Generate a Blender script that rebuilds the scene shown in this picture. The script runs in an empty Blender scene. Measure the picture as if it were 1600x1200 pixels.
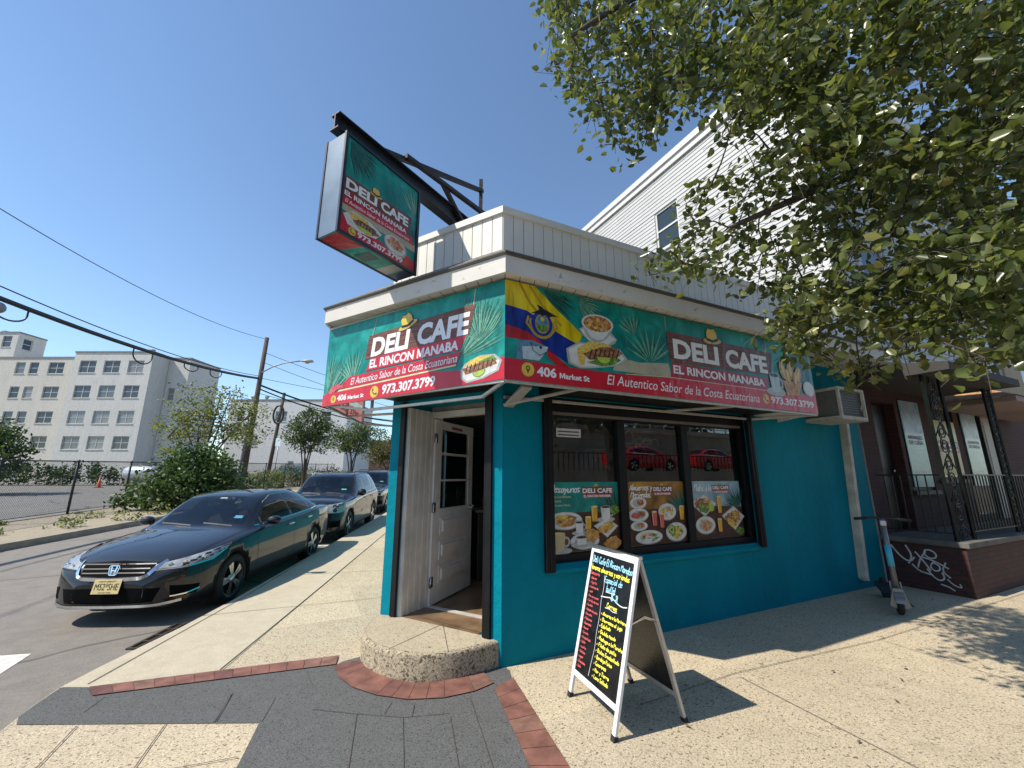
import bpy, bmesh, math, random
from mathutils import Vector as V, Matrix
from mathutils.geometry import tessellate_polygon, delaunay_2d_cdt
from mathutils.bvhtree import BVHTree
R = math.radians
scene = bpy.context.scene
COL = scene.collection
# ------------------------------------------------------------------ camera, sky, sun, exposure
cam = bpy.data.cameras.new('camera'); cam_o = bpy.data.objects.new('camera', cam); COL.objects.link(cam_o)
cam.sensor_width = 36; cam.lens = 14.58; cam.clip_start = .05; cam.clip_end = 3000
cam_o.location = (0, 0, 1.6); cam_o.rotation_euler = (R(90+12.6), 0, 0)
scene.camera = cam_o
scene.render.resolution_x = 1024; scene.render.resolution_y = 768
SUN_EL, SUN_AZ = 49.0, 69.4          # elevation; heading the light travels towards (from +Y to +X)
world = bpy.data.worlds.new('World'); scene.world = world; world.use_nodes = True
wn = world.node_tree; wn.nodes.clear()
sky = wn.nodes.new('ShaderNodeTexSky'); sky.sky_type = 'NISHITA'; sky.sun_disc = False
sky.sun_elevation = R(SUN_EL); sky.sun_rotation = R(SUN_AZ+180)
sky.altitude = 0; sky.air_density = 1.0; sky.dust_density = .0; sky.ozone_density = 3.0
bg = wn.nodes.new('ShaderNodeBackground'); bg.inputs[1].default_value = .15
wo = wn.nodes.new('ShaderNodeOutputWorld')
hs_ = wn.nodes.new('ShaderNodeHueSaturation'); hs_.inputs['Hue'].default_value = .498; hs_.inputs['Saturation'].default_value = 1.0; wn.links.new(sky.outputs[0], hs_.inputs['Color']); wn.links.new(hs_.outputs[0], bg.inputs[0]); wn.links.new(bg.outputs[0], wo.inputs[0])
sl = bpy.data.lights.new('sun', 'SUN'); sl.energy = 4.4; sl.angle = R(.53); sl.color = (1, .93, .81)
sun = bpy.data.objects.new('sun', sl); COL.objects.link(sun)
_d = V((math.sin(R(SUN_AZ))*math.cos(R(SUN_EL)), math.cos(R(SUN_AZ))*math.cos(R(SUN_EL)), -math.sin(R(SUN_EL))))
sun.rotation_euler = _d.to_track_quat('-Z', 'Y').to_euler()
scene.view_settings.view_transform = 'Standard'; scene.view_settings.look = 'None'
scene.view_settings.exposure = 0.42; scene.view_settings.gamma = 1
scene.cycles.max_bounces = 8; scene.cycles.transparent_max_bounces = 16
scene.cycles.use_denoising = True
try: scene.cycles.denoiser = 'OPENIMAGEDENOISE'
except Exception: pass

# ------------------------------------------------------------------ materials
MATS = {}
def lin(c):
    return tuple(((x/12.92) if x <= .04045 else ((x+.055)/1.055)**2.4) for x in c)
def hexc(h): return lin(tuple(int(h[i:i+2], 16)/255 for i in (0, 2, 4)))
def new_mat(name):
    m = bpy.data.materials.new(name); m.use_nodes = True
    nt = m.node_tree; nt.nodes.clear()
    o = nt.nodes.new('ShaderNodeOutputMaterial'); p = nt.nodes.new('ShaderNodeBsdfPrincipled')
    nt.links.new(p.outputs[0], o.inputs[0]); MATS[name] = m
    return m, nt, p, o
def rgba(c): return (c[0], c[1], c[2], 1)
def texco(nt, sc=(1, 1, 1), kind='Object'):
    t = nt.nodes.new('ShaderNodeTexCoord'); mp = nt.nodes.new('ShaderNodeMapping')
    mp.inputs['Scale'].default_value = sc; nt.links.new(t.outputs[kind], mp.inputs[0]); return mp.outputs[0]
def noise(nt, co, scale, detail=4, rough=.55, dist=0):
    n = nt.nodes.new('ShaderNodeTexNoise'); n.inputs['Scale'].default_value = scale; n.inputs['Detail'].default_value = detail
    n.inputs['Roughness'].default_value = rough; n.inputs['Distortion'].default_value = dist
    nt.links.new(co, n.inputs['Vector']); return n.outputs[0]
def ramp(nt, fac, stops, interp='LINEAR'):
    r = nt.nodes.new('ShaderNodeValToRGB'); r.color_ramp.interpolation = interp; el = r.color_ramp.elements
    while len(el) > 1: el.remove(el[-1])
    el[0].position = stops[0][0]; el[0].color = rgba(stops[0][1])
    for p, c in stops[1:]:
        e = el.new(p); e.color = rgba(c)
    nt.links.new(fac, r.inputs[0]); return r.outputs[0]
def mixc(nt, fac, a, b, mode='MIX'):
    m = nt.nodes.new('ShaderNodeMix'); m.data_type = 'RGBA'; m.blend_type = mode
    for sock, val in ((m.inputs[0], fac), (m.inputs[6], a), (m.inputs[7], b)):
        if isinstance(val, (int, float)): sock.default_value = val
        elif isinstance(val, tuple): sock.default_value = rgba(val)
        else: nt.links.new(val, sock)
    return m.outputs[2]
def bump(nt, p, h, strength=.3, dist=.01):
    b = nt.nodes.new('ShaderNodeBump'); b.inputs['Strength'].default_value = strength; b.inputs['Distance'].default_value = dist
    nt.links.new(h, b.inputs['Height']); nt.links.new(b.outputs[0], p.inputs['Normal'])
def mat(name, c, rough=.6, metal=0, var=.15, scale=6, bmp=0, bscale=60, coat=0, spec=.5, sc=(1, 1, 1), bdist=.004):
    """plain paint / plastic / metal with uneven tone and a little relief"""
    if name in MATS: return MATS[name]
    m, nt, p, o = new_mat(name)
    co = texco(nt, sc)
    n = noise(nt, co, scale, 6)
    lo = tuple(x*(1-var) for x in c); hi = tuple(min(1, x*(1+var)) for x in c)
    nt.links.new(ramp(nt, n, [(.3, lo), (.7, hi)]), p.inputs['Base Color'])
    p.inputs['Metallic'].default_value = metal; p.inputs['Specular IOR Level'].default_value = spec
    r = nt.nodes.new('ShaderNodeMapRange'); r.inputs['To Min'].default_value = max(.02, rough-.08); r.inputs['To Max'].default_value = min(1, rough+.08)
    nt.links.new(n, r.inputs[0]); nt.links.new(r.outputs[0], p.inputs['Roughness'])
    if coat: p.inputs['Coat Weight'].default_value = coat; p.inputs['Coat Roughness'].default_value = .02
    if bmp: bump(nt, p, noise(nt, co, bscale, 5), bmp, bdist)
    return m
def glass(name, tint, ior=1.5, alpha=.85, rough=0.0):
    """thin window glass: mirror by Fresnel over a tinted clear pane"""
    if name in MATS: return MATS[name]
    m, nt, p, o = new_mat(name); nt.nodes.remove(p)
    g = nt.nodes.new('ShaderNodeBsdfGlossy'); g.inputs['Roughness'].default_value = rough
    t = nt.nodes.new('ShaderNodeBsdfTransparent'); t.inputs[0].default_value = rgba(tint)
    f = nt.nodes.new('ShaderNodeFresnel'); ge = nt.nodes.new('ShaderNodeNewGeometry'); mr = nt.nodes.new('ShaderNodeMapRange'); mr.inputs['To Min'].default_value = ior; mr.inputs['To Max'].default_value = 1/ior; nt.links.new(ge.outputs['Backfacing'], mr.inputs[0]); nt.links.new(mr.outputs[0], f.inputs[0])
    x = nt.nodes.new('ShaderNodeMixShader')
    nt.links.new(f.outputs[0], x.inputs[0]); nt.links.new(t.outputs[0], x.inputs[1]); nt.links.new(g.outputs[0], x.inputs[2])
    nt.links.new(x.outputs[0], o.inputs[0]); return m
def emit(name, c, s):
    if name in MATS: return MATS[name]
    m, nt, p, o = new_mat(name); p.inputs['Base Color'].default_value = rgba(c)
    p.inputs['Emission Color'].default_value = rgba(c); p.inputs['Emission Strength'].default_value = s; return m

# ------------------------------------------------------------------ mesh builder
class MB:
    def __init__(s): s.v = []; s.f = []; s.m = []; s.sm = []
    def face(s, pts, m=0, sm=False):
        i = len(s.v); s.v += [V(p) for p in pts]; s.f.append(list(range(i, i+len(pts)))); s.m.append(m); s.sm.append(sm)
    def grid(s, rows, m=0, sm=True, closed=False):
        i = len(s.v); n = len(rows[0])
        for r in rows: s.v += [V(p) for p in r]
        for a in range(len(rows)-1):
            for b in range(n if closed else n-1):
                b2 = (b+1) % n
                s.f.append([i+a*n+b, i+a*n+b2, i+(a+1)*n+b2, i+(a+1)*n+b]); s.m.append(m); s.sm.append(sm)
    def box(s, lo, hi, m=0, F=None):
        F = F or (lambda a, b, c: V((a, b, c)))
        i = len(s.v)
        for x in (lo[0], hi[0]):
            for y in (lo[1], hi[1]):
                for z in (lo[2], hi[2]): s.v.append(V(F(x, y, z)))
        for q in ((0, 1, 3, 2), (4, 6, 7, 5), (0, 4, 5, 1), (2, 3, 7, 6), (0, 2, 6, 4), (1, 5, 7, 3)):
            s.f.append([i+k for k in q]); s.m.append(m); s.sm.append(False)
    def prism(s, poly, h0, h1, F, m=0, mside=None, back=True):
        """polygon (a,b) swept along c from h0 to h1 in frame F(a,b,c)"""
        tri = tessellate_polygon([[V((p[0], p[1], 0)) for p in poly]])
        n = len(poly); i = len(s.v)
        s.v += [V(F(p[0], p[1], h1)) for p in poly]
        for t in tri: s.f.append([i+k for k in t]); s.m.append(m); s.sm.append(False)
        if h0 is not None and h0 != h1:
            s.v += [V(F(p[0], p[1], h0)) for p in poly]
            for k in range(n):
                s.f.append([i+k, i+(k+1) % n, i+n+(k+1) % n, i+n+k]); s.m.append(m if mside is None else mside); s.sm.append(False)
            if back:
                for t in tri: s.f.append([i+n+k for k in reversed(t)]); s.m.append(m if mside is None else mside); s.sm.append(False)
    def tube(s, pts, r, n=8, m=0, cap=True, closed=False):
        pts = [V(p) for p in pts]; N = len(pts); rows = []; prev = None
        for k, p in enumerate(pts):
            if closed: t = pts[(k+1) % N]-pts[k-1]
            else: t = pts[min(k+1, N-1)]-pts[max(k-1, 0)]
            t = t.normalized() if t.length > 1e-9 else V((0, 0, 1))
            if prev is None:
                a = t.cross(V((0, 0, 1)));
                if a.length < 1e-3: a = t.cross(V((1, 0, 0)))
            else: a = prev-t*prev.dot(t)
            if a.length < 1e-6: a = t.orthogonal()
            a.normalize(); prev = a; b = t.cross(a)
            rr = r[k] if isinstance(r, (list, tuple)) else r
            rows.append([p+(a*math.cos(2*math.pi*q/n)+b*math.sin(2*math.pi*q/n))*rr for q in range(n)])
        if closed: rows.append(rows[0])
        s.grid(rows, m, True, True)
        if cap and not closed:
            s.face(list(reversed(rows[0])), m); s.face(rows[-1], m)
    def lathe(s, prof, F, n=20, m=0, sm=True):
        """prof [(r,h)] about axis c of F"""
        rows = [[F(r*math.cos(2*math.pi*q/n), r*math.sin(2*math.pi*q/n), h) for q in range(n)] for r, h in prof]
        s.grid(rows, m, sm, True)
    def bar(s, p, q, a, b, m=0, up=V((0, 0, 1))):
        """rectangular bar from p to q, a wide, b tall"""
        p = V(p); q = V(q); t = (q-p).normalized(); x = t.cross(up)
        if x.length < 1e-4: x = t.cross(V((1, 0, 0)))
        x.normalize(); y = x.cross(t)
        L = (q-p).length
        s.box((-a/2, 0, -b/2), (a/2, L, b/2), m, lambda i, j, k: p+x*i+t*j+y*k)
    def add(s, other, mo=0):
        i = len(s.v); s.v += other.v; s.f += [[k+i for k in f] for f in other.f]; s.m += [k+mo for k in other.m]; s.sm += other.sm
    def build(s, name, mats, parent=None, local=False, bevel=0, recalc=True, seg=2):
        if not isinstance(mats, (list, tuple)): mats = [mats]
        off = V((0, 0, 0))
        if parent is not None and not local: off = world_off(parent)
        me = bpy.data.meshes.new(name)
        me.from_pydata([tuple(v-off) for v in s.v], [], s.f)
        for mm in mats: me.materials.append(mm)
        me.polygons.foreach_set('material_index', s.m); me.polygons.foreach_set('use_smooth', s.sm)
        if recalc or bevel:
            b = bmesh.new(); b.from_mesh(me)
            bmesh.ops.remove_doubles(b, verts=b.verts, dist=1e-5)
            if recalc: bmesh.ops.recalc_face_normals(b, faces=b.faces)
            b.to_mesh(me); b.free()
        me.update()
        o = bpy.data.objects.new(name, me); COL.objects.link(o)
        if parent is not None: o.parent = parent
        if bevel:
            md = o.modifiers.new('bevel', 'BEVEL'); md.width = bevel; md.segments = seg; md.limit_method = 'ANGLE'; md.angle_limit = R(40)
        return o
def world_off(p):
    t = V((0, 0, 0))
    while p is not None: t = t+V(p.location); p = p.parent
    return t
def thing(name, label, cat, loc, rotz=0, group=None):
    o = bpy.data.objects.new(name, None); COL.objects.link(o); o.empty_display_size = .2
    o.location = loc; o.rotation_euler = (0, 0, rotz); o['label'] = label; o['category'] = cat
    if group: o['group'] = group
    return o
def tag(o, label, cat, group=None):
    o['label'] = label; o['category'] = cat
    if group: o['group'] = group
    return o
def struct(o, kind='structure'): o['kind'] = kind; return o
def kids(o): return [c for c in bpy.data.objects if c.parent is o]
def copy_tree(o, parent=None):
    c = o.copy(); COL.objects.link(c)
    if parent is not None: c.parent = parent
    for ch in kids(o): copy_tree(ch, c)
    return c
# frames of the place: market street front, chamfered corner, side street
C0 = V((-.093, 3.997, 0))
def hd(a): return V((math.sin(R(a)), math.cos(R(a)), 0))
W = hd(63.8); N = V((W.y, -W.x, 0)); WC = hd(-59.5); NC = V((-WC.y, WC.x, 0)); WS = hd(-6.0); NS = V((-WS.y, WS.x, 0))
UZ = V((0, 0, 1))
def MK(s, o, z): return C0+W*s+N*o+UZ*z          # along Market Street, out from the wall, up
def CH(q, o, z): return C0+WC*q+NC*o+UZ*z        # along the corner face from the right edge
QL = 1.49; CL = C0+WC*QL
def SD(t, o, z): return CL+WS*t+NS*o+UZ*z        # along the side street
def meet(o1, A, P, NA, o2, B, PB, NB):           # corner of two offset wall lines
    d = NA.x*NB.y-NA.y*NB.x; a = NA.dot(P)+o1; b = NB.dot(PB)+o2
    return V(((a*NB.y-b*NA.y)/d, (NA.x*b-NB.x*a)/d, 0))
def cornMC(om, oc): return meet(om, W, C0, N, oc, WC, C0, NC)
def cornCS(oc, os_): return meet(oc, WC, C0, NC, os_, WS, CL, NS)
def gz(y): return .025*max(0, min(45, y)-6)      # the side street climbs gently
rng = random.Random(7)
# ------------------------------------------------------------------ materials of the place
def m_aggregate(name, base, chip, scale=34, amount=.5, stain=.25, gum=.055, slab=0):
    """exposed aggregate: irregular dark and pale chips, stains, old gum"""
    m, nt, p, o = new_mat(name); co = texco(nt)
    big = noise(nt, co, .9, 6, .6); fine = noise(nt, co, 210, 3); mid = noise(nt, co, 6, 6, .65)
    col = ramp(nt, big, [(.25, tuple(x*(1-stain) for x in base)), (.6, base), (.8, tuple(min(1, x*1.08) for x in base))])
    col = mixc(nt, .4, col, ramp(nt, fine, [(.3, tuple(x*.62 for x in base)), (.7, tuple(min(1, x*1.25) for x in base))]))
    col = mixc(nt, .3, col, ramp(nt, mid, [(.35, tuple(x*.68 for x in base)), (.65, tuple(min(1, x*1.1) for x in base))]))
    lo = .5+(.5-amount)*.34
    n1 = noise(nt, co, scale, 2.5, .55, .7); col = mixc(nt, ramp(nt, n1, [(lo+.05, (0, 0, 0)), (lo+.075, (.9, .9, .9))]), col, tuple(c*.6+b*.4 for c, b in zip(chip, base)))
    n2 = noise(nt, co, scale*.55, 2, .5, .9); col = mixc(nt, ramp(nt, n2, [(lo+.12, (0, 0, 0)), (lo+.135, (.95, .95, .95))]), col, chip)
    n3 = noise(nt, texco(nt, (1.13, .91, 1)), scale*.8, 2.5, .5, .6); col = mixc(nt, ramp(nt, n3, [(.62, (0, 0, 0)), (.66, (.8, .8, .8))]), col, tuple(min(1, b*1.28) for b in base))
    if slab:
        mp = nt.nodes.new('ShaderNodeMapping'); mp.inputs['Rotation'].default_value = (0, 0, R(-26.2)); tc = nt.nodes.new('ShaderNodeTexCoord'); nt.links.new(tc.outputs['Object'], mp.inputs[0])
        bk = nt.nodes.new('ShaderNodeTexBrick'); bk.inputs['Scale'].default_value = 1; bk.inputs['Brick Width'].default_value = slab; bk.inputs['Row Height'].default_value = slab*.9; bk.inputs['Mortar Size'].default_value = 0; bk.offset = .5
        bk.inputs['Color1'].default_value = (.88, .875, .87, 1); bk.inputs['Color2'].default_value = (1.06, 1.05, 1.03, 1); nt.links.new(mp.outputs[0], bk.inputs['Vector']); col = mixc(nt, 1.0, col, bk.outputs[0], 'MULTIPLY')
        dk = noise(nt, co, 1.9, 7, .7, .8); col = mixc(nt, ramp(nt, dk, [(.60, (0, 0, 0)), (.74, (.5, .5, .5))]), col, tuple(x*.5 for x in base))
    v2 = nt.nodes.new('ShaderNodeTexVoronoi'); v2.inputs['Scale'].default_value = 2.3; nt.links.new(co, v2.inputs['Vector'])
    s2 = nt.nodes.new('ShaderNodeSeparateColor'); nt.links.new(v2.outputs['Color'], s2.inputs[0])
    t2 = nt.nodes.new('ShaderNodeMath'); t2.operation = 'MULTIPLY'; nt.links.new(s2.outputs[2], t2.inputs[0]); t2.inputs[1].default_value = gum
    l2 = nt.nodes.new('ShaderNodeMath'); l2.operation = 'LESS_THAN'; nt.links.new(v2.outputs['Distance'], l2.inputs[0]); nt.links.new(t2.outputs[0], l2.inputs[1])
    l3 = nt.nodes.new('ShaderNodeMath'); l3.operation = 'MULTIPLY'; nt.links.new(l2.outputs[0], l3.inputs[0]); l3.inputs[1].default_value = .7
    col = mixc(nt, l3.outputs[0], col, tuple(x*.28 for x in base))
    nt.links.new(col, p.inputs['Base Color']); p.inputs['Roughness'].default_value = .85; p.inputs['Specular IOR Level'].default_value = .25
    a = nt.nodes.new('ShaderNodeMath'); a.operation = 'SUBTRACT'; nt.links.new(fine, a.inputs[0]); nt.links.new(n1, a.inputs[1])
    bump(nt, p, a.outputs[0], .4, .006); return m
def m_asphalt(name, base):
    m, nt, p, o = new_mat(name); co = texco(nt)
    big = noise(nt, co, .35, 6, .65); mid = noise(nt, co, 5, 5); fine = noise(nt, co, 130, 3, .7)
    col = ramp(nt, big, [(.3, tuple(x*.78 for x in base)), (.7, tuple(x*1.2 for x in base))])
    col = mixc(nt, .5, col, ramp(nt, fine, [(.35, tuple(x*.45 for x in base)), (.5, base), (.68, tuple(x*1.9 for x in base))]))
    col = mixc(nt, .25, col, ramp(nt, mid, [(.35, tuple(x*.6 for x in base)), (.65, tuple(x*1.3 for x in base))]))
    cr = nt.nodes.new('ShaderNodeTexVoronoi'); cr.feature = 'DISTANCE_TO_EDGE'; cr.inputs['Scale'].default_value = .28
    nm = nt.nodes.new('ShaderNodeMixRGB'); nm.inputs[0].default_value = .25; nt.links.new(co, nm.inputs[1])
    nn = nt.nodes.new('ShaderNodeTexNoise'); nn.inputs['Scale'].default_value = 1.2; nt.links.new(co, nn.inputs['Vector']); nt.links.new(nn.outputs[1], nm.inputs[2])
    nt.links.new(nm.outputs[0], cr.inputs['Vector'])
    lt = nt.nodes.new('ShaderNodeMath'); lt.operation = 'LESS_THAN'; lt.inputs[1].default_value = .006; nt.links.new(cr.outputs['Distance'], lt.inputs[0])
    hf = nt.nodes.new('ShaderNodeMath'); hf.operation = 'MULTIPLY'; hf.inputs[1].default_value = .6; nt.links.new(lt.outputs[0], hf.inputs[0])
    col = mixc(nt, hf.outputs[0], col, tuple(x*.25 for x in base))
    nt.links.new(col, p.inputs['Base Color']); p.inputs['Roughness'].default_value = .85
    bump(nt, p, fine, .6, .008); return m
def m_brick(name, c1, c2, mortar, rotz=0, bw=.215, bh=.072, mort=.012, bmp=.5):
    """bricks laid along the wall heading rotz (degrees), rows up Z"""
    m, nt, p, o = new_mat(name)
    t = nt.nodes.new('ShaderNodeTexCoord'); mp = nt.nodes.new('ShaderNodeMapping')
    # rotate so that wall direction -> X, Z -> Y
    sp = nt.nodes.new('ShaderNodeSeparateXYZ'); nt.links.new(t.outputs['Object'], sp.inputs[0])
    d = hd(rotz)
    def mul(a, k):
        q = nt.nodes.new('ShaderNodeMath'); q.operation = 'MULTIPLY'; nt.links.new(a, q.inputs[0]); q.inputs[1].default_value = k; return q.outputs[0]
    ad = nt.nodes.new('ShaderNodeMath'); nt.links.new(mul(sp.outputs[0], d.x+.35*d.y), ad.inputs[0]); nt.links.new(mul(sp.outputs[1], d.y-.35*d.x), ad.inputs[1])
    cb = nt.nodes.new('ShaderNodeCombineXYZ'); nt.links.new(ad.outputs[0], cb.inputs[0]); nt.links.new(sp.outputs[2], cb.inputs[1])
    b = nt.nodes.new('ShaderNodeTexBrick'); b.inputs['Scale'].default_value = 1; b.inputs['Brick Width'].default_value = bw; b.inputs['Row Height'].default_value = bh
    b.inputs['Mortar Size'].default_value = mort; b.inputs['Color1'].default_value = rgba(c1); b.inputs['Color2'].default_value = rgba(c2); b.inputs['Mortar'].default_value = rgba(mortar)
    b.inputs['Bias'].default_value = 0; nt.links.new(cb.outputs[0], b.inputs['Vector'])
    n = noise(nt, t.outputs['Object'], 1.5, 6, .6)
    col = mixc(nt, .55, b.outputs[0], ramp(nt, n, [(.3, (.55, .55, .55)), (.7, (1.1, 1.1, 1.1))]), 'MULTIPLY')
    nt.links.new(col, p.inputs['Base Color']); p.inputs['Roughness'].default_value = .8
    inv = nt.nodes.new('ShaderNodeMath'); inv.operation = 'SUBTRACT'; inv.inputs[0].default_value = 1; nt.links.new(b.outputs['Fac'], inv.inputs[1])
    bump(nt, p, inv.outputs[0], bmp, .008); return m
def m_print(name, stops, scale=8, detail=6, rough=.35, dist=.6, sc=(1, 1, 1)):
    """printed vinyl: mottled colours"""
    m, nt, p, o = new_mat(name); co = texco(nt, sc); n = noise(nt, co, scale, detail, .6, dist)
    nt.links.new(ramp(nt, n, stops), p.inputs['Base Color']); p.inputs['Roughness'].default_value = rough; p.inputs['Specular IOR Level'].default_value = .4
    return m
def m_leaf(name, c, rough=.4, trans=.35, var=.45):
    m, nt, p, o = new_mat(name); co = texco(nt)
    inf = nt.nodes.new('ShaderNodeNewGeometry')
    lo = tuple(x*(1-var) for x in c); hi = tuple(min(1, x*(1+var*1.3)) for x in c); ye = (hi[0]*1.5, hi[1]*1.05, hi[2]*.7)
    col = ramp(nt, inf.outputs['Random Per Island'], [(0, lo), (.55, c), (.9, hi), (1, ye)])
    nt.links.new(col, p.inputs['Base Color']); p.inputs['Roughness'].default_value = rough; p.inputs['Specular IOR Level'].default_value = .5
    tr = nt.nodes.new('ShaderNodeBsdfTranslucent'); tc = mixc(nt, .5, col, (c[0]*1.8, c[1]*1.9, c[2]*.6)); nt.links.new(tc, tr.inputs[0])
    x = nt.nodes.new('ShaderNodeMixShader'); x.inputs[0].default_value = trans
    nt.links.new(p.outputs[0], x.inputs[1]); nt.links.new(tr.outputs[0], x.inputs[2]); nt.links.new(x.outputs[0], o.inputs[0]); return m
def m_painted_masonry(name, c, var=.12, bscale=9, dirt=.5):
    m, nt, p, o = new_mat(name); co = texco(nt)
    n = noise(nt, co, .6, 8, .65); f = noise(nt, co, bscale, 6, .7); st = noise(nt, texco(nt, (3, 3, .25)), 1.2, 5)
    col = ramp(nt, n, [(.3, tuple(x*(1-var) for x in c)), (.65, tuple(min(1, x*(1+var*.5)) for x in c))])
    col = mixc(nt, dirt*.5, col, ramp(nt, st, [(.35, tuple(x*.55 for x in c)), (.6, c)]))
    col = mixc(nt, .4, col, ramp(nt, f, [(.4, tuple(x*.72 for x in c)), (.55, c)]))
    nt.links.new(col, p.inputs['Base Color']); p.inputs['Roughness'].default_value = .75
    bump(nt, p, f, .6, .02); return m
TEAL = (.001, .215, .285)
M_teal = None
def make_teal():
    m, nt, p, o = new_mat('teal_paint'); co = texco(nt)
    n = noise(nt, co, 1.3, 6, .6); f = noise(nt, co, 45, 4); lump = noise(nt, co, 9, 5)
    col = ramp(nt, n, [(.3, tuple(x*.86 for x in TEAL)), (.7, tuple(x*1.1 for x in TEAL))])
    pt = noise(nt, texco(nt, (1, 1, .35)), .7, 2, .4); col = mixc(nt, ramp(nt, pt, [(.46, (0, 0, 0)), (.5, (.6, .6, .6))]), col, tuple(x*.80 for x in TEAL))
    stv = noise(nt, texco(nt, (9, 9, .5)), 1.0, 6, .7); col = mixc(nt, ramp(nt, stv, [(.56, (0, 0, 0)), (.76, (.75, .75, .75))]), col, (.008, .13, .155))
    chip = noise(nt, co, 14, 7, .75, .4); col = mixc(nt, ramp(nt, chip, [(.70, (0, 0, 0)), (.715, (.8, .8, .8))]), col, (.02, .23, .27))
    # scuffs and grime
    g = noise(nt, texco(nt, (1, 1, .5)), 3.1, 8, .75)
    col = mixc(nt, ramp(nt, g, [(.66, (0, 0, 0)), (.78, (.45, .45, .45))]), col, (.004, .10, .12))
    nt.links.new(col, p.inputs['Base Color']); p.inputs['Roughness'].default_value = .6; p.inputs['Specular IOR Level'].default_value = .08
    a = nt.nodes.new('ShaderNodeMath'); a.operation = 'MULTIPLY_ADD'; nt.links.new(f, a.inputs[0]); a.inputs[1].default_value = .3; nt.links.new(lump, a.inputs[2])
    bump(nt, p, a.outputs[0], .6, .02); return m
M_teal = make_teal()
M_side = m_aggregate('sidewalk_concrete', (.62, .525, .375), (.17, .13, .085), 92, .52, .22, .075, 1.55)
M_plain = m_aggregate('plain_concrete', (.55, .475, .35), (.30, .25, .18), 120, .22, .2)
M_step = m_aggregate('doorstep_concrete', (.46, .39, .27), (.10, .075, .055), 68, .62, .2, .03)
M_step_top = m_aggregate('doorstep_top', (.50, .425, .30), (.13, .10, .075), 85, .40, .25, .04)
M_granite = m_aggregate('granite_paver', (.150, .150, .144), (.05, .05, .05), 190, .62, .22)
M_redpav = m_brick('red_paver', (.20, .075, .055), (.24, .09, .065), (.10, .06, .05), 0, 5, 5, .0, .05) if False else mat('red_paver', (.20, .085, .062), .8, 0, .42, 7, .4, 140)
M_joint = mat('joint_dirt', (.09, .075, .06), .95)
M_asphalt = m_asphalt('road_asphalt', (.225, .20, .17))
M_lot = m_asphalt('lot_asphalt', (.19, .18, .165))
M_roadpaint = mat('road_marking_paint', (.68, .65, .58), .7, 0, .25, 14, .4, 90)
M_curb = mat('curb_concrete', (.30, .265, .2), .85, 0, .25, 3, .4, 60)
M_walkfar = m_aggregate('old_sidewalk_concrete', (.38, .32, .23), (.2, .17, .12), 20, .3)
M_soil = m_aggregate('soil', (.16, .13, .085), (.07, .06, .04), 14, .5)
def m_peeling(name, c):
    m, nt, p, o = new_mat(name); co = texco(nt)
    n = noise(nt, co, 2.2, 7, .7); col = ramp(nt, n, [(.3, tuple(x*.86 for x in c)), (.7, c)])
    f = noise(nt, texco(nt, (1, 1, 1.6)), 4.5, 9, .72, .5); col = mixc(nt, ramp(nt, f, [(.60, (0, 0, 0)), (.615, (.9, .9, .9))]), col, (.30, .285, .26))
    d = noise(nt, co, 11, 4, .6); col = mixc(nt, ramp(nt, d, [(.72, (0, 0, 0)), (.74, (.9, .9, .9))]), col, (.05, .045, .04))
    nt.links.new(col, p.inputs['Base Color']); p.inputs['Roughness'].default_value = .6; bump(nt, p, f, .3, .006); return m
M_fascia = m_peeling('peeling_white_paint', (.66, .63, .57))
M_white = mat('white_vinyl', (.70, .675, .61), .5, 0, .06, 2)
M_offwhite = mat('weathered_white_paint', (.62, .59, .53), .6, 0, .14, 5, .25, 30)
M_door = mat('white_door_paint', (.76, .74, .72), .45, 0, .1, 6, .15, 40)
M_black = mat('black_metal', (.008, .008, .009), .5, 0, .3, 8, spec=.22)
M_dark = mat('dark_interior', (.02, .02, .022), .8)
M_alu = mat('aluminium', (.72, .72, .71), .32, 1, .08, 20)
M_galv = mat('galvanised_tube', (.50, .48, .44), .5, .55, .15, 20)
M_shingle = m_brick('asphalt_shingle', (.24, .22, .19), (.34, .31, .27), (.09, .08, .07), 63.8, .3, .11, .006, .6)
M_glass = glass('window_glass', (.60, .66, .66), 2.05)
M_plastic_black = mat('black_plastic', (.015, .015, .016), .45)
M_rubber = mat('tyre_rubber', (.018, .018, .018), .8, 0, .2, 20)
M_chrome = mat('chrome', (.8, .8, .8), .08, 1, .02)
M_silver = mat('silver_alloy', (.55, .56, .57), .25, 1, .05)
# ------------------------------------------------------------------ ground, road, pavements
def sheet(name, polys, m, z=0, slope=False):
    b = MB()
    for poly in polys:
        tri = tessellate_polygon([[V((p[0], p[1], 0)) for p in poly]])
        for t in tri: b.face([(poly[k][0], poly[k][1], z+(gz(poly[k][1]) if slope else 0)) for k in t])
    o = b.build(name, m); return struct(o)
b = MB()
b.face([(-1500, -1500, -.6), (1500, -1500, -.6), (1500, 1500, -.6), (-1500, 1500, -.6)])
b.face([(-1500, 45, .7), (-2, 45, .7), (-2, 1500, .7), (-1500, 1500, .7)])
struct(b.build('ground', M_soil, recalc=False))
b = MB()
b.face([(-200, -60, -.15), (90, -60, -.15), (90, 6, -.15), (-200, 6, -.15)])
b.face([(-200, 6, -.15), (-1.2, 6, -.15), (-1.2, 45, -.15+gz(45)), (-200, 45, -.15+gz(45))])
b.face([(-200, 45, -.15+gz(45)), (-1.2, 45, -.15+gz(45)), (-1.2, 140, -.15+gz(45)), (-200, 140, -.15+gz(45))])
struct(b.build('road', M_asphalt, recalc=False))
def ex(y): return -3.60-.105*(y-4.97)                       # near kerb of the side street
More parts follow.
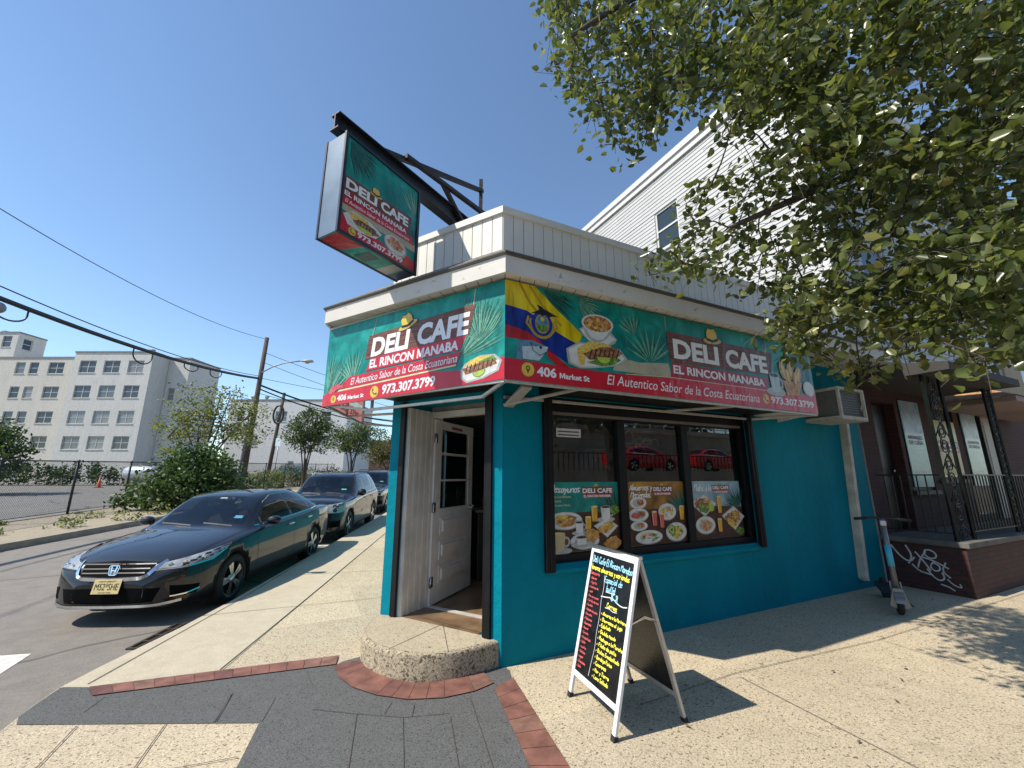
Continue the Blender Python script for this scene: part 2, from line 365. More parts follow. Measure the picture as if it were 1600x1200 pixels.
EDGE = [(ex(6), 6), (-3.6, 4.97), (-3.55, 4.0), (-3.51, 3.64), (-3.43, 3.4), (-3.28, 3.06), (-3.02, 2.3), (-2.5, 1.3), (-1.8, .4), (-.9, -.35), (.0, -.75)]
mk_end = MK(26, 4.3, 0)
near = EDGE+[(MK(0, 4.3, 0).x, MK(0, 4.3, 0).y), (mk_end.x, mk_end.y), (24, 18), (6.5, 7.6), (5, 6.6), (3, 5.7), (0, 6), (-1.3, 6)]
b = MB(); b.prism(near, -.3, 0, lambda a, c, h: V((a, c, h)))
far_e = [(ex(y), y) for y in (6, 20, 45, 80)]
far_w = [(-1.2, 80), (-1.2, 45), (-1.2, 20), (-1.2, 6)]
for i in range(3):
    y0, y1 = (6, 20, 45, 80)[i:i+2]
    p = [(ex(y0), y0), (ex(y1), y1), (-1.2, y1), (-1.2, y0)]
    b.face([(x, y, gz(y)) for x, y in p])
    b.face([(ex(y0), y0, gz(y0)), (ex(y1), y1, gz(y1)), (ex(y1), y1, gz(y1)-.3), (ex(y0), y0, gz(y0)-.3)])
struct(b.build('sidewalk', M_side))
# smooth concrete strip along the kerb
def cj(y): return -2.53-.1085*(y-4.02)
st = [(-3.27, 3.66), (-2.45, 3.95), (cj(6), 6), (ex(6)+.004, 6), (-3.596, 4.97), (-3.546, 4.0), (-3.506, 3.66)]
b = MB()
for t in tessellate_polygon([[V((p[0], p[1], 0)) for p in st]]): b.face([(st[k][0], st[k][1], .004) for k in t])
for y0, y1 in ((6, 20), (20, 45), (45, 80)): b.face([(x, y, gz(y)+.004) for x, y in ((ex(y0)+.004, y0), (cj(y0), y0), (cj(y1), y1), (ex(y1)+.004, y1))])
struct(b.build('kerb_strip', M_plain))
# granite, aggregate corner and red bands
GR = [(-3.50, 3.65), (-3.28, 3.65), (-3.13, 3.52), (-1.53, 4.05), (-1.50, 4.12), (-1.40, 4.2), (-1.2, 4.4), (-.2, 4.2), (-.02, 3.95), (.0, 3.8), (-.14, 3.64), (.1, 2.75), (.57, 1.0), (-1.02, 1.0), (-1.55, 2.75), (-1.68, 3.18), (-3.27, 3.16), (-3.36, 3.25), (-3.42, 3.4)]
sheet('granite_paving', [GR], M_granite, .004)
bricks = MB(); base = MB()
def band(p0, p1, q0, q1, n, gap=.004):
    p0, p1, q0, q1 = [V((*p, 0)) for p in (p0, p1, q0, q1)]
    base.face([(v.x, v.y, .008) for v in (p0, p1, q1, q0)])
    L = (p1-p0).length; g = gap/2/L
    for i in range(n):
        a = i/n+g; c = (i+1)/n-g; w0 = .012
        pts = [p0.lerp(p1, a), p0.lerp(p1, c), q0.lerp(q1, c), q0.lerp(q1, a)]
        bricks.face([(v.x, v.y, .012) for v in pts], rng.choice((0, 0, 1, 2)))
band((-3.28, 3.65), (-1.58, 4.23), (-3.13, 3.52), (-1.53, 4.05), 13)
band((-.14, 3.64), (.1, 2.75), (.01, 3.80), (.32, 2.75), 6); band((.1, 2.75), (.57, 1.0), (.32, 2.75), (.84, 1.0), 11)
outer = [(-1.54, 4.02), (-1.40, 3.80), (-1.24, 3.65), (-1.02, 3.53), (-.76, 3.465), (-.5, 3.49), (-.28, 3.59), (-.14, 3.72)]
inner = [(-1.36, 4.13), (-1.26, 4.0), (-1.09, 3.85), (-.95, 3.77), (-.76, 3.71), (-.54, 3.75), (-.36, 3.83), (-.25, 3.92)]
for i in range(7): band(outer[i], outer[i+1], inner[i], inner[i+1], 2 if i in (0, 3, 4) else 1)
struct(base.build('paving_band_bed', M_joint)); struct(bricks.build('paving_band', [M_redpav, mat('red_paver_dark', (.155, .062, .05), .8, 0, .4, 9, .4, 140), mat('red_paver_brown', (.21, .105, .075), .8, 0, .4, 9, .4, 140)]))
# joints in the paving
jt = MB()
def joint(pts, wd=.005, z=.0085, slope=False):
    for (x0, y0), (x1, y1) in zip(pts, pts[1:]):
        a = V((x0, y0, 0)); c = V((x1, y1, 0)); n = (c-a).normalized().cross(UZ)*wd/2
        zz = lambda y: z+(gz(y) if slope else 0)
        jt.face([(p.x, p.y, zz(p.y)) for p in (a-n, a+n, c+n, c-n)])
for pts in ([(-1.07,3.29),(-.92,2.75),(-.5,1.2)],[(-.74,3.24),(-.61,2.75),(-.2,1.1)],[(-.42,3.25),(-.32,2.83),(0,1.5)],[(-.31,3.5),(-.11,2.75),(.3,1.3)],[(-1.4,3.34),(-1.06,3.28),(-.74,3.24),(-.43,3.29)],
            [(-1.73,3.93),(-1.56,3.68),(-1.37,3.48)],[(-1.75,3.5),(-1.67,3.19)],[(-2.11,3.57),(-1.97,3.19)],[(-.7,3.4),(-.68,3.24)],[(-.87,3.43),(-.88,3.28)]): joint(pts, .0045)
for pts in ([(.91,3.39),(1.83,3.88),(3.69,4.62),(9,7.2)],[(3.69,4.62),(4.02,3.7),(4.6,2.1)],[(1.86,3.82),(2.27,2.75),(2.8,1.2)],[(6.6,6.05),(7.2,4.4),(7.7,3.0)],[(-2.85,3.14),(-2.67,2.75),(-2.2,1.7)],[(-2.29,3.17),(-2.13,2.77),(-1.7,1.8)],[(-2.9,2.4),(-1.6,2.83)],[(-3.02,3.51),(-2.97,3.3)],[(-1.98,3.18),(-2.1,3.54)]): joint(pts, .006)
joint([(-3.34, 3.70), (-3.62, 6)], .010); joint([(-3.62, 6), (-3.62-.1227*14, 20), (-3.62-.1227*39, 45)], .010, slope=True)
joint([(-2.47, 3.95), (cj(6), 6)], .010); joint([(cj(6), 6), (cj(20), 20), (cj(45), 45)], .010, slope=True)
for y in (5.35,): joint([(ex(y), y), (-1.4, y+.9)], .008)
for y in (7.2, 9.2, 11.2, 13.2, 15.2): joint([(ex(y), y), (-1.3, y+.6)], .008, slope=True)
struct(jt.build('paving_joints', M_joint))
# far side of the side street: kerb, pavement, parking lot
def fx(y): return -11.75-.14*(y-10)
def fen(y): return -15.84-.235*(y-13.46) if y < 20 else -17.38-.06*(y-20)
ys = [-10, 6, 10, 14, 20, 30, 45]
b = MB(); k = MB(); lot = MB()
for y0, y1 in zip(ys, ys[1:]):
    q = lambda f, y, dz: V((f(y), y, gz(y)+dz))
    b.face([q(fx, y0, .0), q(fx, y1, .0), q(fen, y1, .0), q(fen, y0, .0)])
    kx = lambda y: fx(y)+.16
    k.face([q(kx, y0, .005), q(kx, y1, .005), q(fx, y1, .005), q(fx, y0, .005)]); k.face([q(kx, y0, -.16), q(kx, y1, -.16), q(kx, y1, .005), q(kx, y0, .005)])
    lot.face([q(fen, y0, .02), q(fen, y1, .02), V((-110, y1, gz(y1)+.02)), V((-110, y0, gz(y0)+.02))])
struct(b.build('far_sidewalk', M_walkfar)); struct(k.build('far_kerb', M_curb)); struct(lot.build('parking_lot', M_lot))
# painted markings, brick gutter
mk = MB()
mk.face([(-4.86, 4.69, -.146), (-4.55, 4.05, -.146), (-5.3, 3.7, -.146), (-6.3, 4.42, -.146)])
mk.face([(-4.2, 3.4, -.146), (-3.95, 2.8, -.146), (-6.2, 1.4, -.146), (-6.8, 2.2, -.146)])
mk.face([(x, y, -.146+gz(y)) for x, y in ((-6.6, 10.55), (-4.3, 10.62), (-4.3, 10.72), (-6.6, 10.65))])
struct(mk.build('road_marking', M_roadpaint))
gt = MB(); r2 = random.Random(3)
for i in range(52):
    y = 5.42+i*.105
    for j in range(2):
        x = ex(y)-.10-.10*j; z = -.143+gz(y); d = V((-.105, 1, 0)).normalized()
        a = V((x, y, z)); n = V((-d.y, d.x, 0))
        gt.box((-.045, .004, 0), (.045, .1, .003), r2.randint(0, 1), lambda i_, j_, k_: a+n*i_+d*j_+UZ*k_)
struct(gt.build('gutter_paving', [M_redpav, mat('gutter_brick', (.17, .10, .09), .85, 0, .3, 6)]))
# ------------------------------------------------------------------ walls with real openings
def facade(b, F, s0, s1, z0, z1, holes=(), depth=.15, m=0, mr=None, back=None, lap=None):
    """wall sheet at o=0 with openings (a,c,za,zb) and reveals; lap = clapboard course height"""
    mr = m if mr is None else mr
    S = sorted({s0, s1, *[h[0] for h in holes], *[h[1] for h in holes]}); Z = sorted({z0, z1, *[h[2] for h in holes], *[h[3] for h in holes]})
    if lap:
        k = int((z1-z0)/lap+.999); Z = sorted(set(Z) | {min(z1, z0+i*lap) for i in range(k+1)})
    inside = lambda s, z: any(h[0] < s < h[1] and h[2] < z < h[3] for h in holes)
    for a, c in zip(S, S[1:]):
        for za, zb in zip(Z, Z[1:]):
            if inside((a+c)/2, (za+zb)/2) or zb-za < 1e-5: continue
            o0 = .014 if lap else 0
            b.face([F(a, o0, za), F(c, o0, za), F(c, 0, zb), F(a, 0, zb)], m)
            if lap: b.face([F(a, 0, za), F(c, 0, za), F(c, o0, za), F(a, o0, za)], m)
            if back is not None: b.face([F(a, -back, za), F(c, -back, za), F(c, -back, zb), F(a, -back, zb)], m)
    for a, c, za, zb in holes:
        d = depth if back is None else back
        for q in (((a, za), (a, zb)), ((c, za), (c, zb)), ((a, za), (c, za)), ((a, zb), (c, zb))):
            (p0, y0), (p1, y1) = q; b.face([F(p0, .0, y0), F(p1, .0, y1), F(p1, -d, y1), F(p0, -d, y0)], mr)
def sash(parent, F, a, c, za, zb, d, mf, mg, nv=1, nh=1, fw=.05, sill=True, name='window', msill=None):
    """window part: frame with mullions; its pane and sill are sub-parts"""
    b = MB(); o0, o1 = -d, -d+.05
    b.box((a, o0, za), (a+fw, o1, zb), 0, F); b.box((c-fw, o0, za), (c, o1, zb), 0, F)
    b.box((a+fw, o0, zb-fw), (c-fw, o1, zb), 0, F); b.box((a+fw, o0, za), (c-fw, o1, za+fw), 0, F)
    for i in range(1, nv): x = a+(c-a)*i/nv; b.box((x-fw*.55, o0+.004, za+fw), (x+fw*.55, o1-.004, zb-fw), 0, F)
    for i in range(1, nh): z = za+(zb-za)*i/nh; b.box((a+fw, o0+.008, z-fw*.45), (c-fw, o1-.008, z+fw*.45), 0, F)
    w_ = b.build(name, mf, parent)
    g = MB(); g.face([F(a+fw*.5, -d+.018, za+fw*.5), F(c-fw*.5, -d+.018, za+fw*.5), F(c-fw*.5, -d+.018, zb-fw*.5), F(a+fw*.5, -d+.018, zb-fw*.5)]); g.build('pane', mg, w_)
    if sill:
        s = MB(); s.box((a-.06, -d, za-.07), (c+.06, .06, za-.002), 0, F); s.build('sill', msill or mf, w_)
    return w_
# ------------------------------------------------------------------ the corner cafe
FLOOR = .2
store = thing('corner_cafe', 'small teal corner cafe with white parapet and open door on its cut corner', 'building', C0)
b = MB()
WIN = (.47, 3.66, .78, 2.42)
facade(b, MK, 0, 6.50, -.05, 3.45, [WIN], .14, back=.2)
DOORH = (.172, 1.27, FLOOR, 2.42)
facade(b, CH, 0, QL, -.05, 3.45, [DOORH], .42, back=.42)
facade(b, SD, 0, 11, -.1, 3.45, [], .2, back=.2)
wl = b.build('wall', M_teal, store)
b = MB()                                       # plaster ledge under the window
b.prism([(0, .772), (.0, .70), (.035, .70), (.035, .735)], WIN[0]-.02, WIN[1]+.06, lambda o, z, s: MK(s, o, z))
b.build('window_ledge', M_teal, store)
# inside
bk0 = MK(6.3, -.25, 0); bk1 = MK(6.3, -6.3, 0); sd1 = SD(7.5, -.25, 0)
inner = [CH(1.27, -.43, 0), CH(.2, -.43, 0), MK(.3, -.22, 0), bk0, bk1, sd1]
b = MB(); b.face([(p.x, p.y, FLOOR-.004) for p in inner]); b.face([(p.x, p.y, FLOOR+.006) for p in (CH(.27, -.02, 0), CH(1.25, -.02, 0), CH(1.25, -.44, 0), CH(.27, -.44, 0))])
b.build('floor', m_brick('floor_tile', (.17, .10, .055), (.12, .085, .06), (.05, .045, .04), 20, .33, .33, .008, .1) if False else mat('floor_tile', (.20, .125, .07), .35, 0, .5, 4), store)
b = MB(); b.face([(p.x, p.y, 2.75) for p in inner]); b.build('ceiling', mat('ceiling_tile', (.55, .55, .52), .8), store)
b = MB()
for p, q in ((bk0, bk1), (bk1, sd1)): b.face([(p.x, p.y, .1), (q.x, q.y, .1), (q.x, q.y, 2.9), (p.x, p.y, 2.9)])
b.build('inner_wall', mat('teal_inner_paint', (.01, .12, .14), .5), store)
# roof: deck, parapet of vertical boards, shingle skirt, fascia, soffit
b = MB()
ring = lambda om, oc, os_, z: [MK(6.5, om, z), cornMC(om, oc)+UZ*z, cornCS(oc, os_)+UZ*z, SD(11, os_, z)]
PO = .08; FZ0, FZ1 = 3.335, 3.50; PZ0, PZ1 = 3.885, 4.39
deck = ring(PO-.1, PO-.1, PO-.1, 4.0); b.face(deck+[MK(6.5, -8, 4.0)]); b.build('roof_deck', mat('roof_felt', (.08, .08, .08), .9), store)
b = MB()
fo = ring(.66, .60, .83, 0); po = ring(PO+.002, PO+.002, PO+.002, 0)
for i in range(3):
    n = 5
    for j in range(n):     # five overlapping courses
        t0, t1 = j/n, (j+1)/n
        L = lambda k, t, dz: fo[k].lerp(po[k], t)+UZ*(FZ1+.02+(PZ0-FZ1)*t+dz)
        b.face([L(i, t0-.02, .012), L(i+1, t0-.02, .012), L(i+1, t1, .0), L(i, t1, .0)])
        b.face([L(i, t0-.02, .0), L(i+1, t0-.02, .0), L(i+1, t0-.02, .012), L(i, t0-.02, .012)])
b.build('shingle_skirt', M_shingle, store)
def wall_ring(b, om, oc, os_, z0, z1, th, m=0):
    A = ring(om, oc, os_, 0); B = ring(om-th, oc-th, os_-th, 0)
    for i in range(3):
        a0, a1, b0, b1 = A[i], A[i+1], B[i], B[i+1]
        for p, q in ((a0, a1), (b0, b1)): b.face([p+UZ*z0, q+UZ*z0, q+UZ*z1, p+UZ*z1], m)
        for z in (z0, z1): b.face([a0+UZ*z, a1+UZ*z, b1+UZ*z, b0+UZ*z], m)
b = MB(); wall_ring(b, .645, .585, .815, FZ0, FZ1, .03); b.build('fascia', M_fascia, store)
b = MB()                                        # drip edge and lower return of the fascia
wall_ring(b, .664, .604, .834, FZ1+.001, FZ1+.018, .06); b.build('roof_edge', mat('drip_edge', (.10, .09, .08), .6), store)
b = MB()
A = ring(.62, .56, .79, FZ0+.014); B = ring(-.02, -.02, -.02, FZ0+.014)
so, soc, sos = .62, .56, .56
def slats(b, P, Q, P2, Q2, wd=.15):
    L = (Q-P).length; n = max(1, int(L/wd))
    for i in range(n):
        a, c = i/n+.006/wd/n*1.2, (i+1)/n
        b.face([P.lerp(Q, a), P.lerp(Q, c), P2.lerp(Q2, c), P2.lerp(Q2, a)])
        b.face([P.lerp(Q, a)+UZ*.012, P.lerp(Q, i/n)+UZ*.012, P2.lerp(Q2, i/n)+UZ*.012, P2.lerp(Q2, a)+UZ*.012], 1)
for i in range(3): slats(b, A[i], A[i+1], B[i], B[i+1])
b.build('soffit', [M_offwhite, M_dark], store)
b = MB(); wall_ring(b, PO-.012, PO-.012, PO-.012, PZ0-.05, PZ1, .1)
P_ = ring(PO, PO, PO, 0)
for i in range(3):
    L = (P_[i+1]-P_[i]).length; n = int(L/.122); d = (P_[i+1]-P_[i]).normalized(); o_ = V((d.y, -d.x, 0))
    if o_.dot((N, NC, NS)[i]) < 0: o_ = -o_
    for k in range(n):
        a, c = L*k/n+.004, L*(k+1)/n-.004
        b.box((a, -.011, PZ0-.04), (c, .004, PZ1-.055), 0, lambda s, o, z, P=P_[i], d=d, o_=o_: P+d*s+o_*o+UZ*z)
b.build('parapet', M_white, store, bevel=.002)
b = MB(); wall_ring(b, PO+.03, PO+.03, PO+.03, PZ1-.06, PZ1+.015, .16); wall_ring(b, PO+.022, PO+.022, PO+.022, PZ0-.03, PZ0+.006, .03); b.build('parapet_cap', M_white, store)
# corner post of the fascia
# door: casing, transom, leaf
b = MB()
for q0, q1 in ((1.235, 1.275), (.174, .205)):
    b.box((q0, -.5, FLOOR), (q1, -.012 if q0 > 1 else -.16, 2.36), 0, CH)
    for k in (range(-2, 3) if q0 > 1 else range(3)): b.box((q0-.012 if q0 > 1 else q1, -.24-.09*k, FLOOR), (q0 if q0 > 1 else q1+.012, -.20-.09*k, 2.36), 0, CH)
b.box((.205, -.5, 2.29), (1.235, -.40, 2.36), 0, CH)
b.build('door_frame', M_offwhite, store, bevel=.004)
b = MB(); b.box((.205, -.49, 2.362), (1.235, -.42, 2.5), 0, CH); b.build('transom', mat('bare_block', (.25, .23, .19), .8, 0, .25, 9), store)
HG = CH(1.225, -.43, 0); DD = hd(21.3); DN = V((DD.y, -DD.x, 0))
def DR(a, o, z): return HG+DD*a+DN*o+UZ*z
b = MB(); z0, z1, wd = FLOOR+.012, 2.27, .985
holes = [(.15, .87, 1.88+.01, 2.17), (.15, .87, 1.57, 1.86), (.15, .87, 1.23, 1.545)]
facade(b, lambda s, o, z: DR(s, .021+o, z), 0, wd, z0, z1, holes, .042)
facade(b, lambda s, o, z: DR(s, -.021, z), 0, wd, z0, z1, holes, 0)
b.box((0, -.021, z0-.001), (wd, .0209, z0), 0, DR); b.box((wd, -.021, z0), (wd+.002, .021, z1), 0, DR); b.box((-.002, -.021, z0), (0, .021, z1), 0, DR); b.box((0, -.0209, z1), (wd, .0209, z1+.002), 0, DR)
for za, zb in ((.93, 1.13), (.66, .86), (.40, .60)):      # raised panels with a moulding
    for sgn in (1, -1):
        b.box((.16, .021*sgn, za), (.86, .029*sgn, zb), 0, DR); b.box((.20, .029*sgn, za+.04), (.82, .048*sgn, zb-.04), 0, DR)
door = b.build('door', M_door, store, bevel=.003)
b = MB()
for h in holes: b.face([DR(h[0], 0, h[2]), DR(h[1], 0, h[2]), DR(h[1], 0, h[3]), DR(h[0], 0, h[3])])
b.build('pane', M_glass, door)
b = MB(); b.lathe([(.0, .075), (.03, .07), (.034, .055), (.02, .04), (.012, .03), (.03, .025), (.03, .02)], lambda x, y, h: DR(.93+x, .0+h, 1.20+y), 16); b.build('handle', M_silver, door)
for z in (.45, 1.25, 2.05): b = MB(); b.box((-.03, .022, z-.055), (.045, .028, z+.055), 0, DR); b.tube([DR(-.004, .03, z-.06), DR(-.004, .03, z+.06)], .009, 8); b.build('hinge', M_silver, door)
b = MB(); b.box((.38, .0215, 2.19), (.66, .0235, 2.225), 0, DR); b.build('sticker', mat('red_sticker', (.30, .03, .03), .5), door)
# roller shutter hardware
b = MB(); b.box((WIN[0]-.03, .004, .72), (WIN[0]+.07, .055, 2.42), 0, MK); b.box((WIN[0]+.012, .054, .722), (WIN[0]+.03, .062, 2.41), 0, MK); b.build('window_shutter_track', M_black, store, bevel=.004)
b = MB(); b.box((WIN[1]-.07, .004, .73), (WIN[1]+.03, .055, 2.42), 0, MK); b.box((WIN[1]-.03, .054, .732), (WIN[1]-.012, .062, 2.41), 0, MK)
b.build('window_shutter_track', M_black, store, bevel=.004)
b = MB(); b.box((WIN[0]-.06, .0, 2.42), (WIN[1]+.08, .32, 2.74), 0, MK); b.build('window_shutter_box', M_black, store, bevel=.01)
b = MB(); b.box((1.262, .002, FLOOR+.01), (1.335, .03, 2.42), 0, CH); b.build('door_shutter_track', M_black, store, bevel=.004)
b = MB(); b.box((.105, .002, FLOOR+.012), (.171, .03, 2.40), 0, CH); b.box((.1725, -.12, FLOOR+.012), (.19, .026, 2.40), 0, CH); b.build('door_shutter_track', M_black, store, bevel=.004)
b = MB(); b.box((.05, .0, 2.44), (1.42, .33, 2.78), 0, CH); b.build('door_shutter_box', M_black, store, bevel=.01)
# shop window
b = MB(); d0, d1 = -.135, -.055
a, c, za, zb = WIN[0]+.002, WIN[1]-.002, WIN[2]+.002, WIN[3]-.002
b.box((a, d0, za), (a+.05, d1, zb), 0, MK); b.box((c-.09, d0, za), (c, d1, zb), 0, MK); b.box((a+.05, d0, za), (c-.09, d1, za+.07), 0, MK); b.box((a+.05, d0, 2.22), (c-.09, d1, zb), 0, MK)
for x in (1.50, 2.50): b.box((x-.055, d0, za+.07), (x+.055, d1+.012, 2.22), 0, MK)
b.box((a+.05, d1, 2.235), (c-.09, d1+.012, 2.27), 1, MK)
win = b.build('shop_window', [M_black, mat('grey_trim', (.13, .12, .11), .5)], store, bevel=.004)
b = MB()
for x0, x1 in ((a+.05, 1.445), (1.555, 2.445), (2.555, c-.09)):
    g = MB(); g.face([MK(x0, -.09, za+.07), MK(x1, -.09, za+.07), MK(x1, -.09, 2.22), MK(x0, -.09, 2.22)]); g.build('pane', M_glass, win)
# rainwater pipe, leaning
b = MB(); p0, p1 = MK(5.97, .05, 2.42), MK(5.78, .05, .155); b.bar(p0, p1, .115, .075); b.bar(p1, p1+V((.0, 0, -.02)), .13, .085)
b.build('downpipe', mat('stained_white_pipe', (.52, .48, .40), .55, 0, .3, 4), store, bevel=.008)
# door step
st = MB(); arc = []
cx = V((-.80, 4.55, 0))
pts = [(-1.40, 4.73), (-1.43, 4.45), (-1.40, 4.25), (-1.30, 4.05), (-1.18, 3.92), (-1.02, 3.81), (-.80, 3.725), (-.56, 3.74), (-.36, 3.83), (-.20, 3.95), (-.115, 4.01)]
def smooth(pts, it=2):
    for _ in range(it):
        q = [pts[0]]
        for a_, c_ in zip(pts, pts[1:]): q += [tuple(.75*i+.25*j for i, j in zip(a_, c_)), tuple(.25*i+.75*j for i, j in zip(a_, c_))]
        pts = q+[pts[-1]]
    return pts
arcp = smooth(pts)
rows = []
cen = V((-.77, 4.35, 0))
for z, k in ((-.05, 0), (.178, .0), (.195, .006), (.204, .018), (.208, .04)):
    rows.append([V((x, y, 0)).lerp(cen, k/ max(.3, (V((x, y, 0))-cen).length))+UZ*z for x, y in arcp])
st.grid(rows, 0, True)
st.face([p for p in rows[-1]]+[CH(.26, -.03, .207), CH(1.26, -.03, .207)], 1)
for (x0, y0), (x1, y1) in (((-.67, 4.43), (-1.02, 3.83)), ((-.67, 4.43), (-.52, 3.78)), ((-.89, 4.60), (-.27, 4.19))):
    a_ = V((x0, y0, .2095)); c_ = V((x1, y1, .2095)); n_ = (c_-a_).normalized().cross(UZ)*.003; st.face([a_-n_, a_+n_, c_+n_, c_-n_], 2)
dstep = tag(st.build('doorstep', [M_step, M_step_top, M_joint], recalc=True), 'rounded concrete doorstep in front of the open cafe door', 'step')
b = MB(); b.box((.205, -.46, FLOOR+.0), (1.235, -.40, FLOOR+.014), 0, CH); b.build('threshold', mat('threshold_strip', (.5, .48, .44), .5), store)
# things inside the cafe
def lamp_tube(name, label, P, d, L):
    t = thing(name, label, 'ceiling light', P)
    b = MB(); b.bar(P-d*L/2+UZ*.04, P+d*L/2+UZ*.04, .16, .05); b.build('housing', M_offwhite, t)
    b = MB(); b.bar(P-d*L/2, P+d*L/2, .13, .03); b.build('diffuser', emit('tube_light', (1, .93, .8), 2.2), t)
lamp_tube('ceiling_light', 'lit ceiling light seen through the left pane of the shop window', MK(3.1, -2.75, 2.68), W, .9)
lamp_tube('ceiling_light', 'lit ceiling light seen above the open door', CH(.55, -2.6, 2.70), W, .6)
b = MB(); b.box((.6, -2.6, FLOOR), (3.4, -2.1, 1.1), 0, MK); b.box((.55, -2.65, 1.1), (3.45, -2.05, 1.14), 1, MK)
t = tag(b.build('service_counter', [mat('counter_front', (.06, .045, .035), .4), mat('counter_top', (.22, .21, .2), .25)], bevel=.01), 'dark service counter inside behind the shop window posters', 'counter')
fr = thing('drinks_fridge', 'tall dark drinks fridge inside behind the right window pane', 'fridge', MK(3.6, -3.0, FLOOR))
b = MB(); b.box((3.1, -3.3, FLOOR), (4.1, -2.7, 2.1), 0, MK); b.build('cabinet', mat('blue_fridge', (.012, .05, .11), .4), fr, bevel=.02)
b = MB(); b.box((3.15, -2.7, .35), (4.05, -2.69, 1.95), 0, MK); b.build('door', M_dark, fr)
b = MB(); bc = random.Random(5)
for i in range(9):
    x = .75+.3*i; h = bc.uniform(.12, .3); r = bc.uniform(.03, .06)
    o = MB(); o.lathe([(0, 0), (r, 0), (r, h*.7), (r*.4, h*.85), (r*.4, h), (0, h)], lambda i_, j_, k_, x=x: MK(x+i_, -2.2+j_, 1.14+k_), 12)
    tag(o.build('bottle', mat('bottle%d' % (i % 3), [(.3, .08, .03), (.05, .15, .05), (.35, .32, .28)][i % 3], .3)), 'small dark bottle or jar on the counter inside the cafe', 'bottle', 'bottles on the inside counter')
# ------------------------------------------------------------------ lettering and flat printed art
_tc = {}
def text_geo(s, bold=0.0, shear=0.0):
    key = (s, bold, shear)
    if key in _tc: return _tc[key]
    cu = bpy.data.curves.new('lettering_tmp', 'FONT'); cu.body = s; cu.size = 1; cu.offset = bold; cu.shear = shear; cu.resolution_u = 3; cu.fill_mode = 'FRONT'
    o = bpy.data.objects.new('lettering_tmp', cu); COL.objects.link(o)
    dg = bpy.context.evaluated_depsgraph_get(); me = o.evaluated_get(dg).to_mesh()
    vs = [(v.co.x, v.co.y) for v in me.vertices]; fs = [list(p.vertices) for p in me.polygons]
    o.evaluated_get(dg).to_mesh_clear(); bpy.data.objects.remove(o); bpy.data.curves.remove(cu)
    if bold > .008 and 'M' in s and not shear > .2:      # the bold M folds over itself: draw it as a block letter
        cap = max(v[1] for v in text_geo('H')[0]); hv = lambda x, y: (x+shear*y*.9, y)
        for k, ch in enumerate(s):
            if ch != 'M': continue
            pre = s[:k].rstrip(' '); a0 = max((v[0] for v in text_geo(pre)[0]), default=-9) if pre else -9
            xs = [v[0] for v in text_geo(s[:k+1])[0] if v[0] > a0+1e-4]; a, c = min(xs)-bold, max(xs)+bold
            fs = [f for f in fs if not (a-.012 < sum(vs[i][0]-shear*vs[i][1]*.9 for i in f)/len(f) < c+.012)]
            P = [hv(a+(c-a)*x, -bold+(cap+2*bold)*y) for x, y in ((0, 0), (0, 1), (.27, 1), (.5, .42), (.73, 1), (1, 1), (1, 0), (.79, 0), (.79, .64), (.58, .10), (.42, .10), (.21, .64), (.21, 0))]
            n0 = len(vs); vs = vs+P; fs = fs+[[n0+i for i in t_] for t_ in tessellate_polygon([[V((p[0], p[1], 0)) for p in P]])]
    _tc[key] = (vs, fs); return vs, fs
CAPH = None
def text(b, s, F, u0, u1, v0, cap, h, m=0, bold=.02, shear=0, dv=0):
    """s between u0 and u1 on baseline v0 (rising dv to u1), capital height cap"""
    global CAPH
    if CAPH is None: CAPH = max(v[1] for v in text_geo('H', 0, 0)[0])
    vs, fs = text_geo(s, bold, shear)
    x0 = min(v[0] for v in vs); x1 = max(v[0] for v in vs); k = (u1-u0)/(x1-x0); ky = cap/(CAPH+2*bold)
    if isinstance(b, list): b.append(MB()); b = b[-1]
    i = len(b.v)
    b.v += [V(F(u0+(x-x0)*k, v0+(y+bold)*ky+dv*(x-x0)/(x1-x0), h)) for x, y in vs]
    for f in fs: b.f.append([i+q for q in f]); b.m.append(m); b.sm.append(False)
def poly(b, pts, F, h, m=0): b.prism(pts, None, h, F, m)
def ell(b, cu, cv, ru, rv, F, h, m=0, n=28, rot=0, a0=0, a1=360):
    c, s = math.cos(R(rot)), math.sin(R(rot)); pts = []
    for i in range(n if a1-a0 >= 360 else n+1):
        t = R(a0+(a1-a0)*i/n); x, y = ru*math.cos(t), rv*math.sin(t); pts.append((cu+x*c-y*s, cv+x*s+y*c))
    poly(b, pts, F, h, m)
def blob(b, cu, cv, ru, rv, F, h, m=0, n=18, j=.22, rg=rng):
    pts = [(cu+ru*math.cos(2*math.pi*i/n)*(1+rg.uniform(-j, j)), cv+rv*math.sin(2*math.pi*i/n)*(1+rg.uniform(-j, j))) for i in range(n)]
    poly(b, pts, F, h, m)
def line2(b, pts, wd, F, h, m=0):
    """ribbon with mitred joints"""
    P = [V((p[0], p[1], 0)) for p in pts]; L = []; Rr = []
    for i, p in enumerate(P):
        t = (P[min(i+1, len(P)-1)]-P[max(i-1, 0)])
        if t.length < 1e-9: t = V((1, 0, 0))
        t.normalize(); n = V((-t.y, t.x, 0))*wd/2; L.append(p+n); Rr.append(p-n)
    for i in range(len(P)-1): b.face([F(q.x, q.y, h) for q in (Rr[i], Rr[i+1], L[i+1], L[i])], m)
CLIP = None
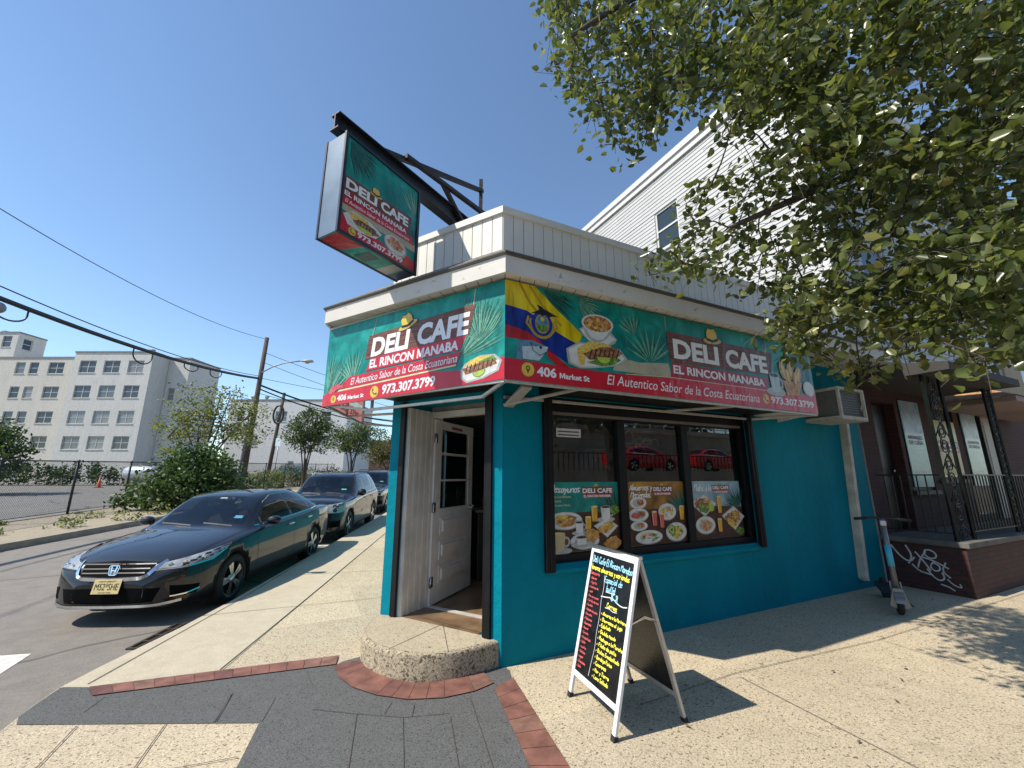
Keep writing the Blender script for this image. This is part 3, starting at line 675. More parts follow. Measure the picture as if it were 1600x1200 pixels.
def palm(b, cu, cv, a0, a1, n, ln, F, h, m, wd=.012, rg=rng):
    for i in range(n):
        a = R(a0+(a1-a0)*(i+.5)/n+rg.uniform(-2, 2)); L = ln*rg.uniform(.8, 1.05); d = (math.cos(a), math.sin(a)); q = (-d[1]*wd, d[0]*wd)
        s0 = rg.uniform(.04, .10); mid = .45*L
        pp = [(cu+d[0]*L*s0, cv+d[1]*L*s0), (cu+d[0]*mid+q[0], cv+d[1]*mid+q[1]), (cu+d[0]*L, cv+d[1]*L), (cu+d[0]*mid-q[0], cv+d[1]*mid-q[1])]
        if CLIP: pp = clip(pp, *CLIP)
        if abs(sum(a[0]*c[1]-c[0]*a[1] for a, c in zip(pp, pp[1:]+pp[:1]))) > 1e-5: poly(b, pp, F, h+i*.00002, m+(i % 2))
def clip(pts, u0, u1, v0, v1): return [(min(max(p[0], u0), u1), min(max(p[1], v0), v1)) for p in pts]
INK = dict(
 teal=m_print('print_teal', [(.2, (.0, .10, .10)), (.5, (.004, .24, .20)), (.75, (.02, .40, .34))], 3.2, 8, .3, 1.2),
 dteal=mat('print_dark_green', (.004, .055, .05), .3, 0, .3, 12), palm1=mat('print_palm_green', (.012, .13, .09), .3, 0, .3, 20), palm2=mat('print_palm_pale', (.16, .36, .24), .3, 0, .3, 20),
 red=mat('print_red', (.56, .014, .030), .3, 0, .06, 5), dred=mat('print_dark_red', (.36, .012, .022), .3, 0, .1, 5),
 wood=m_print('print_wood', [(.25, (.05, .018, .010)), (.5, (.17, .06, .03)), (.75, (.30, .12, .06))], 9, 8, .35, 1.5, (.6, .6, 7)), woodline=mat('print_wood_line', (.035, .014, .008), .4),
 white=mat('print_white', (.80, .80, .80), .3, 0, .02), cream=mat('print_cream', (.72, .62, .34), .3, 0, .05),
 yellow=mat('print_yellow', (.72, .50, .06), .3, 0, .1, 8), flagy=m_print('print_flag_yellow', [(.3, (.42, .30, .0)), (.6, (.80, .60, .01))], 3, 3, .3, .3, (3, 3, .7)), flagb=m_print('print_flag_blue', [(.3, (.004, .012, .10)), (.6, (.01, .04, .30))], 3, 3, .3, .3, (3, 3, .7)), flagr=m_print('print_flag_red', [(.3, (.25, .008, .012)), (.6, (.55, .02, .03))], 3, 3, .3, .3, (3, 3, .7)),
 straw=mat('print_straw', (.62, .42, .10), .3, 0, .15, 25), black=mat('print_black', (.012, .012, .012), .35), brown=mat('print_brown', (.12, .055, .02), .35, 0, .4, 30),
 dish=mat('print_dish', (.66, .66, .62), .3, 0, .12, 12), dishs=mat('print_dish_shade', (.40, .42, .40), .3, 0, .15, 12), soup=m_print('print_soup', [(.35, (.16, .03, .01)), (.5, (.42, .13, .03)), (.62, (.62, .42, .16))], 30, 5),
 rice=m_print('print_rice', [(.35, (.50, .28, .03)), (.6, (.80, .60, .14))], 45, 5), meat=m_print('print_meat', [(.35, (.10, .035, .02)), (.55, (.34, .14, .06)), (.7, (.55, .32, .16))], 32, 5), lime=mat('print_lime', (.42, .55, .07), .3, 0, .2, 30), limed=mat('print_lime_rind', (.10, .25, .02), .3),
 green=m_print('print_salad', [(.35, (.02, .10, .015)), (.6, (.16, .34, .05)), (.72, (.5, .5, .25))], 28, 5), bread=m_print('print_bread', [(.3, (.28, .10, .02)), (.6, (.62, .34, .09)), (.75, (.75, .55, .25))], 18, 5),
 orange=m_print('print_juice', [(.3, (.60, .24, .01)), (.7, (.85, .50, .05))], 6, 3), coffee=mat('print_coffee', (.05, .02, .01), .3), latte=mat('print_latte', (.50, .42, .24), .3, 0, .1, 9), pink=mat('print_pink', (.60, .10, .10), .3, 0, .2, 10),
 blue=mat('print_fish_blue', (.10, .22, .32), .3, 0, .3, 30), pale=mat('print_fish_pale', (.45, .55, .58), .3, 0, .15, 30), gold=mat('print_gold', (.40, .26, .03), .3, 0, .2, 20),
 shrimp=m_print('print_seafood', [(.35, (.40, .16, .07)), (.55, (.66, .40, .22)), (.7, (.78, .66, .45))], 40, 5), sky=m_print('print_sky', [(.3, (.10, .26, .36)), (.7, (.40, .55, .60))], 3, 4), sunset=m_print('print_sunset', [(.3, (.10, .05, .012)), (.55, (.34, .17, .03)), (.75, (.62, .34, .05))], 3, 4), dwood=m_print('print_table', [(.3, (.025, .010, .006)), (.7, (.10, .035, .02))], 6, 6, .35, 1, (.7, .7, 5)), sand=mat('print_sand', (.42, .40, .28), .3, 0, .15, 7))
for m_ in INK.values():                      # slack vinyl: shallow wrinkles
    nt_ = m_.node_tree; p_ = next(n_ for n_ in nt_.nodes if n_.type == 'BSDF_PRINCIPLED'); a_ = noise(nt_, texco(nt_, (1, 1, .45)), 3.2, 3, .5, 1.5); bump(nt_, p_, a_, .45, .03)
IK = list(INK); IM = [INK[k] for k in IK]
def I(k): return IK.index(k)
LY = .0011
def food_plate(b, cu, cv, ru, rv, F, h, kinds, rg, rot=0, square=False):
    if square:
        pts = [(cu+ru*x, cv+rv*y) for x, y in ((-1, .25), (.1, 1), (1, .1), (.05, -1))]; poly(b, pts, F, h, I('dishs')); poly(b, [(cu+(p[0]-cu)*.92, cv+(p[1]-cv)*.9) for p in pts], F, h+LY, I('dish'))
    else: ell(b, cu, cv, ru, rv, F, h, I('dishs'), rot=rot); ell(b, cu, cv+rv*.04, ru*.95, rv*.92, F, h+LY*.5, I('dish'), rot=rot); ell(b, cu, cv, ru*.66, rv*.62, F, h+LY, I('dishs'), rot=rot)
    for i, k in enumerate(kinds):
        a = 2*math.pi*i/len(kinds)+rg.uniform(0, 1); blob(b, cu+ru*.28*math.cos(a), cv+rv*.26*math.sin(a), ru*.42, rv*.42, F, h+LY*(2+i*.4), I(k), rg=rg)
        for q in range(7): blob(b, cu+ru*(.28*math.cos(a)+rg.uniform(-.32, .32)), cv+rv*(.26*math.sin(a)+rg.uniform(-.3, .3)), ru*.10, rv*.12, F, h+LY*(3.8+i*.3)+q*.00004, I(rg.choice(kinds)), 9, rg=rg)
def cup(b, cu, cv, w_, ht, F, h, body='dish', fill='coffee', handle=1):
    ell(b, cu, cv-ht*.5, w_*.95, w_*.28, F, h, I('dishs'))
    if handle: ell(b, cu+handle*w_*.55, cv, w_*.28, ht*.30, F, h+LY*.5, I('dishs')); ell(b, cu+handle*w_*.55, cv, w_*.16, ht*.18, F, h+LY*.7, I('brown'))
    poly(b, [(cu-w_*.5, cv+ht*.45), (cu+w_*.5, cv+ht*.45), (cu+w_*.40, cv-ht*.45), (cu+w_*.2, cv-ht*.52), (cu-w_*.2, cv-ht*.52), (cu-w_*.40, cv-ht*.45)], F, h+LY, I(body))
    ell(b, cu, cv+ht*.45, w_*.5, w_*.16, F, h+LY*1.4, I('dishs')); ell(b, cu, cv+ht*.44, w_*.44, w_*.12, F, h+LY*1.8, I(fill))
def juice(b, cu, cv, w_, ht, F, h, k='orange'):
    poly(b, [(cu-w_*.5, cv+ht*.5), (cu+w_*.5, cv+ht*.5), (cu+w_*.38, cv-ht*.5), (cu-w_*.38, cv-ht*.5)], F, h, I(k)); ell(b, cu, cv+ht*.5, w_*.5, w_*.16, F, h+LY*.5, I('cream')); poly(b, [(cu-w_*.40, cv+ht*.4), (cu-w_*.3, cv+ht*.4), (cu-w_*.25, cv-ht*.4), (cu-w_*.32, cv-ht*.4)], F, h+LY, I('cream'))
def straw_hat(b, cu, cv, s, F, h, tilt=0):
    c, sn = math.cos(R(tilt)), math.sin(R(tilt)); T = lambda pts: [(cu+(x*c-y*sn)*s, cv+(x*sn+y*c)*s) for x, y in pts]
    ell(b, cu, cv, .56*s, .16*s, F, h, I('black'), rot=tilt); ell(b, cu, cv, .53*s, .135*s, F, h+LY*.5, I('straw'), rot=tilt)
    cr = [(-.32, .02), (-.30, .35), (-.18, .52), (0, .47), (.16, .52), (.28, .34), (.32, .02), (0, -.07)]
    poly(b, T([(x*1.07, y*1.05) for x, y in cr]), F, h+LY, I('black')); poly(b, T(cr), F, h+LY*1.5, I('yellow')); poly(b, T([(-.325, .02), (-.315, .12), (0, .04), (.315, .12), (.32, .02), (0, -.07)]), F, h+LY*2, I('black'))
def woodboard(b, pts, F, h, n=5):
    poly(b, pts, F, h, I('wood')); p = [V((*q, 0)) for q in pts]
    for i in range(1, n): a = p[0].lerp(p[3], i/n); c = p[1].lerp(p[2], i/n); line2(b, [(a.x, a.y), ((a.x+c.x)/2, (a.y+c.y)/2+.003), (c.x, c.y)], .006, F, h+LY*.4, I('woodline'))
def phone_icon(b, cu, cv, r, F, h):
    ell(b, cu, cv, r, r, F, h, I('gold')); ell(b, cu, cv, r*.93, r*.93, F, h+LY*.5, I('yellow'))
    line2(b, [(cu-.42*r, cv+.42*r), (cu-.32*r, cv-.05*r), (cu, cv-.36*r), (cu+.42*r, cv-.42*r)], r*.2, F, h+LY, I('brown')); ell(b, cu-.36*r, cv+.40*r, r*.17, r*.24, F, h+LY*1.2, I('brown'), 10, 20); ell(b, cu+.40*r, cv-.36*r, r*.24, r*.17, F, h+LY*1.2, I('brown'), 10, 20)
def pin_icon(b, cu, cv, r, F, h):
    ell(b, cu, cv, r, r, F, h, I('gold')); ell(b, cu, cv, r*.93, r*.93, F, h+LY*.5, I('yellow'))
    poly(b, [(cu-.28*r, cv+.1*r), (cu+.28*r, cv+.1*r), (cu, cv-.6*r)], F, h+LY, I('brown')); ell(b, cu, cv+.2*r, r*.33, r*.33, F, h+LY*1.2, I('brown')); ell(b, cu, cv+.2*r, r*.15, r*.15, F, h+LY*1.6, I('yellow'))

# ------------------------------------------------------------------ wrap-round banner sign under the eaves
OM, OC, OS = .53, .48, .785; BZ0, BZ1 = 2.41, 3.325
pMC, pCS = cornMC(OM, OC), cornCS(OC, OS)
sM = (pMC-C0).dot(W); qM = (pMC-C0).dot(WC); qC = (pCS-C0).dot(WC); tC = (pCS-CL).dot(WS)
aw = thing('banner_sign', 'long red and teal cafe banner wrapped around the corner under the eaves', 'banner', pMC)
FM = lambda u, v, h=0: MK(u, OM+h, v)
FC = lambda u, v, h=0: CH(-u, OC+h, v-.017*max(0, -u))
FS = lambda u, v, h=0: SD(u, OS+h, v)
rg = random.Random(11)
b = MB(); t = []; UR = 4.36; CLIP = (sM+.004, UR-.004, BZ0+.004, BZ1-.004)
# market street face
b.prism([(sM, BZ0), (UR, BZ0), (UR, BZ1), (sM, BZ1)], -.012, 0, FM, I('teal'))
palm(b, .55, 3.30, -75, 20, 22, .34, FM, LY, I('palm1')); palm(b, .15, 3.32, -50, -5, 10, .45, FM, LY*1.2, I('dteal'), .02)
palm(b, 1.25, 3.02, 60, 160, 12, .26, FM, LY, I('palm1')); palm(b, 1.45, 2.75, 20, 160, 18, .42, FM, LY*1.1, I('palm1')); palm(b, 4.3, 2.8, 85, 175, 18, .62, FM, LY, I('dteal'), .02)
poly(b, [(.95, 2.62), (1.75, 2.62), (1.7, 2.78), (1.3, 2.74), (1.0, 2.76)], FM, LY*.8, I('sand'))
poly(b, [(sM,3.325),(.076,3.325),(.175,3.248),(.298,3.146),(.434,3.049),(.596,2.929),(.544,2.823),(.427,2.862),(.291,2.918),(.137,3.004),(-.014,3.068),(sM,3.088)], FM, LY*2, I('flagy'))
poly(b, [(sM,3.088),(-.014,3.068),(.137,3.004),(.291,2.918),(.427,2.862),(.556,2.823),(.448,2.779),(.403,2.692),(.419,2.624),(.285,2.686),(.133,2.794),(-.015,2.869),(sM,2.906)], FM, LY*2, I('flagb'))
poly(b, [(sM,2.906),(-.015,2.869),(.133,2.794),(.285,2.686),(.441,2.58),(.305,2.58),(.196,2.665),(.209,2.745),(.047,2.781),(-.089,2.784),(sM,2.787)], FM, LY*2, I('flagr'))
for f0, f1, wd in (((.02, 3.32), (.36, 2.98), .02), ((-.08, 3.32), (.20, 2.98), .025), ((-.13, 3.05), (.25, 2.72), .022)): line2(b, [f0, ((f0[0]+f1[0])/2-.03, (f0[1]+f1[1])/2-.01), f1], wd, FM, LY*2.4, I('gold' if f0[1] > 3.1 else 'flagb'))
# coat of arms
ell(b, .147, 2.955, .135, .135, FM, LY*3, I('gold'), a0=-200, a1=20); ell(b, .147, 2.965, .112, .118, FM, LY*3.3, I('flagb')); ell(b, .15, 2.965, .075, .095, FM, LY*3.6, I('gold')); ell(b, .15, 2.965, .062, .082, FM, LY*3.9, I('blue')); ell(b, .15, 2.925, .055, .035, FM, LY*4.2, I('green')); ell(b, .15, 3.01, .02, .02, FM, LY*4.2, I('yellow'))
poly(b, [(.095,3.145),(.135,3.135),(.172,3.112),(.25,3.085),(.33,3.058),(.26,3.056),(.227,3.04),(.19,3.06),(.15,3.04),(.11,3.06),(.03,3.05),(.09,3.08),(.12,3.10)], FM, LY*4.5, I('black'))
for sg in (-1, 1):
    line2(b, [(.147+sg*.08, 2.86), (.147+sg*.16, 2.95), (.147+sg*.14, 3.02)], .022, FM, LY*3.8, I('gold'))
# fish
poly(b, [(-.11,2.61),(-.089,2.78),(.047,2.791),(.209,2.749),(.186,2.703),(.109,2.61)], FM, LY*3, I('pale')); poly(b, [(-.099,2.717),(-.089,2.78),(.047,2.791),(.194,2.753),(.047,2.738)], FM, LY*3.4, I('blue')); line2(b, [(.03, 2.77), (.05, 2.70), (.12, 2.66), (.19, 2.70)], .008, FM, LY*3.8, I('black')); ell(b, .13, 2.735, .014, .014, FM, LY*3.8, I('black')); poly(b, [(-.12, 2.60), (-.05, 2.60), (-.06, 2.72), (-.10, 2.76)], FM, LY*3.9, I('blue'))
# soup
poly(b, [(.558,2.985),(.60,2.93),(.68,2.87),(.765,2.845),(.88,2.85),(.98,2.89),(1.015,2.94),(.95,3.0),(.62,3.02)], FM, LY*3, I('dishs')); poly(b, [(.575,2.985),(.66,2.89),(.765,2.862),(.9,2.875),(.995,2.94),(.9,2.99),(.65,3.0)], FM, LY*3.3, I('dish'))
poly(b, [(.595,3.062),(.974,3.091),(.955,3.02),(.897,2.939),(.83,2.89),(.766,2.872),(.70,2.885),(.644,2.921),(.61,2.99)], FM, LY*3.8, I('dishs')); poly(b, [(.64,3.062),(.93,3.07),(.90,2.98),(.84,2.92),(.766,2.90),(.70,2.92),(.66,2.97)], FM, LY*4.0, I('dish'))
ell(b, .782, 3.071, .194, .097, FM, LY*4.2, I('dish'), rot=4); ell(b, .782, 3.069, .172, .082, FM, LY*4.5, I('soup'), rot=4)
for i in range(14): blob(b, .782+rg.uniform(-.12, .12), 3.069+rg.uniform(-.05, .05), .022, .015, FM, LY*4.8+i*.00003, I(rg.choice(('rice', 'bread', 'shrimp'))), 8, rg=rg)
# grilled plate
poly(b, [(.40,2.764),(.545,2.85),(.791,2.865),(1.047,2.84),(1.135,2.753),(1.037,2.674),(.778,2.622),(.558,2.59),(.425,2.62)], FM, LY*5, I('dishs')); poly(b, [(.425,2.76),(.555,2.835),(.791,2.85),(1.03,2.825),(1.10,2.753),(1.02,2.69),(.778,2.64),(.57,2.61),(.45,2.635)], FM, LY*5.4, I('dish'))
poly(b, [(.518,2.778),(.666,2.872),(.842,2.880),(.943,2.855),(.788,2.81),(.62,2.74),(.60,2.62),(.547,2.624)], FM, LY*5.8, I('rice')); poly(b, [(.63,2.66),(.80,2.64),(.95,2.67),(1.05,2.73),(.98,2.76),(.78,2.71)], FM, LY*6, I('green'))
poly(b, [(.588,2.74),(.68,2.78),(.789,2.829),(.90,2.85),(.996,2.847),(1.077,2.806),(.989,2.745),(.88,2.72),(.782,2.70),(.66,2.69)], FM, LY*6.3, I('meat'))
for i in range(7): line2(b, [(.66+.055*i, 2.70+.006*i), (.70+.055*i, 2.80+.006*i)], .012, FM, LY*6.7, I('black'))
ell(b, .835, 2.735, .09, .07, FM, LY*7, I('limed'), 16, 4, 180, 360); ell(b, .835, 2.733, .08, .06, FM, LY*7.3, I('lime'), 16, 4, 180, 360)
# name board
woodboard(b, [(1.70,3.145),(3.52,3.135),(3.46,2.838),(1.735,2.80)], FM, LY*4)
poly(b, [(1.745,2.795),(3.40,2.797),(3.345,2.64),(1.72,2.632)], FM, LY*4.4, I('dred'))
line2(b, [(1.70, 3.14), (1.70, 3.32)], .006, FM, LY*4, I('sand')); line2(b, [(3.42, 3.13), (3.42, 3.32)], .006, FM, LY*4, I('sand'))
text(t, 'DELI', FM, 1.79, 2.51, 2.85, .222, LY*6, 0, .042); text(t, 'CAFE', FM, 2.63, 3.40, 2.85, .222, LY*6, 0, .042); text(t, 'EL RINCON MANABA', FM, 1.765, 3.305, 2.678, .093, LY*6, 0, .035)
straw_hat(b, 2.43, 3.135, .29, FM, LY*7.5, 5)
# breads, mug, dish
poly(b, [(3.30, 2.62), (4.3, 2.62), (4.3, 2.80), (3.9, 2.84), (3.40, 2.80)], FM, LY*1.5, I('palm1'))
cup(b, 3.51, 2.745, .20, .23, FM, LY*8, 'pale', 'coffee')
poly(b, [(3.67,2.80),(4.08,2.80),(3.99,2.62),(3.73,2.61)], FM, LY*8.6, I('bread'))
for x, y, rx, ry, ro in ((3.70, 2.93, .06, .12, 15), (3.86, 2.95, .065, .13, -5), (4.02, 2.90, .065, .12, -20), (3.79, 2.86, .06, .10, 5), (3.95, 2.84, .06, .10, -12)): ell(b, x, y, rx, ry, FM, LY*9+(x-3.7)*.001, I('bread'), rot=ro); ell(b, x+.01, y+.01, rx*.4, ry*.75, FM, LY*9.6+(x-3.7)*.001, I('yellow'), rot=ro)
ell(b, 4.22, 2.73, .125, .105, FM, LY*8.6, I('dishs'), rot=-10); ell(b, 4.22, 2.735, .108, .09, FM, LY*9, I('dish'), rot=-10)
# red foot
poly(b, [(sM,2.600),(.42,2.585),(1.2,2.59),(1.72,2.625),(3.40,2.645),(3.95,2.63),(4.36,2.70),(UR,BZ0),(sM,BZ0)], FM, LY*4.8, I('red')); line2(b, [(1.1, 2.597), (1.72, 2.628), (3.35, 2.634)], .007, FM, LY*5, I('cream'))
pin_icon(b, -.005, 2.516, .066, FM, LY*5.6); text(t, '406', FM, .085, .288, 2.468, .088, LY*6.4, 0, .035); text(t, 'Market St', FM, .322, .655, 2.470, .052, LY*6.4, 0, .035)
text(t, 'El Autentico Sabor de la Costa Ecuatoriana', FM, .86, 3.16, 2.468, .098, LY*6.4, 0, .004, .22)
phone_icon(b, 3.29, 2.524, .062, FM, LY*5.6); text(t, '973.307.3799', FM, 3.385, 4.28, 2.478, .088, LY*6.4, 0, .035)
# corner face
q0, q1 = -qC, -qM; CLIP = (q0+.004, q1-.004, BZ0+.004, BZ1-.004)
b.prism([(q0, BZ0), (q1, BZ0), (q1, BZ1), (q0, BZ1)], -.012, 0, FC, I('teal'))
palm(b, -.18, 2.66, 8, 96, 46, .66, FC, LY, I('palm1'), .008); palm(b, .05, 2.78, 30, 150, 34, .5, FC, LY*1.6, I('palm1'), .007); palm(b, -2.05, 2.50, 20, 95, 26, .55, FC, LY, I('palm1'), .01); palm(b, -1.62, 2.62, 60, 150, 18, .42, FC, LY*1.3, I('palm1'), .01)
woodboard(b, [(-1.41,3.118),(.005,3.165),(-.066,2.872),(-1.455,2.86)], FC, LY*4)
poly(b, [(-1.36,2.86),(-.10,2.873),(-.165,2.745),(-1.425,2.725)], FC, LY*4.5, I('red'))
line2(b, [(-1.36, 3.11), (-1.30, 3.31)], .008, FC, LY*4, I('sand')); line2(b, [(-.02, 3.15), (0, 3.31)], .012, FC, LY*4, I('sand'))
text(t, 'DELI', FC, -1.365, -.80, 2.872, .208, LY*6, 0, .042, .12); text(t, 'CAFE', FC, -.70, -.055, 2.880, .218, LY*6, 0, .042, .12); text(t, 'EL RINCON MANABA', FC, -1.375, -.185, 2.748, .095, LY*6, 0, .035, .1)
straw_hat(b, -.84, 3.125, .25, FC, LY*7.5, 14)
poly(b, [(-1.68,2.700),(-.15,2.727),(-.20,2.615),(-1.81,2.577),(-1.78,2.64)], FC, LY*5, I('red')); poly(b, [(-1.84,2.571),(-.20,2.612),(-.207,2.597),(-1.86,2.552)], FC, LY*5.3, I('cream'))
text(t, 'El Autentico Sabor de la Costa Ecuatoriana', FC, -1.65, -.19, 2.604, .075, LY*6.6, 0, .004, .22, .03)
poly(b, [(q0,2.545),(-1.79,2.558),(-.55,2.592),(-.10,2.54),(.30,2.61),(q1,2.600),(q1,BZ0),(q0,BZ0)], FC, LY*4.8, I('red'))
for x, y, r_ in ((-1.93, 2.59, .05), (-1.86, 2.61, .045), (-1.80, 2.605, .03), (-1.98, 2.565, .035)): blob(b, x, y, r_, r_*.7, FC, LY*6.2+r_*.004, I('pink'), rg=rg)
for a in range(6): line2(b, [(-1.93+.03*a, 2.58), (-1.98+.045*a, 2.645)], .006, FC, LY*6.6, I('red'))
pin_icon(b, -1.918, 2.475, .046, FC, LY*5.6); text(t, '406', FC, -1.855, -1.70, 2.447, .066, LY*6.4, 0, .035, .1); text(t, 'Market St', FC, -1.68, -1.425, 2.446, .042, LY*6.4, 0, .035, .1)
phone_icon(b, -1.267, 2.482, .064, FC, LY*5.6); text(t, '973.307.3799', FC, -1.15, -.445, 2.442, .098, LY*6.4, 0, .035, .1)
poly(b, [(-.15,2.55),(-.10,2.60),(.06,2.655),(.222,2.645),(.295,2.578),(.26,2.49),(.105,2.438),(-.075,2.418),(-.14,2.46)], FC, LY*6.2, I('dishs')); poly(b, [(-.12,2.55),(-.08,2.592),(.06,2.638),(.21,2.63),(.272,2.575),(.24,2.50),(.10,2.455),(-.07,2.436),(-.12,2.47)], FC, LY*6.6, I('dish'))
poly(b, [(-.11,2.57),(-.04,2.625),(.046,2.645),(.20,2.635),(.25,2.59),(.09,2.57)], FC, LY*7, I('rice')); poly(b, [(.05,2.60),(.20,2.635),(.25,2.59),(.12,2.57)], FC, LY*7.2, I('green')); poly(b, [(-.13,2.555),(.061,2.585),(.223,2.60),(.245,2.555),(.062,2.515),(-.092,2.495)], FC, LY*7.5, I('meat'))
for i in range(7): line2(b, [(-.09+.045*i, 2.51+.004*i), (-.07+.045*i, 2.58+.004*i)], .010, FC, LY*7.9, I('black'))
ell(b, .055, 2.512, .07, .055, FC, LY*8.2, I('limed'), 16, 10, 180, 360); ell(b, .055, 2.51, .062, .046, FC, LY*8.5, I('lime'), 16, 10, 180, 360)
# side street face, seen from behind
def m_backlit(name, c):
    m, nt, p, o = new_mat(name); n = noise(nt, texco(nt), 5, 5); col = ramp(nt, n, [(.3, tuple(x*.75 for x in c)), (.7, c)]); nt.links.new(col, p.inputs['Base Color']); p.inputs['Roughness'].default_value = .5
    tr = nt.nodes.new('ShaderNodeBsdfTranslucent'); nt.links.new(col, tr.inputs[0]); x = nt.nodes.new('ShaderNodeMixShader'); x.inputs[0].default_value = .55
    nt.links.new(p.outputs[0], x.inputs[1]); nt.links.new(tr.outputs[0], x.inputs[2]); nt.links.new(x.outputs[0], o.inputs[0]); return m
b2 = MB(); E1 = 1.75
F_in = lambda u, v, h=0: FS(u, v, -h)
b2.prism([(tC, BZ0), (E1, BZ0), (E1, 2.60), (tC, 2.57)], None, 0, FS, 1); b2.prism([(tC, 2.57), (E1, 2.60), (E1, 2.68), (tC, 2.66)], None, 0, FS, 0); b2.prism([(tC, 2.66), (E1, 2.68), (E1, 2.80), (tC, 2.80)], None, 0, FS, 1); b2.prism([(tC, 2.80), (E1, 2.80), (E1, BZ1), (tC, BZ1)], None, 0, FS, 0)
text(b2, 'DELI CAFE', F_in, tC+.3, E1-.15, 2.87, .2, .0024, 2, .04); text(b2, '973.307.3799', F_in, tC+.3, E1-.2, 2.46, .08, .0024, 2, .03)
b2.build('banner_back', [m_backlit('backlit_pale', (.52, .60, .55)), m_backlit('backlit_red', (.62, .22, .20)), mat('banner_back_mark', (.26, .33, .30), .6)], aw, recalc=False)
b.build('banner', IM, aw, recalc=False)
for x in t: x.build('lettering', INK['white'], aw, recalc=False)
CLIP = None
# tube frame
b = MB(); zb = BZ0-.012
pw = [MK(3.70, .02, 0), MK(.05, .02, 0), CH(1.45, .02, 0)]
crn = [MK(UR, OM-.02, 0), cornMC(OM-.02, OC-.02), cornCS(OC-.02, OS-.02), SD(E1, OS-.02, 0)]
for p, q in zip(crn, crn[1:]):
    for z in (zb, BZ1-.02): b.bar(p+UZ*z, q+UZ*z, .028, .028)
for p in crn: b.bar(p+UZ*zb, p+UZ*(BZ1-.02), .028, .028)
for p, q in ((MK(.0, .035, zb-.04), MK(3.72, .035, zb-.04)), (CH(.0, .345, zb-.09), CH(1.5, .345, zb-.09)), (MK(3.70, .035, zb-.04), crn[0]+UZ*zb), (MK(.0, .03, zb-.12), MK(.55, OM-.03, zb)), (MK(2.1, .03, zb-.04), MK(2.75, OM-.03, zb)),
             (CH(1.5, .345, zb-.09), crn[2]+UZ*zb), (CH(.0, .345, zb-.09), crn[1]+UZ*zb), (CH(1.5, .3, zb-.09), CH(1.5, .3, 2.75)), (SD(.25, .03, zb-.05), SD(.9, OS-.04, zb)), (SD(.25, .03, zb-.05), SD(1.7, .03, zb-.05)), (SD(1.7, .03, zb-.05), crn[3]+UZ*zb), (SD(.85, OS-.03, zb), SD(.85, OS-.03, BZ1))): b.bar(p, q, .028, .028)
b.bar(MK(.06, .01, zb-.12), MK(.06, .40, zb), .10, .03)
b.build('frame', M_galv, aw, bevel=.003)
b = MB(); b.prism([(OM-.035, BZ0+.005), (.0, BZ0-.05), (.0, BZ0+.35), (OM-.035, BZ1-.1)], UR-.02, UR+.0, lambda o, z, s: MK(s, o, z)); b.build('end_panel', M_offwhite, aw)
b = MB(); b.box((UR-.62, .06, BZ0-.005), (UR-.03, OM-.04, BZ0+.005), 0, MK); b.build('bottom_panel', M_offwhite, aw)

# ------------------------------------------------------------------ projecting box sign
KS = 1.2; S0 = V((-1.536, 3.240, 3.702)); DSG = hd(30.5); NSG = V((DSG.y, -DSG.x, 0)); SLN, SH, STH = .826, .862, .235
def SG(u, v, h=0): return S0+(DSG*u+NSG*h+UZ*v)*KS
bx = thing('hanging_sign', 'square cafe box sign hanging from the steel arm above the corner roof', 'sign', SG(0, SH+.05, 0))
b = MB(); fr = .024
b.box((.006, -STH+.006, .006), (SLN-.006, -.006, SH-.006), 0, lambda u, h, v: SG(u, v, h))
b.build('cabinet', mat('blue_grey_cabinet', (.10, .155, .22), .45, .2, .12, 4), bx)
b = MB()
for h0, h1 in ((-.012, .008), (-STH-.008, -STH+.012)):
    for a, c in (((0, 0), (SLN, fr)), ((0, SH-fr), (SLN, SH)), ((0, fr), (fr, SH-fr)), ((SLN-fr, fr), (SLN, SH-fr))): b.box((a[0], h0, a[1]), (c[0], h1, c[1]), 0, lambda u, h, v: SG(u, v, h))
b.build('frame', mat('navy_frame', (.012, .018, .035), .4), bx, bevel=.003)
b = MB(); t = []; LX = LY*.8; CLIP = (fr, SLN-fr, fr, SH-fr)
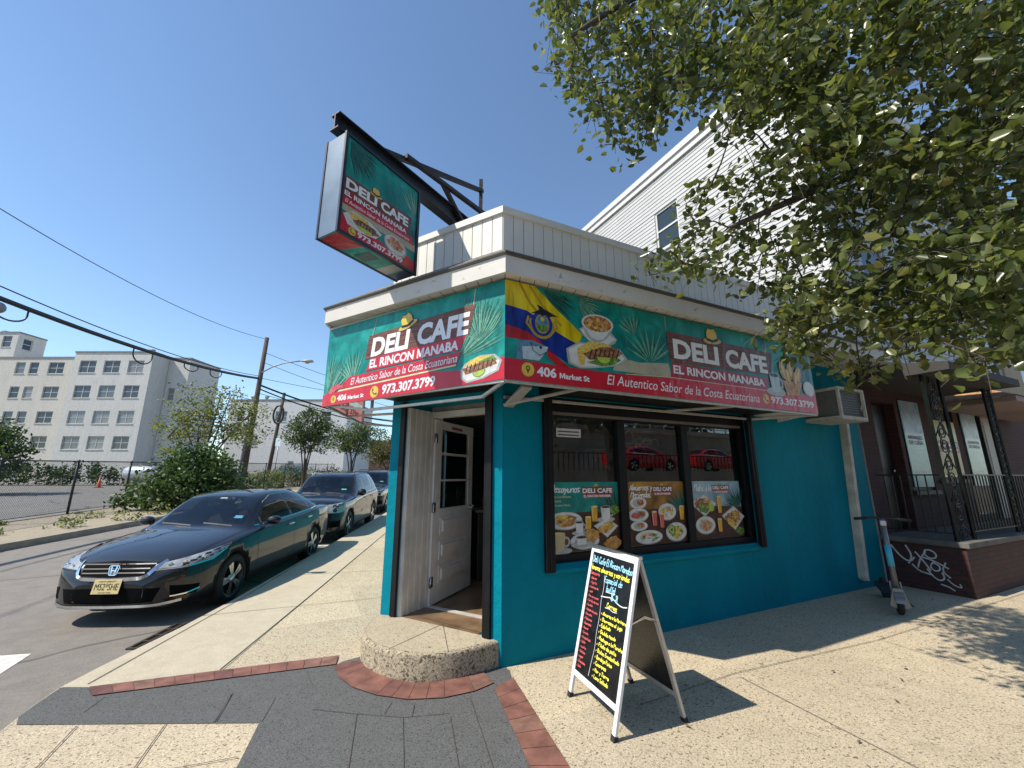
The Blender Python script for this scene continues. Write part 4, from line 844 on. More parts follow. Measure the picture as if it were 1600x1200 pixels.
def faceart(F):
    b.prism([(fr, fr), (SLN-fr, fr), (SLN-fr, SH-fr), (fr, SH-fr)], None, .0005, F, I('teal'))
    palm(b, .05, .82, -80, 0, 16, .33, F, LX, I('dteal'), .018, rg); palm(b, .78, .55, 60, 140, 16, .3, F, LX, I('palm1'), .009, rg); palm(b, .78, .30, 80, 150, 10, .2, F, LX, I('dteal'), .01, rg)
    poly(b, [(fr, .27), (SLN-fr, .29), (SLN-fr, .22), (fr, .20)], F, LX*1.2, I('sand'))
    woodboard(b, [(.030,.497),(.745,.535),(.715,.385),(.028,.365)], F, LX*2)
    poly(b, [(.032,.372),(.70,.395),(.69,.335),(.03,.315)], F, LX*2.4, I('dred'))
    text(t, 'DELI', F, .045, .345, .392, .085, LX*4, 0, .042, 0, .012); text(t, 'CAFE', F, .385, .70, .407, .088, LX*4, 0, .042, 0, .01); text(t, 'EL RINCON MANABA', F, .040, .685, .328, .040, LX*4, 0, .035, 0, .015)
    straw_hat(b, .33, .50, .12, F, LX*4.5, 5)
    poly(b, [(fr,.312),(.755,.345),(.78,.275),(.70,.28),(fr,.252)], F, LX*3, I('red')); text(t, 'El Autentico Sabor de la Costa Ecuatoriana', F, .05, .72, .273, .032, LX*4, 0, .004, .22, .02)
    poly(b, [(fr,.16),(.06,.19),(.15,.14),(.37,.13),(.51,.10),(.60,.15),(.74,.14),(SLN-fr,.12),(SLN-fr,fr),(fr,fr)], F, LX*3, I('red'))
    poly(b, [(.045,.172),(.13,.235),(.30,.228),(.42,.188),(.36,.12),(.2,.092),(.09,.105)], F, LX*3.5, I('dish')); blob(b, .19, .195, .10, .035, F, LX*4, I('rice'), rg=rg); blob(b, .26, .165, .12, .038, F, LX*4.4, I('meat'), rg=rg); blob(b, .25, .13, .08, .02, F, LX*4.8, I('lime'), rg=rg)
    for i in range(6): line2(b, [(.17+.03*i, .145), (.18+.03*i, .19)], .007, F, LX*5, I('black'))
    ell(b, .57, .165, .13, .085, F, LX*3.5, I('dishs'), rot=-8); ell(b, .57, .17, .115, .073, F, LX*3.8, I('dish'), rot=-8); blob(b, .57, .18, .09, .055, F, LX*4.2, I('shrimp'), rg=rg)
    for i in range(10): blob(b, .57+rg.uniform(-.07, .07), .18+rg.uniform(-.035, .035), .018, .013, F, LX*4.6+i*.00003, I(rg.choice(('pink', 'bread', 'shrimp', 'meat'))), 8, rg=rg)
    phone_icon(b, .135, .062, .034, F, LX*4); text(t, '973.307.3799', F, .185, .66, .045, .045, LX*4, 0, .035)
faceart(lambda u, v, h=0: SG(u, v, -.006+h)); faceart(lambda u, v, h=0: SG(SLN-u, v, -STH+.006-h))
b.build('sign_face', IM, bx, recalc=False); CLIP = None
for x in t: x.build('lettering', INK['white'], bx, recalc=False)
b = MB()                                        # printed underside
FU = lambda u, v, h=0: SG(u, .006-h, -STH+v)
b.prism([(.03, .02), (SLN-.12, .02), (SLN-.12, STH-.02), (.03, STH-.02)], None, .001, FU, I('teal')); b.prism([(.03, .02), (.20, .02), (.26, STH-.02), (.03, STH-.02)], None, .0018, FU, I('dred')); b.prism([(.56, .02), (.68, .02), (.70, STH-.02), (.58, STH-.02)], None, .0018, FU, I('dishs')); b.prism([(.30, .05), (.42, .03), (.46, .18), (.33, .2)], None, .0018, FU, I('dteal'))
b.build('printed_underside', IM, bx, recalc=False)
# steel arm and braces
am = thing('sign_bracket', 'dark steel arm with braces carrying the hanging box sign over the parapet', 'bracket', CH(.4, .1, PZ1))
mid = -STH/2
def AB(u, v, h=0): return SG(u, v, mid+h)
b = MB(); b.bar(AB(-.03, 1.05), AB(2.25, 1.12), .12, .014); b.bar(AB(-.03, .915), AB(2.25, .935), .12, .014); b.bar(AB(-.03, .982), AB(2.25, 1.028), .014, .16); b.build('beam', mat('dark_steel', (.018, .02, .025), .5, .3, .3, 10), am)
M_rust = mat('rusty_steel', (.035, .03, .03), .65, .2, .5, 14)
for p, q in ((AB(.45, 1.08), AB(2.0, 1.69)), (AB(.70, 1.20, .03), AB(2.3, 1.31, .12)), (AB(1.22, 1.25, .04), AB(2.15, .62, .02)), (AB(1.97, .25), AB(1.97, 1.83)), (AB(2.2, .25), AB(2.2, .93))):
    b = MB(); b.bar(p, q, .05, .05); b.build('brace', M_rust, am)
for u in (.06, SLN-.06): b = MB(); b.bar(SG(u, SH-.01, mid), SG(u, .915, mid), .05, .03); b.build('hanger', M_black, am)
# ------------------------------------------------------------------ handwriting: a single stroke alphabet
GL = dict(a='45250403123245 4542', b='0802 04254543321203', c='4435150403123243', d='4842 45250403123244', e='04444525150403123243', f='47382722 1535', g='45250403123344 4541301001', h='0802 0425354442', i='2522 2627', j='35312010 3637', k='0802 4504 1442', l='18132232', m='0502 04152522 24354542', n='0502 0425354442', o='25150403123243443525', p='0500 04254543321203', q='45250403123344 4540', r='0502 04253544', s='4525051423433202', t='18132232 0535', u='0503123244 4542', v='052245', w='0512243245', x='0542 4502', y='0523 4510', z='05450242',
 A='022842 1434', B='0802 0828373625 052544433202', C='4728180604123243', D='0802 082846442202', E='48080242 0535', F='480802 0535', L='080242', M='0208254842', N='02084248', P='0802 082847362505', R='0802 082847362505 2542', S='47281807153543321203', T='0848 2822', H='0802 4842 0545')
GL['$'] = '4728180715354332 1203 2921'; GL['8'] = '2516071828373625 25140312323425'; GL['*'] = '1434 2325 1333'
def hand(b, s, F, u0, u1, v0, v1, h, m, wd, rg, slant=.12, rise=0):
    """stroke lettering between u0,u1; v0 baseline, v1 ascender height"""
    n = sum(.62 if c in 'iltj ' else (1.15 if c in 'mwMW' else 1) for c in s); adv = (u1-u0)/n; x = u0; k = (v1-v0)/6
    for c in s:
        w_ = adv*(.62 if c in 'iltj ' else (1.15 if c in 'mwMW' else 1))
        if c != ' ':
            dy = rg.uniform(-.25, .25)*k; dv = rise*(x-u0)/(u1-u0)
            for q in GL.get(c, GL['o']).split():
                pts = []
                for i in range(0, len(q), 2):
                    gx, gy = int(q[i])/4.6*w_*.92, (int(q[i+1])-2)*k
                    pts.append((x+gx+gy*slant+rg.uniform(-.02, .02)*w_, v0+gy+dy+dv+rg.uniform(-.15, .15)*k))
                if len(pts) > 2: pts = smooth(pts, 1)
                line2(b, pts, wd, F, h+rg.random()*.0004, m)
        x += w_
# ------------------------------------------------------------------ pavement menu board
AF = thing('pavement_menu_board', 'white framed folding chalkboard menu standing on the pavement in front of the cafe', 'menu board', (.80, 3.37, 0))
FL, FR, BL, BR = V((.428, 3.549, 0)), V((.638, 2.974, 0)), V((.942, 3.758, 0)), V((1.165, 3.191, 0)); TLa, TRa = V((.668, 3.648, 1.045)), V((.896, 3.082, 1.045))
def panel_frame(p0, p1, t0, t1):
    u = (p1-p0).normalized(); v = ((t0+t1)/2-(p0+p1)/2).normalized(); n = u.cross(v); return (lambda a, b_, h=0: p0+u*a+v*b_+n*h), (p1-p0).length, ((t0+t1)/2-(p0+p1)/2).length
FA, wA, LA = panel_frame(FL, FR, TLa, TRa); FB, wB, LB = panel_frame(BR, BL, TRa, TLa)
M_boardwhite = mat('white_aluminium_frame', (.78, .78, .77), .35, 0, .04, 9); M_slate = mat('chalkboard', (.008, .008, .009), .28, 0, .5, 14)
for F, w_, L, lab, mf in ((FA, wA, LA, 'front_panel', M_boardwhite), (FB, wB, LB, 'back_panel', mat('dull_aluminium', (.50, .48, .45), .45, .4, .1, 12))):
    b = MB()
    fw = .034
    for (a, c), (lo, hi) in (((.0, 0), (fw, L)), ((w_-fw, 0), (w_, L)), ((fw, L-.045), (w_-fw, L)), ((fw, .15), (w_-fw, .185))): b.box((a, c, -.011), (lo if lo > a else lo, hi, .011), 0, F)
    fr_ = b.build(lab, mf, AF, bevel=.003)
    g = MB(); g.box((fw-.004, .18, -.005), (w_-fw+.004, L-.04, .005), 0, F); g.build('board', M_slate, fr_)
    for a in (0, w_-fw):
        f_ = MB(); f_.box((a-.003, -.004, -.015), (a+fw+.003, .03, .015), 0, F); f_.build('foot', M_rubber, fr_)
b = MB(); b.tube([FA(w_-.01, .66, -.01), FA(w_-.01, .715, -.11), FB(.012, .66, -.01)], .006, 6)
b.bar(FA(wA-.006, .67, -.012), (FA(wA-.006, .67)+FB(.006, .67))/2+UZ*.03, .014, .004); b.bar((FA(wA-.006, .67)+FB(.006, .67))/2+UZ*.03, FB(.006, .67, -.012), .014, .004); b.build('folding_stay', M_alu, AF)
b = MB(); b.bar(FA(.006, .67, -.012), (FA(.006, .67)+FB(wB-.006, .67))/2+UZ*.03, .014, .004); b.bar((FA(.006, .67)+FB(wB-.006, .67))/2+UZ*.03, FB(wB-.006, .67, -.012), .014, .004); b.build('folding_stay', M_alu, AF)
b = MB(); b.bar(TLa, TRa, .03, .02); b.build('top_hinge', M_alu, AF)
CK = [mat('chalk_blue', (.30, .62, .78), .8), mat('chalk_yellow', (.80, .74, .08), .8), mat('chalk_red', (.62, .10, .10), .8), mat('chalk_white', (.7, .7, .7), .8)]
rg = random.Random(21); H0 = .0058
def chalk(lines):
    for s, u0, u1, v0, v1, m, wd, rise in lines:
        b = MB(); hand(b, s, FA, u0, u1, v0, v1, H0, 0, wd, rg, .10, rise); b.build('lettering', CK[m], AF, recalc=False)
L_ = [('Deli Cafe El Rincon Manaba', .045, .565, .962, 1.01, 0, .0075, -.008), ('tenemos almuerzos y meriendas', .04, .545, .905, .945, 1, .0065, .0), ('Especial de', .245, .47, .848, .89, 0, .0065, .006), ('buffet', .285, .40, .792, .832, 0, .007, .004), ('$ 8', .355, .445, .748, .79, 0, .008, 0), ('Carnes', .32, .45, .690, .722, 1, .0065, .004), ('Desayuno', .035, .17, .868, .892, 2, .0045, .004)]
for i, s in enumerate(['Almuerzo a la Marinera', 'Churrasco al jugo', 'Estofado', 'Chuleta Asada', 'Pechuga a la Plancha', 'Filete de pollo', 'Bistec Encebollado', 'Bandeja Paisa', 'Camarones', 'Mar y Tierra', 'Lomo Saltado']):
    L_.append(('* '+s, .262, min(.572, .29+.0145*len(s)), .628-.0405*i, .652-.0405*i, 1, .0058, .010))
for i, s in enumerate(['Bolones', 'Tigrillo', 'Muchines de', 'yuca', 'Pan con queso', 'Tortilla de maiz', 'Humitas', 'Tostadas de queso', 'Corviche', 'Patacones', 'Empanadas', 'Huevos', 'Ceviche', 'Encebollado', 'Caldo', 'Guatita', 'Batidos', 'Jugos', 'Ensaladas', 'Cafe']):
    L_.append(('* '+s, .045, min(.215, .065+.0105*len(s)), .832-.0325*i, .848-.0325*i, 2, .0042, .006))
chalk(L_)
b = MB(); line2(b, smooth([(.226, .742), (.30, .752), (.371, .765), (.44, .742), (.50, .735), (.555, .748)]), .007, FA, H0); line2(b, smooth([(.235, .89), (.25, .80), (.235, .72), (.25, .60), (.238, .50), (.25, .40), (.23, .30), (.22, .21)]), .004, FA, H0+.0003); line2(b, smooth([(.30, .682), (.36, .688), (.40, .678), (.45, .686)]), .005, FA, H0); line2(b, [(.28, .785), (.40, .792)], .005, FA, H0)
b.build('chalk_line', CK[3], AF, recalc=False)
# ------------------------------------------------------------------ posters on the shop window
M_pboard = None
def poster(label, u0, u1, v0, v1, bgk, items, heading, sub=()):
    F = lambda u, v, h=0: MK(u0+(u1-u0)*u, -.083+h*1, v0+(v1-v0)*v)
    asp = (u1-u0)/(v1-v0)
    t_ = thing('window_poster', label, 'poster', MK((u0+u1)/2, -.086, v0))
    b = MB(); rg = random.Random(len(label)*7+int(u0*10))
    b.prism([(0, 0), (1, 0), (1, 1), (0, 1)], -.002, 0, F, I(bgk)); poly(b, [(0, 0), (1, 0), (1, .53), (.6, .56), (0, .54)], F, LY*.5, I('dwood'))
    for i in range(5): line2(b, [(0, .08+.09*i), (1, .09+.09*i)], .006, F, LY*.7, I('woodline'))
    palm(b, .95, .5, 70, 170, 12, .4, F, LY*.8, I('dteal'), .02, rg)
    bu = items['board']; du = bu[1]-bu[0]
    poly(b, [(bu[0], bu[2]+.055), (bu[1], bu[2]+.055), (bu[1], bu[3]), (bu[0], bu[3])], F, LY*1.5, I('wood')); poly(b, [(bu[0]+.02, bu[2]), (bu[1]-.03, bu[2]), (bu[1]-.03, bu[2]+.055), (bu[0]+.02, bu[2]+.055)], F, LY*1.8, I('dred'))
    straw_hat(b, bu[0]+du*.45, bu[3]+.005, .07, F, LY*3)
    for kind, *a in items['food']:
        if kind == 'plate': food_plate(b, a[0], a[1], a[2], a[3], F, LY*(1.5+a[5]), a[4], rg)
        if kind == 'square': food_plate(b, a[0], a[1], a[2], a[3], F, LY*(1.5+a[5]), a[4], rg, square=True)
        if kind == 'cup': cup(b, a[0], a[1], a[2], a[3], F, LY*(2+a[6]), a[4], a[5], 1)
        if kind == 'juice': juice(b, a[0], a[1], a[2], a[3], F, LY*(2+a[5]), a[4])
        if kind == 'blob': blob(b, a[0], a[1], a[2], a[3], F, LY*(2+a[5]), I(a[4]), rg=rg)
    b.build('print', IM, t_, recalc=False)
    for s, a0, a1, y, ch in (('DELI CAFE', bu[0]+.015, bu[1]-.015, bu[2]+.073, (bu[3]-bu[2]-.055)*.62), ('EL RINCON MANABA', bu[0]+.03, bu[1]-.04, bu[2]+.010, .036)):
        q = MB(); text(q, s, F, a0, a1, y, ch, LY*2.6, 0, .04); q.build('lettering', INK['white'], t_, recalc=False)
    for s, a0, a1, y0, y1, wd in heading: q = MB(); hand(q, s, F, a0, a1, y0, y1, LY*2.2, 0, wd, rg, .22); q.build('lettering', INK['white'], t_, recalc=False)
    for s, a0, a1, y, ch in sub: q = MB(); text(q, s, F, a0, a1, y, ch, LY*2.2, 0, .005); q.build('lettering', INK['cream'], t_, recalc=False)
poster('turquoise breakfast poster headed Desayunos with cups and a croissant in the left pane', .525, 1.44, .862, 1.545, 'teal', dict(board=(.47, .93, .76, .93), food=[('plate', .24, .44, .23, .13, ('meat', 'rice', 'bread'), 1), ('juice', .64, .52, .09, .22, 'orange', 2), ('cup', .80, .53, .14, .20, 'dish', 'coffee', 2), ('cup', .42, .34, .11, .16, 'dish', 'coffee', 7), ('juice', .545, .36, .085, .24, 'orange', 7), ('square', .80, .31, .18, .15, ('rice', 'bread'), 2), ('plate', .49, .14, .20, .12, ('dishs',), 8), ('cup', .44, .15, .15, .11, 'dish', 'coffee', 13), ('blob', .58, .22, .10, .10, 'bread', 14), ('cup', .13, .15, .19, .25, 'latte', 'rice', 12), ('blob', .88, .08, .12, .10, 'bread', 5), ('blob', .93, .58, .07, .08, 'green', 3)]),
    [('Desayunos', .06, .45, .85, .965, .014)], [('Cafe Con Bolones', .07, .32, .77, .032), ('Mixtos', .07, .19, .71, .032), ('Pan con Nata', .07, .31, .65, .032)])
poster('dark sunset poster headed Almuerzos y Meriendas with plates and an avocado in the middle pane', 1.562, 2.44, .862, 1.545, 'sunset', dict(board=(.44, .80, .77, .93), food=[('plate', .18, .66, .14, .10, ('soup',), 1), ('plate', .17, .47, .17, .11, ('meat', 'pink'), 3), ('plate', .67, .50, .16, .14, ('bread', 'rice', 'dish'), 2), ('juice', .435, .40, .09, .22, 'pink', 5), ('juice', .56, .36, .08, .22, 'pink', 6), ('plate', .17, .30, .14, .08, ('soup',), 5), ('juice', .93, .47, .09, .22, 'orange', 3), ('plate', .32, .12, .23, .11, ('green', 'shrimp', 'dish'), 8), ('plate', .80, .17, .19, .155, ('rice', 'green', 'rice'), 7), ('blob', .71, .22, .06, .07, 'limed', 13), ('blob', .71, .22, .045, .055, 'lime', 14), ('blob', .71, .21, .02, .025, 'brown', 15)]),
    [('Almuerzos y', .05, .43, .86, .965, .013), ('Meriendas', .06, .40, .745, .85, .013)])
poster('pale blue poster with square plates of fried seafood in the right pane', 2.562, 3.46, .862, 1.545, 'sky', dict(board=(.42, .78, .78, .93), food=[('square', .22, .58, .26, .20, ('shrimp', 'meat', 'green'), 1), ('juice', .53, .58, .09, .28, 'orange', 6), ('blob', .36, .55, .06, .09, 'lime', 6), ('square', .80, .33, .24, .22, ('bread', 'meat', 'rice'), 2), ('plate', .22, .24, .19, .155, ('shrimp', 'shrimp', 'bread'), 7), ('juice', .50, .22, .09, .22, 'orange', 9), ('blob', .92, .10, .08, .06, 'green', 3)]),
    [('Platos a la', .06, .40, .83, .95, .013)])
n_ = MB(); n_.box((.66, -.082, 2.01), (.97, -.079, 2.10), 0, MK); n_.box((.68, -.0785, 2.06), (.95, -.078, 2.075), 1, MK); n_.box((.68, -.0785, 2.025), (.95, -.078, 2.04), 1, MK)
tag(n_.build('window_notice', [mat('paper', (.55, .55, .53), .6), mat('paper_print', (.08, .08, .09), .6)]), 'small white paper notice in the top of the left window pane', 'notice')
op = thing('open_sign', 'unlit script neon sign reading Open hanging in the middle window pane', 'neon sign', MK(1.95, -.25, 1.95))
b = MB(); b.box((1.62, -.262, 1.92), (2.38, -.255, 2.16), 0, MK); b.build('backboard', mat('clear_acrylic', (.02, .02, .025), .1), op)
b = MB(); rg = random.Random(4)
for s, a, c in (('O', 1.70, 1.86), ('p', 1.88, 2.0), ('e', 2.0, 2.12), ('n', 2.12, 2.26)):
    g = {'O': '28170604123243444837 28', 'p': GL['p'], 'e': GL['e'], 'n': GL['n']}[s].split()
    for q in g:
        pts = smooth([(a+int(q[i])/4.6*(c-a), 1.98+(int(q[i+1])-2)*.025) for i in range(0, len(q), 2)], 2)
        if len(pts) > 1: b.tube([MK(x, -.235, z) for x, z in pts], .007, 6)
b.build('neon_tube', mat('unlit_neon', (.34, .22, .20), .2), op)
# ------------------------------------------------------------------ air conditioner in its wall cage
ac = thing('air_conditioner', 'boxed air conditioner in a white frame high on the teal wall above the downpipe', 'air conditioner', MK(5.4, 0, 2.4))
a0, a1, ao, az0, az1 = 5.02, 5.70, .50, 2.40, 2.86
b = MB(); b.box((a0+.04, -.1, az0+.05), (a1-.03, ao-.05, az1-.04), 0, MK); b.build('unit', mat('unit_grey', (.16, .155, .145), .6), ac, bevel=.008)
b = MB()
for x in (a0, a1-.035): b.box((x, ao-.04, az0), (x+.035, ao, az1), 0, MK); b.box((x, .002, az0), (x+.035, ao-.042, az0+.045), 0, MK); b.box((x, .002, az1-.04), (x+.035, ao-.042, az1), 0, MK)
b.box((a0+.037, ao-.04, az0), (a1-.037, ao, az0+.045), 0, MK); b.box((a0+.037, ao-.04, az1-.04), (a1-.037, ao, az1), 0, MK); b.box((a0, .002, az0-.012), (a1, ao, az0-.002), 0, MK)
b.build('cage', mat('old_cream_frame', (.50, .46, .38), .6, 0, .25, 8), ac, bevel=.004)
b = MB(); b.box((a1-.008, .06, az0+.06), (a1-.002, ao-.06, az1-.05), 0, MK); b.build('side_panel', mat('brown_screen', (.10, .085, .065), .7), ac)
b = MB()
for i in range(9): b.box((a0+.06, ao-.052, az0+.08+.037*i), (a1-.06, ao-.042, az0+.095+.037*i), 0, MK)
b.build('grille', mat('dark_grille', (.03, .03, .03), .5), ac)
# ------------------------------------------------------------------ electric scooter, facing the street
sc = thing('electric_scooter', 'parked grey electric kick scooter with a light blue band on its stem', 'scooter', (4.86, 5.78, 0), math.atan2(-.72, -.45))
X = lambda x, y, z: V((x, y, z))            # +x forward
M_sg = mat('scooter_grey', (.22, .22, .22), .35, .5, .1, 9); M_sd = mat('scooter_dark', (.02, .02, .025), .5)
def ring_wheel(b, cx, r, wd, m=0, F=lambda x, y, z: V((x, y, z)), n=24, cy=0):
    pr = [(r*.62, -wd*.5), (r*.86, -wd*.5), (r*.97, -wd*.32), (r, 0), (r*.97, wd*.32), (r*.86, wd*.5), (r*.62, wd*.5)]
    b.lathe(pr, lambda i, j, h: F(cx+i, cy+h, r+j), n, m)
wh = []
for cx in (.44, -.44):
    b = MB(); ring_wheel(b, cx, .125, .06); w_ = b.build('wheel', M_rubber, sc, local=True)
    h = MB(); h.lathe([(0, -.035), (.07, -.035), (.08, -.02), (.08, .02), (.07, .035), (0, .035)], lambda i, j, k, cx=cx: X(cx+i, k, .125+j), 16); h.build('hub', M_sg, w_, local=True)
b = MB(); b.prism([(-.50, -.09), (.22, -.09), (.27, -.05), (.27, .05), (.22, .09), (-.50, .09)], .13, .19, X); b.build('deck', M_sd, sc, local=True, bevel=.012)
b = MB(); b.tube([X(.24, 0, .16), X(.34, 0, .24), X(.40, 0, .36)], [.045, .042, .036], 10); b.prism([(-.045, .30), (.045, .30), (.10, .10), (.075, .08), (-.075, .08), (-.10, .10)], .425, .46, lambda y, z, x: X(x+.04-(.30-z)*0, y, z)); b.build('neck', M_sg, sc, local=True, bevel=.006)
b = MB(); b.tube([X(.43, 0, .30), X(.36, 0, .72), X(.31, 0, 1.08)], .030, 14); b.build('stem', M_sg, sc, local=True)
b = MB(); b.tube([X(.395, 0, .53), X(.352, 0, .77)], .034, 14); b.build('stem_band', mat('light_blue_band', (.07, .42, .60), .45), sc, local=True)
b = MB(); b.tube([X(.33, -.27, 1.07), X(.32, -.1, 1.09), X(.31, 0, 1.09), X(.32, .1, 1.09), X(.33, .27, 1.07)], .013, 8); b.build('handlebar', M_sd, sc, local=True)
for s in (-1, 1):
    b = MB(); b.tube([X(.325, s*.15, 1.082), X(.333, s*.28, 1.068)], .019, 10); b.build('grip', M_rubber, sc, local=True)
    b = MB(); b.bar(X(.44, s*.052, .125), X(.40, s*.048, .36), .012, .03, up=V((1, 0, 0))); b.build('fork', M_sg, sc, local=True)
b = MB(); b.box((.34, -.03, 1.0), (.375, .03, 1.06)); b.build('headlight', mat('lamp_lens', (.6, .6, .6), .1), sc, local=True, bevel=.006)
b = MB(); b.tube([X(.58, 0, .12), X(.56, 0, .21), X(.50, 0, .262), X(.42, 0, .27), X(.35, 0, .24)], .0, 6)
for q in (0,):
    rows = [[X(.44+.15*math.cos(a), y, .125+.15*math.sin(a)) for y in (-.045, -.02, .02, .045)] for a in [R(10+13*i) for i in range(10)]]; b = MB(); b.grid(rows); b.build('mudguard', M_sg, sc, local=True)
b = MB(); b.tube([X(.05, .09, .14), X(.0, .2, .01)], .008, 6); b.build('kickstand', M_sd, sc, local=True)
# ------------------------------------------------------------------ cars
def spl(xs, ys, x):
    """Catmull-Rom through (xs, ys), monotone xs"""
    if x <= xs[0]: return ys[0]
    if x >= xs[-1]: return ys[-1]
    i = max(k for k in range(len(xs)-1) if xs[k] <= x); h = xs[i+1]-xs[i]; t = (x-xs[i])/h
    def sl(k):
        if k == 0 or k == len(xs)-1: return 0 if False else ((ys[1]-ys[0])/(xs[1]-xs[0]) if k == 0 else (ys[-1]-ys[-2])/(xs[-1]-xs[-2]))
        a = (ys[k]-ys[k-1])/(xs[k]-xs[k-1]); c = (ys[k+1]-ys[k])/(xs[k+1]-xs[k])
        return 0 if a*c <= 0 else 2*a*c/(a+c)
    m0, m1 = sl(i)*h, sl(i+1)*h; t2, t3 = t*t, t*t*t
    return (2*t3-3*t2+1)*ys[i]+(t3-2*t2+t)*m0+(-2*t3+3*t2)*ys[i+1]+(t3-t2)*m1
def car_body(name, P, mats, parent, wheels, wr, arch):
    """P: tracks sampled along x: lists of (x, value)"""
    T = lambda k, x: spl([p[0] for p in P[k]], [p[1] for p in P[k]], x)
    x0, x1 = P['zc'][0][0], P['zc'][-1][0]; n = 96; rows = []
    xs = sorted({x0+(x1-x0)*(.5-.5*math.cos(math.pi*i/n)) for i in range(n+1)})
    for x in xs:
        w_, zb, zs, zc, wr_ = T('w', x), T('zb', x), T('zs', x), T('zc', x), T('wr', x)
        sh = T('sh', x)                                     # inset of the shoulder
        zm = zb+(zs-zb)*.52
        half = [(0, zb), (w_*.80, zb), (w_*.95, zb+.02), (w_*.985, zb+.07), (w_*.995, zb+(zs-zb)*.25), (w_, zm), (w_*.998, zb+(zs-zb)*.72), (w_*.985, zs-.045), (w_-sh*.35, zs-.012), (w_-sh, zs)]
        ws = w_-sh; cab = max(0, min(1, (zc-zs-.08)/.25))     # 0 bonnet, 1 cabin
        hood = [(ws*.86, zs+(zc-zs)*.45), (ws*.66, zs+(zc-zs)*.74), (ws*.36, zs+(zc-zs)*.94), (0, zc)]
        hood0 = [(ws*.97, zs+(zc-zs)*.12), (ws*.93, zs+(zc-zs)*.25)]
        cb0 = [(ws+(wr_-ws)*.30, zs+(zc-zs)*.33), (ws+(wr_-ws)*.68, zs+(zc-zs)*.68)]
        cb = [(wr_+.005, zs+(zc-zs)*.90), (wr_*.93, zs+(zc-zs)*.965), (wr_*.55, zc-.008), (0, zc)]
        half += [(h[0]*(1-cab)+c[0]*cab, h[1]*(1-cab)+c[1]*cab) for h, c in zip(hood0+hood, cb0+cb)]
        rows.append([V((x, y, z)) for y, z in half]+[V((x, -y, z)) for y, z in reversed(half[1:-1])])
    b = MB(); b.grid(rows, 0, True, True); b.face(list(reversed(rows[0])), 0); b.face(rows[-1], 0)
    o = b.build(name, mats, parent, local=True)
    cut = MB()
    for cx in wheels:
        for s in (-1, 1):
            pr = [(.0, .58), (arch, .58), (arch, 1.2), (0, 1.2)]
            cut.lathe(pr, lambda i, j, h, cx=cx, s=s: V((cx+i, s*h, wr+j)), 36)
    co = cut.build('arch_cutter', [mats[1]], parent, local=True) 
    md = o.modifiers.new('arches', 'BOOLEAN'); md.operation = 'DIFFERENCE'; md.object = co; md.solver = 'EXACT'; md.material_mode = 'TRANSFER'
    bpy.context.view_layer.update(); dg = bpy.context.evaluated_depsgraph_get(); me = bpy.data.meshes.new_from_object(o.evaluated_get(dg))
    o.modifiers.clear(); o.data = me; cm = co.data; bpy.data.objects.remove(co); bpy.data.meshes.remove(cm)
    bm = bmesh.new(); bm.from_mesh(me); bvh = BVHTree.FromBMesh(bm); bm.free()
    return o, bvh
HOLES = []
def drape(bvh, pts, d, off, m, name, parent, res=.05, origin=3.0, closed_rim=True):
    """a thin shaped piece laid on the body: outline pts (3d, near the surface) pushed along d on to it"""
    d = V(d).normalized(); a = d.cross(UZ); a = a.normalized() if a.length > .1 else V((0, 1, 0)); c = a.cross(d).normalized()
    p2 = [V((V(p).dot(a), V(p).dot(c))) for p in pts]
    out = []
    for p, q in zip(p2, p2[1:]+p2[:1]):
        k = max(1, int((q-p).length/res)); out += [p.lerp(q, i/k) for i in range(k)]
    nb = len(out); us = [p.x for p in out]; vs = [p.y for p in out]
    def inside(x, y):
        r = False; j = nb-1
        for i in range(nb):
            if (out[i].y > y) != (out[j].y > y) and x < (out[j].x-out[i].x)*(y-out[i].y)/(out[j].y-out[i].y)+out[i].x: r = not r
            j = i
        return r
    if m is M_cglass: HOLES.append((d, a, c, inside))
    g = []; u = min(us)+res/2
    while u < max(us):
        v = min(vs)+res/2
        while v < max(vs):
            if inside(u, v) and min((V((u, v))-o_).length for o_ in out) > res*.4: g.append(V((u, v)))
            v += res
        u += res
    vv, ee, ff, *_ = delaunay_2d_cdt(out+g, [(i, (i+1) % nb) for i in range(nb)], [list(range(nb))], 1, 1e-5)
    b = MB(); P3 = []; c0 = sum((V(p) for p in pts), V((0, 0, 0)))/len(pts); base = d*(c0.dot(d))
    for q in vv:
        o_ = a*q.x+c*q.y+base-d*origin; h = bvh.ray_cast(o_, d)
        if h[0] is None:
            h2 = bvh.find_nearest(a*q.x+c*q.y+base); p = h2[0]; n = h2[1]
        else: p, n = h[0], h[1]
        if n.dot(d) > 0: n = -n
        P3.append(p+n*off*.3-d*off*.7)
    i = len(b.v); b.v += P3
    for f in ff: b.f.append(list(f)); b.m.append(0); b.sm.append(True)
    return b.build(name, m, parent, local=True)
def open_windows(o):
    """take the panels out from behind the glass"""
    bm = bmesh.new(); bm.from_mesh(o.data)
    kill = [f for f in bm.faces for (d, a, c, ins) in HOLES if f.normal.dot(d) < -.15 and all(ins(v.co.dot(a), v.co.dot(c)) for v in f.verts)]
    bmesh.ops.delete(bm, geom=list(set(kill)), context='FACES'); bm.to_mesh(o.data); bm.free(); HOLES.clear()
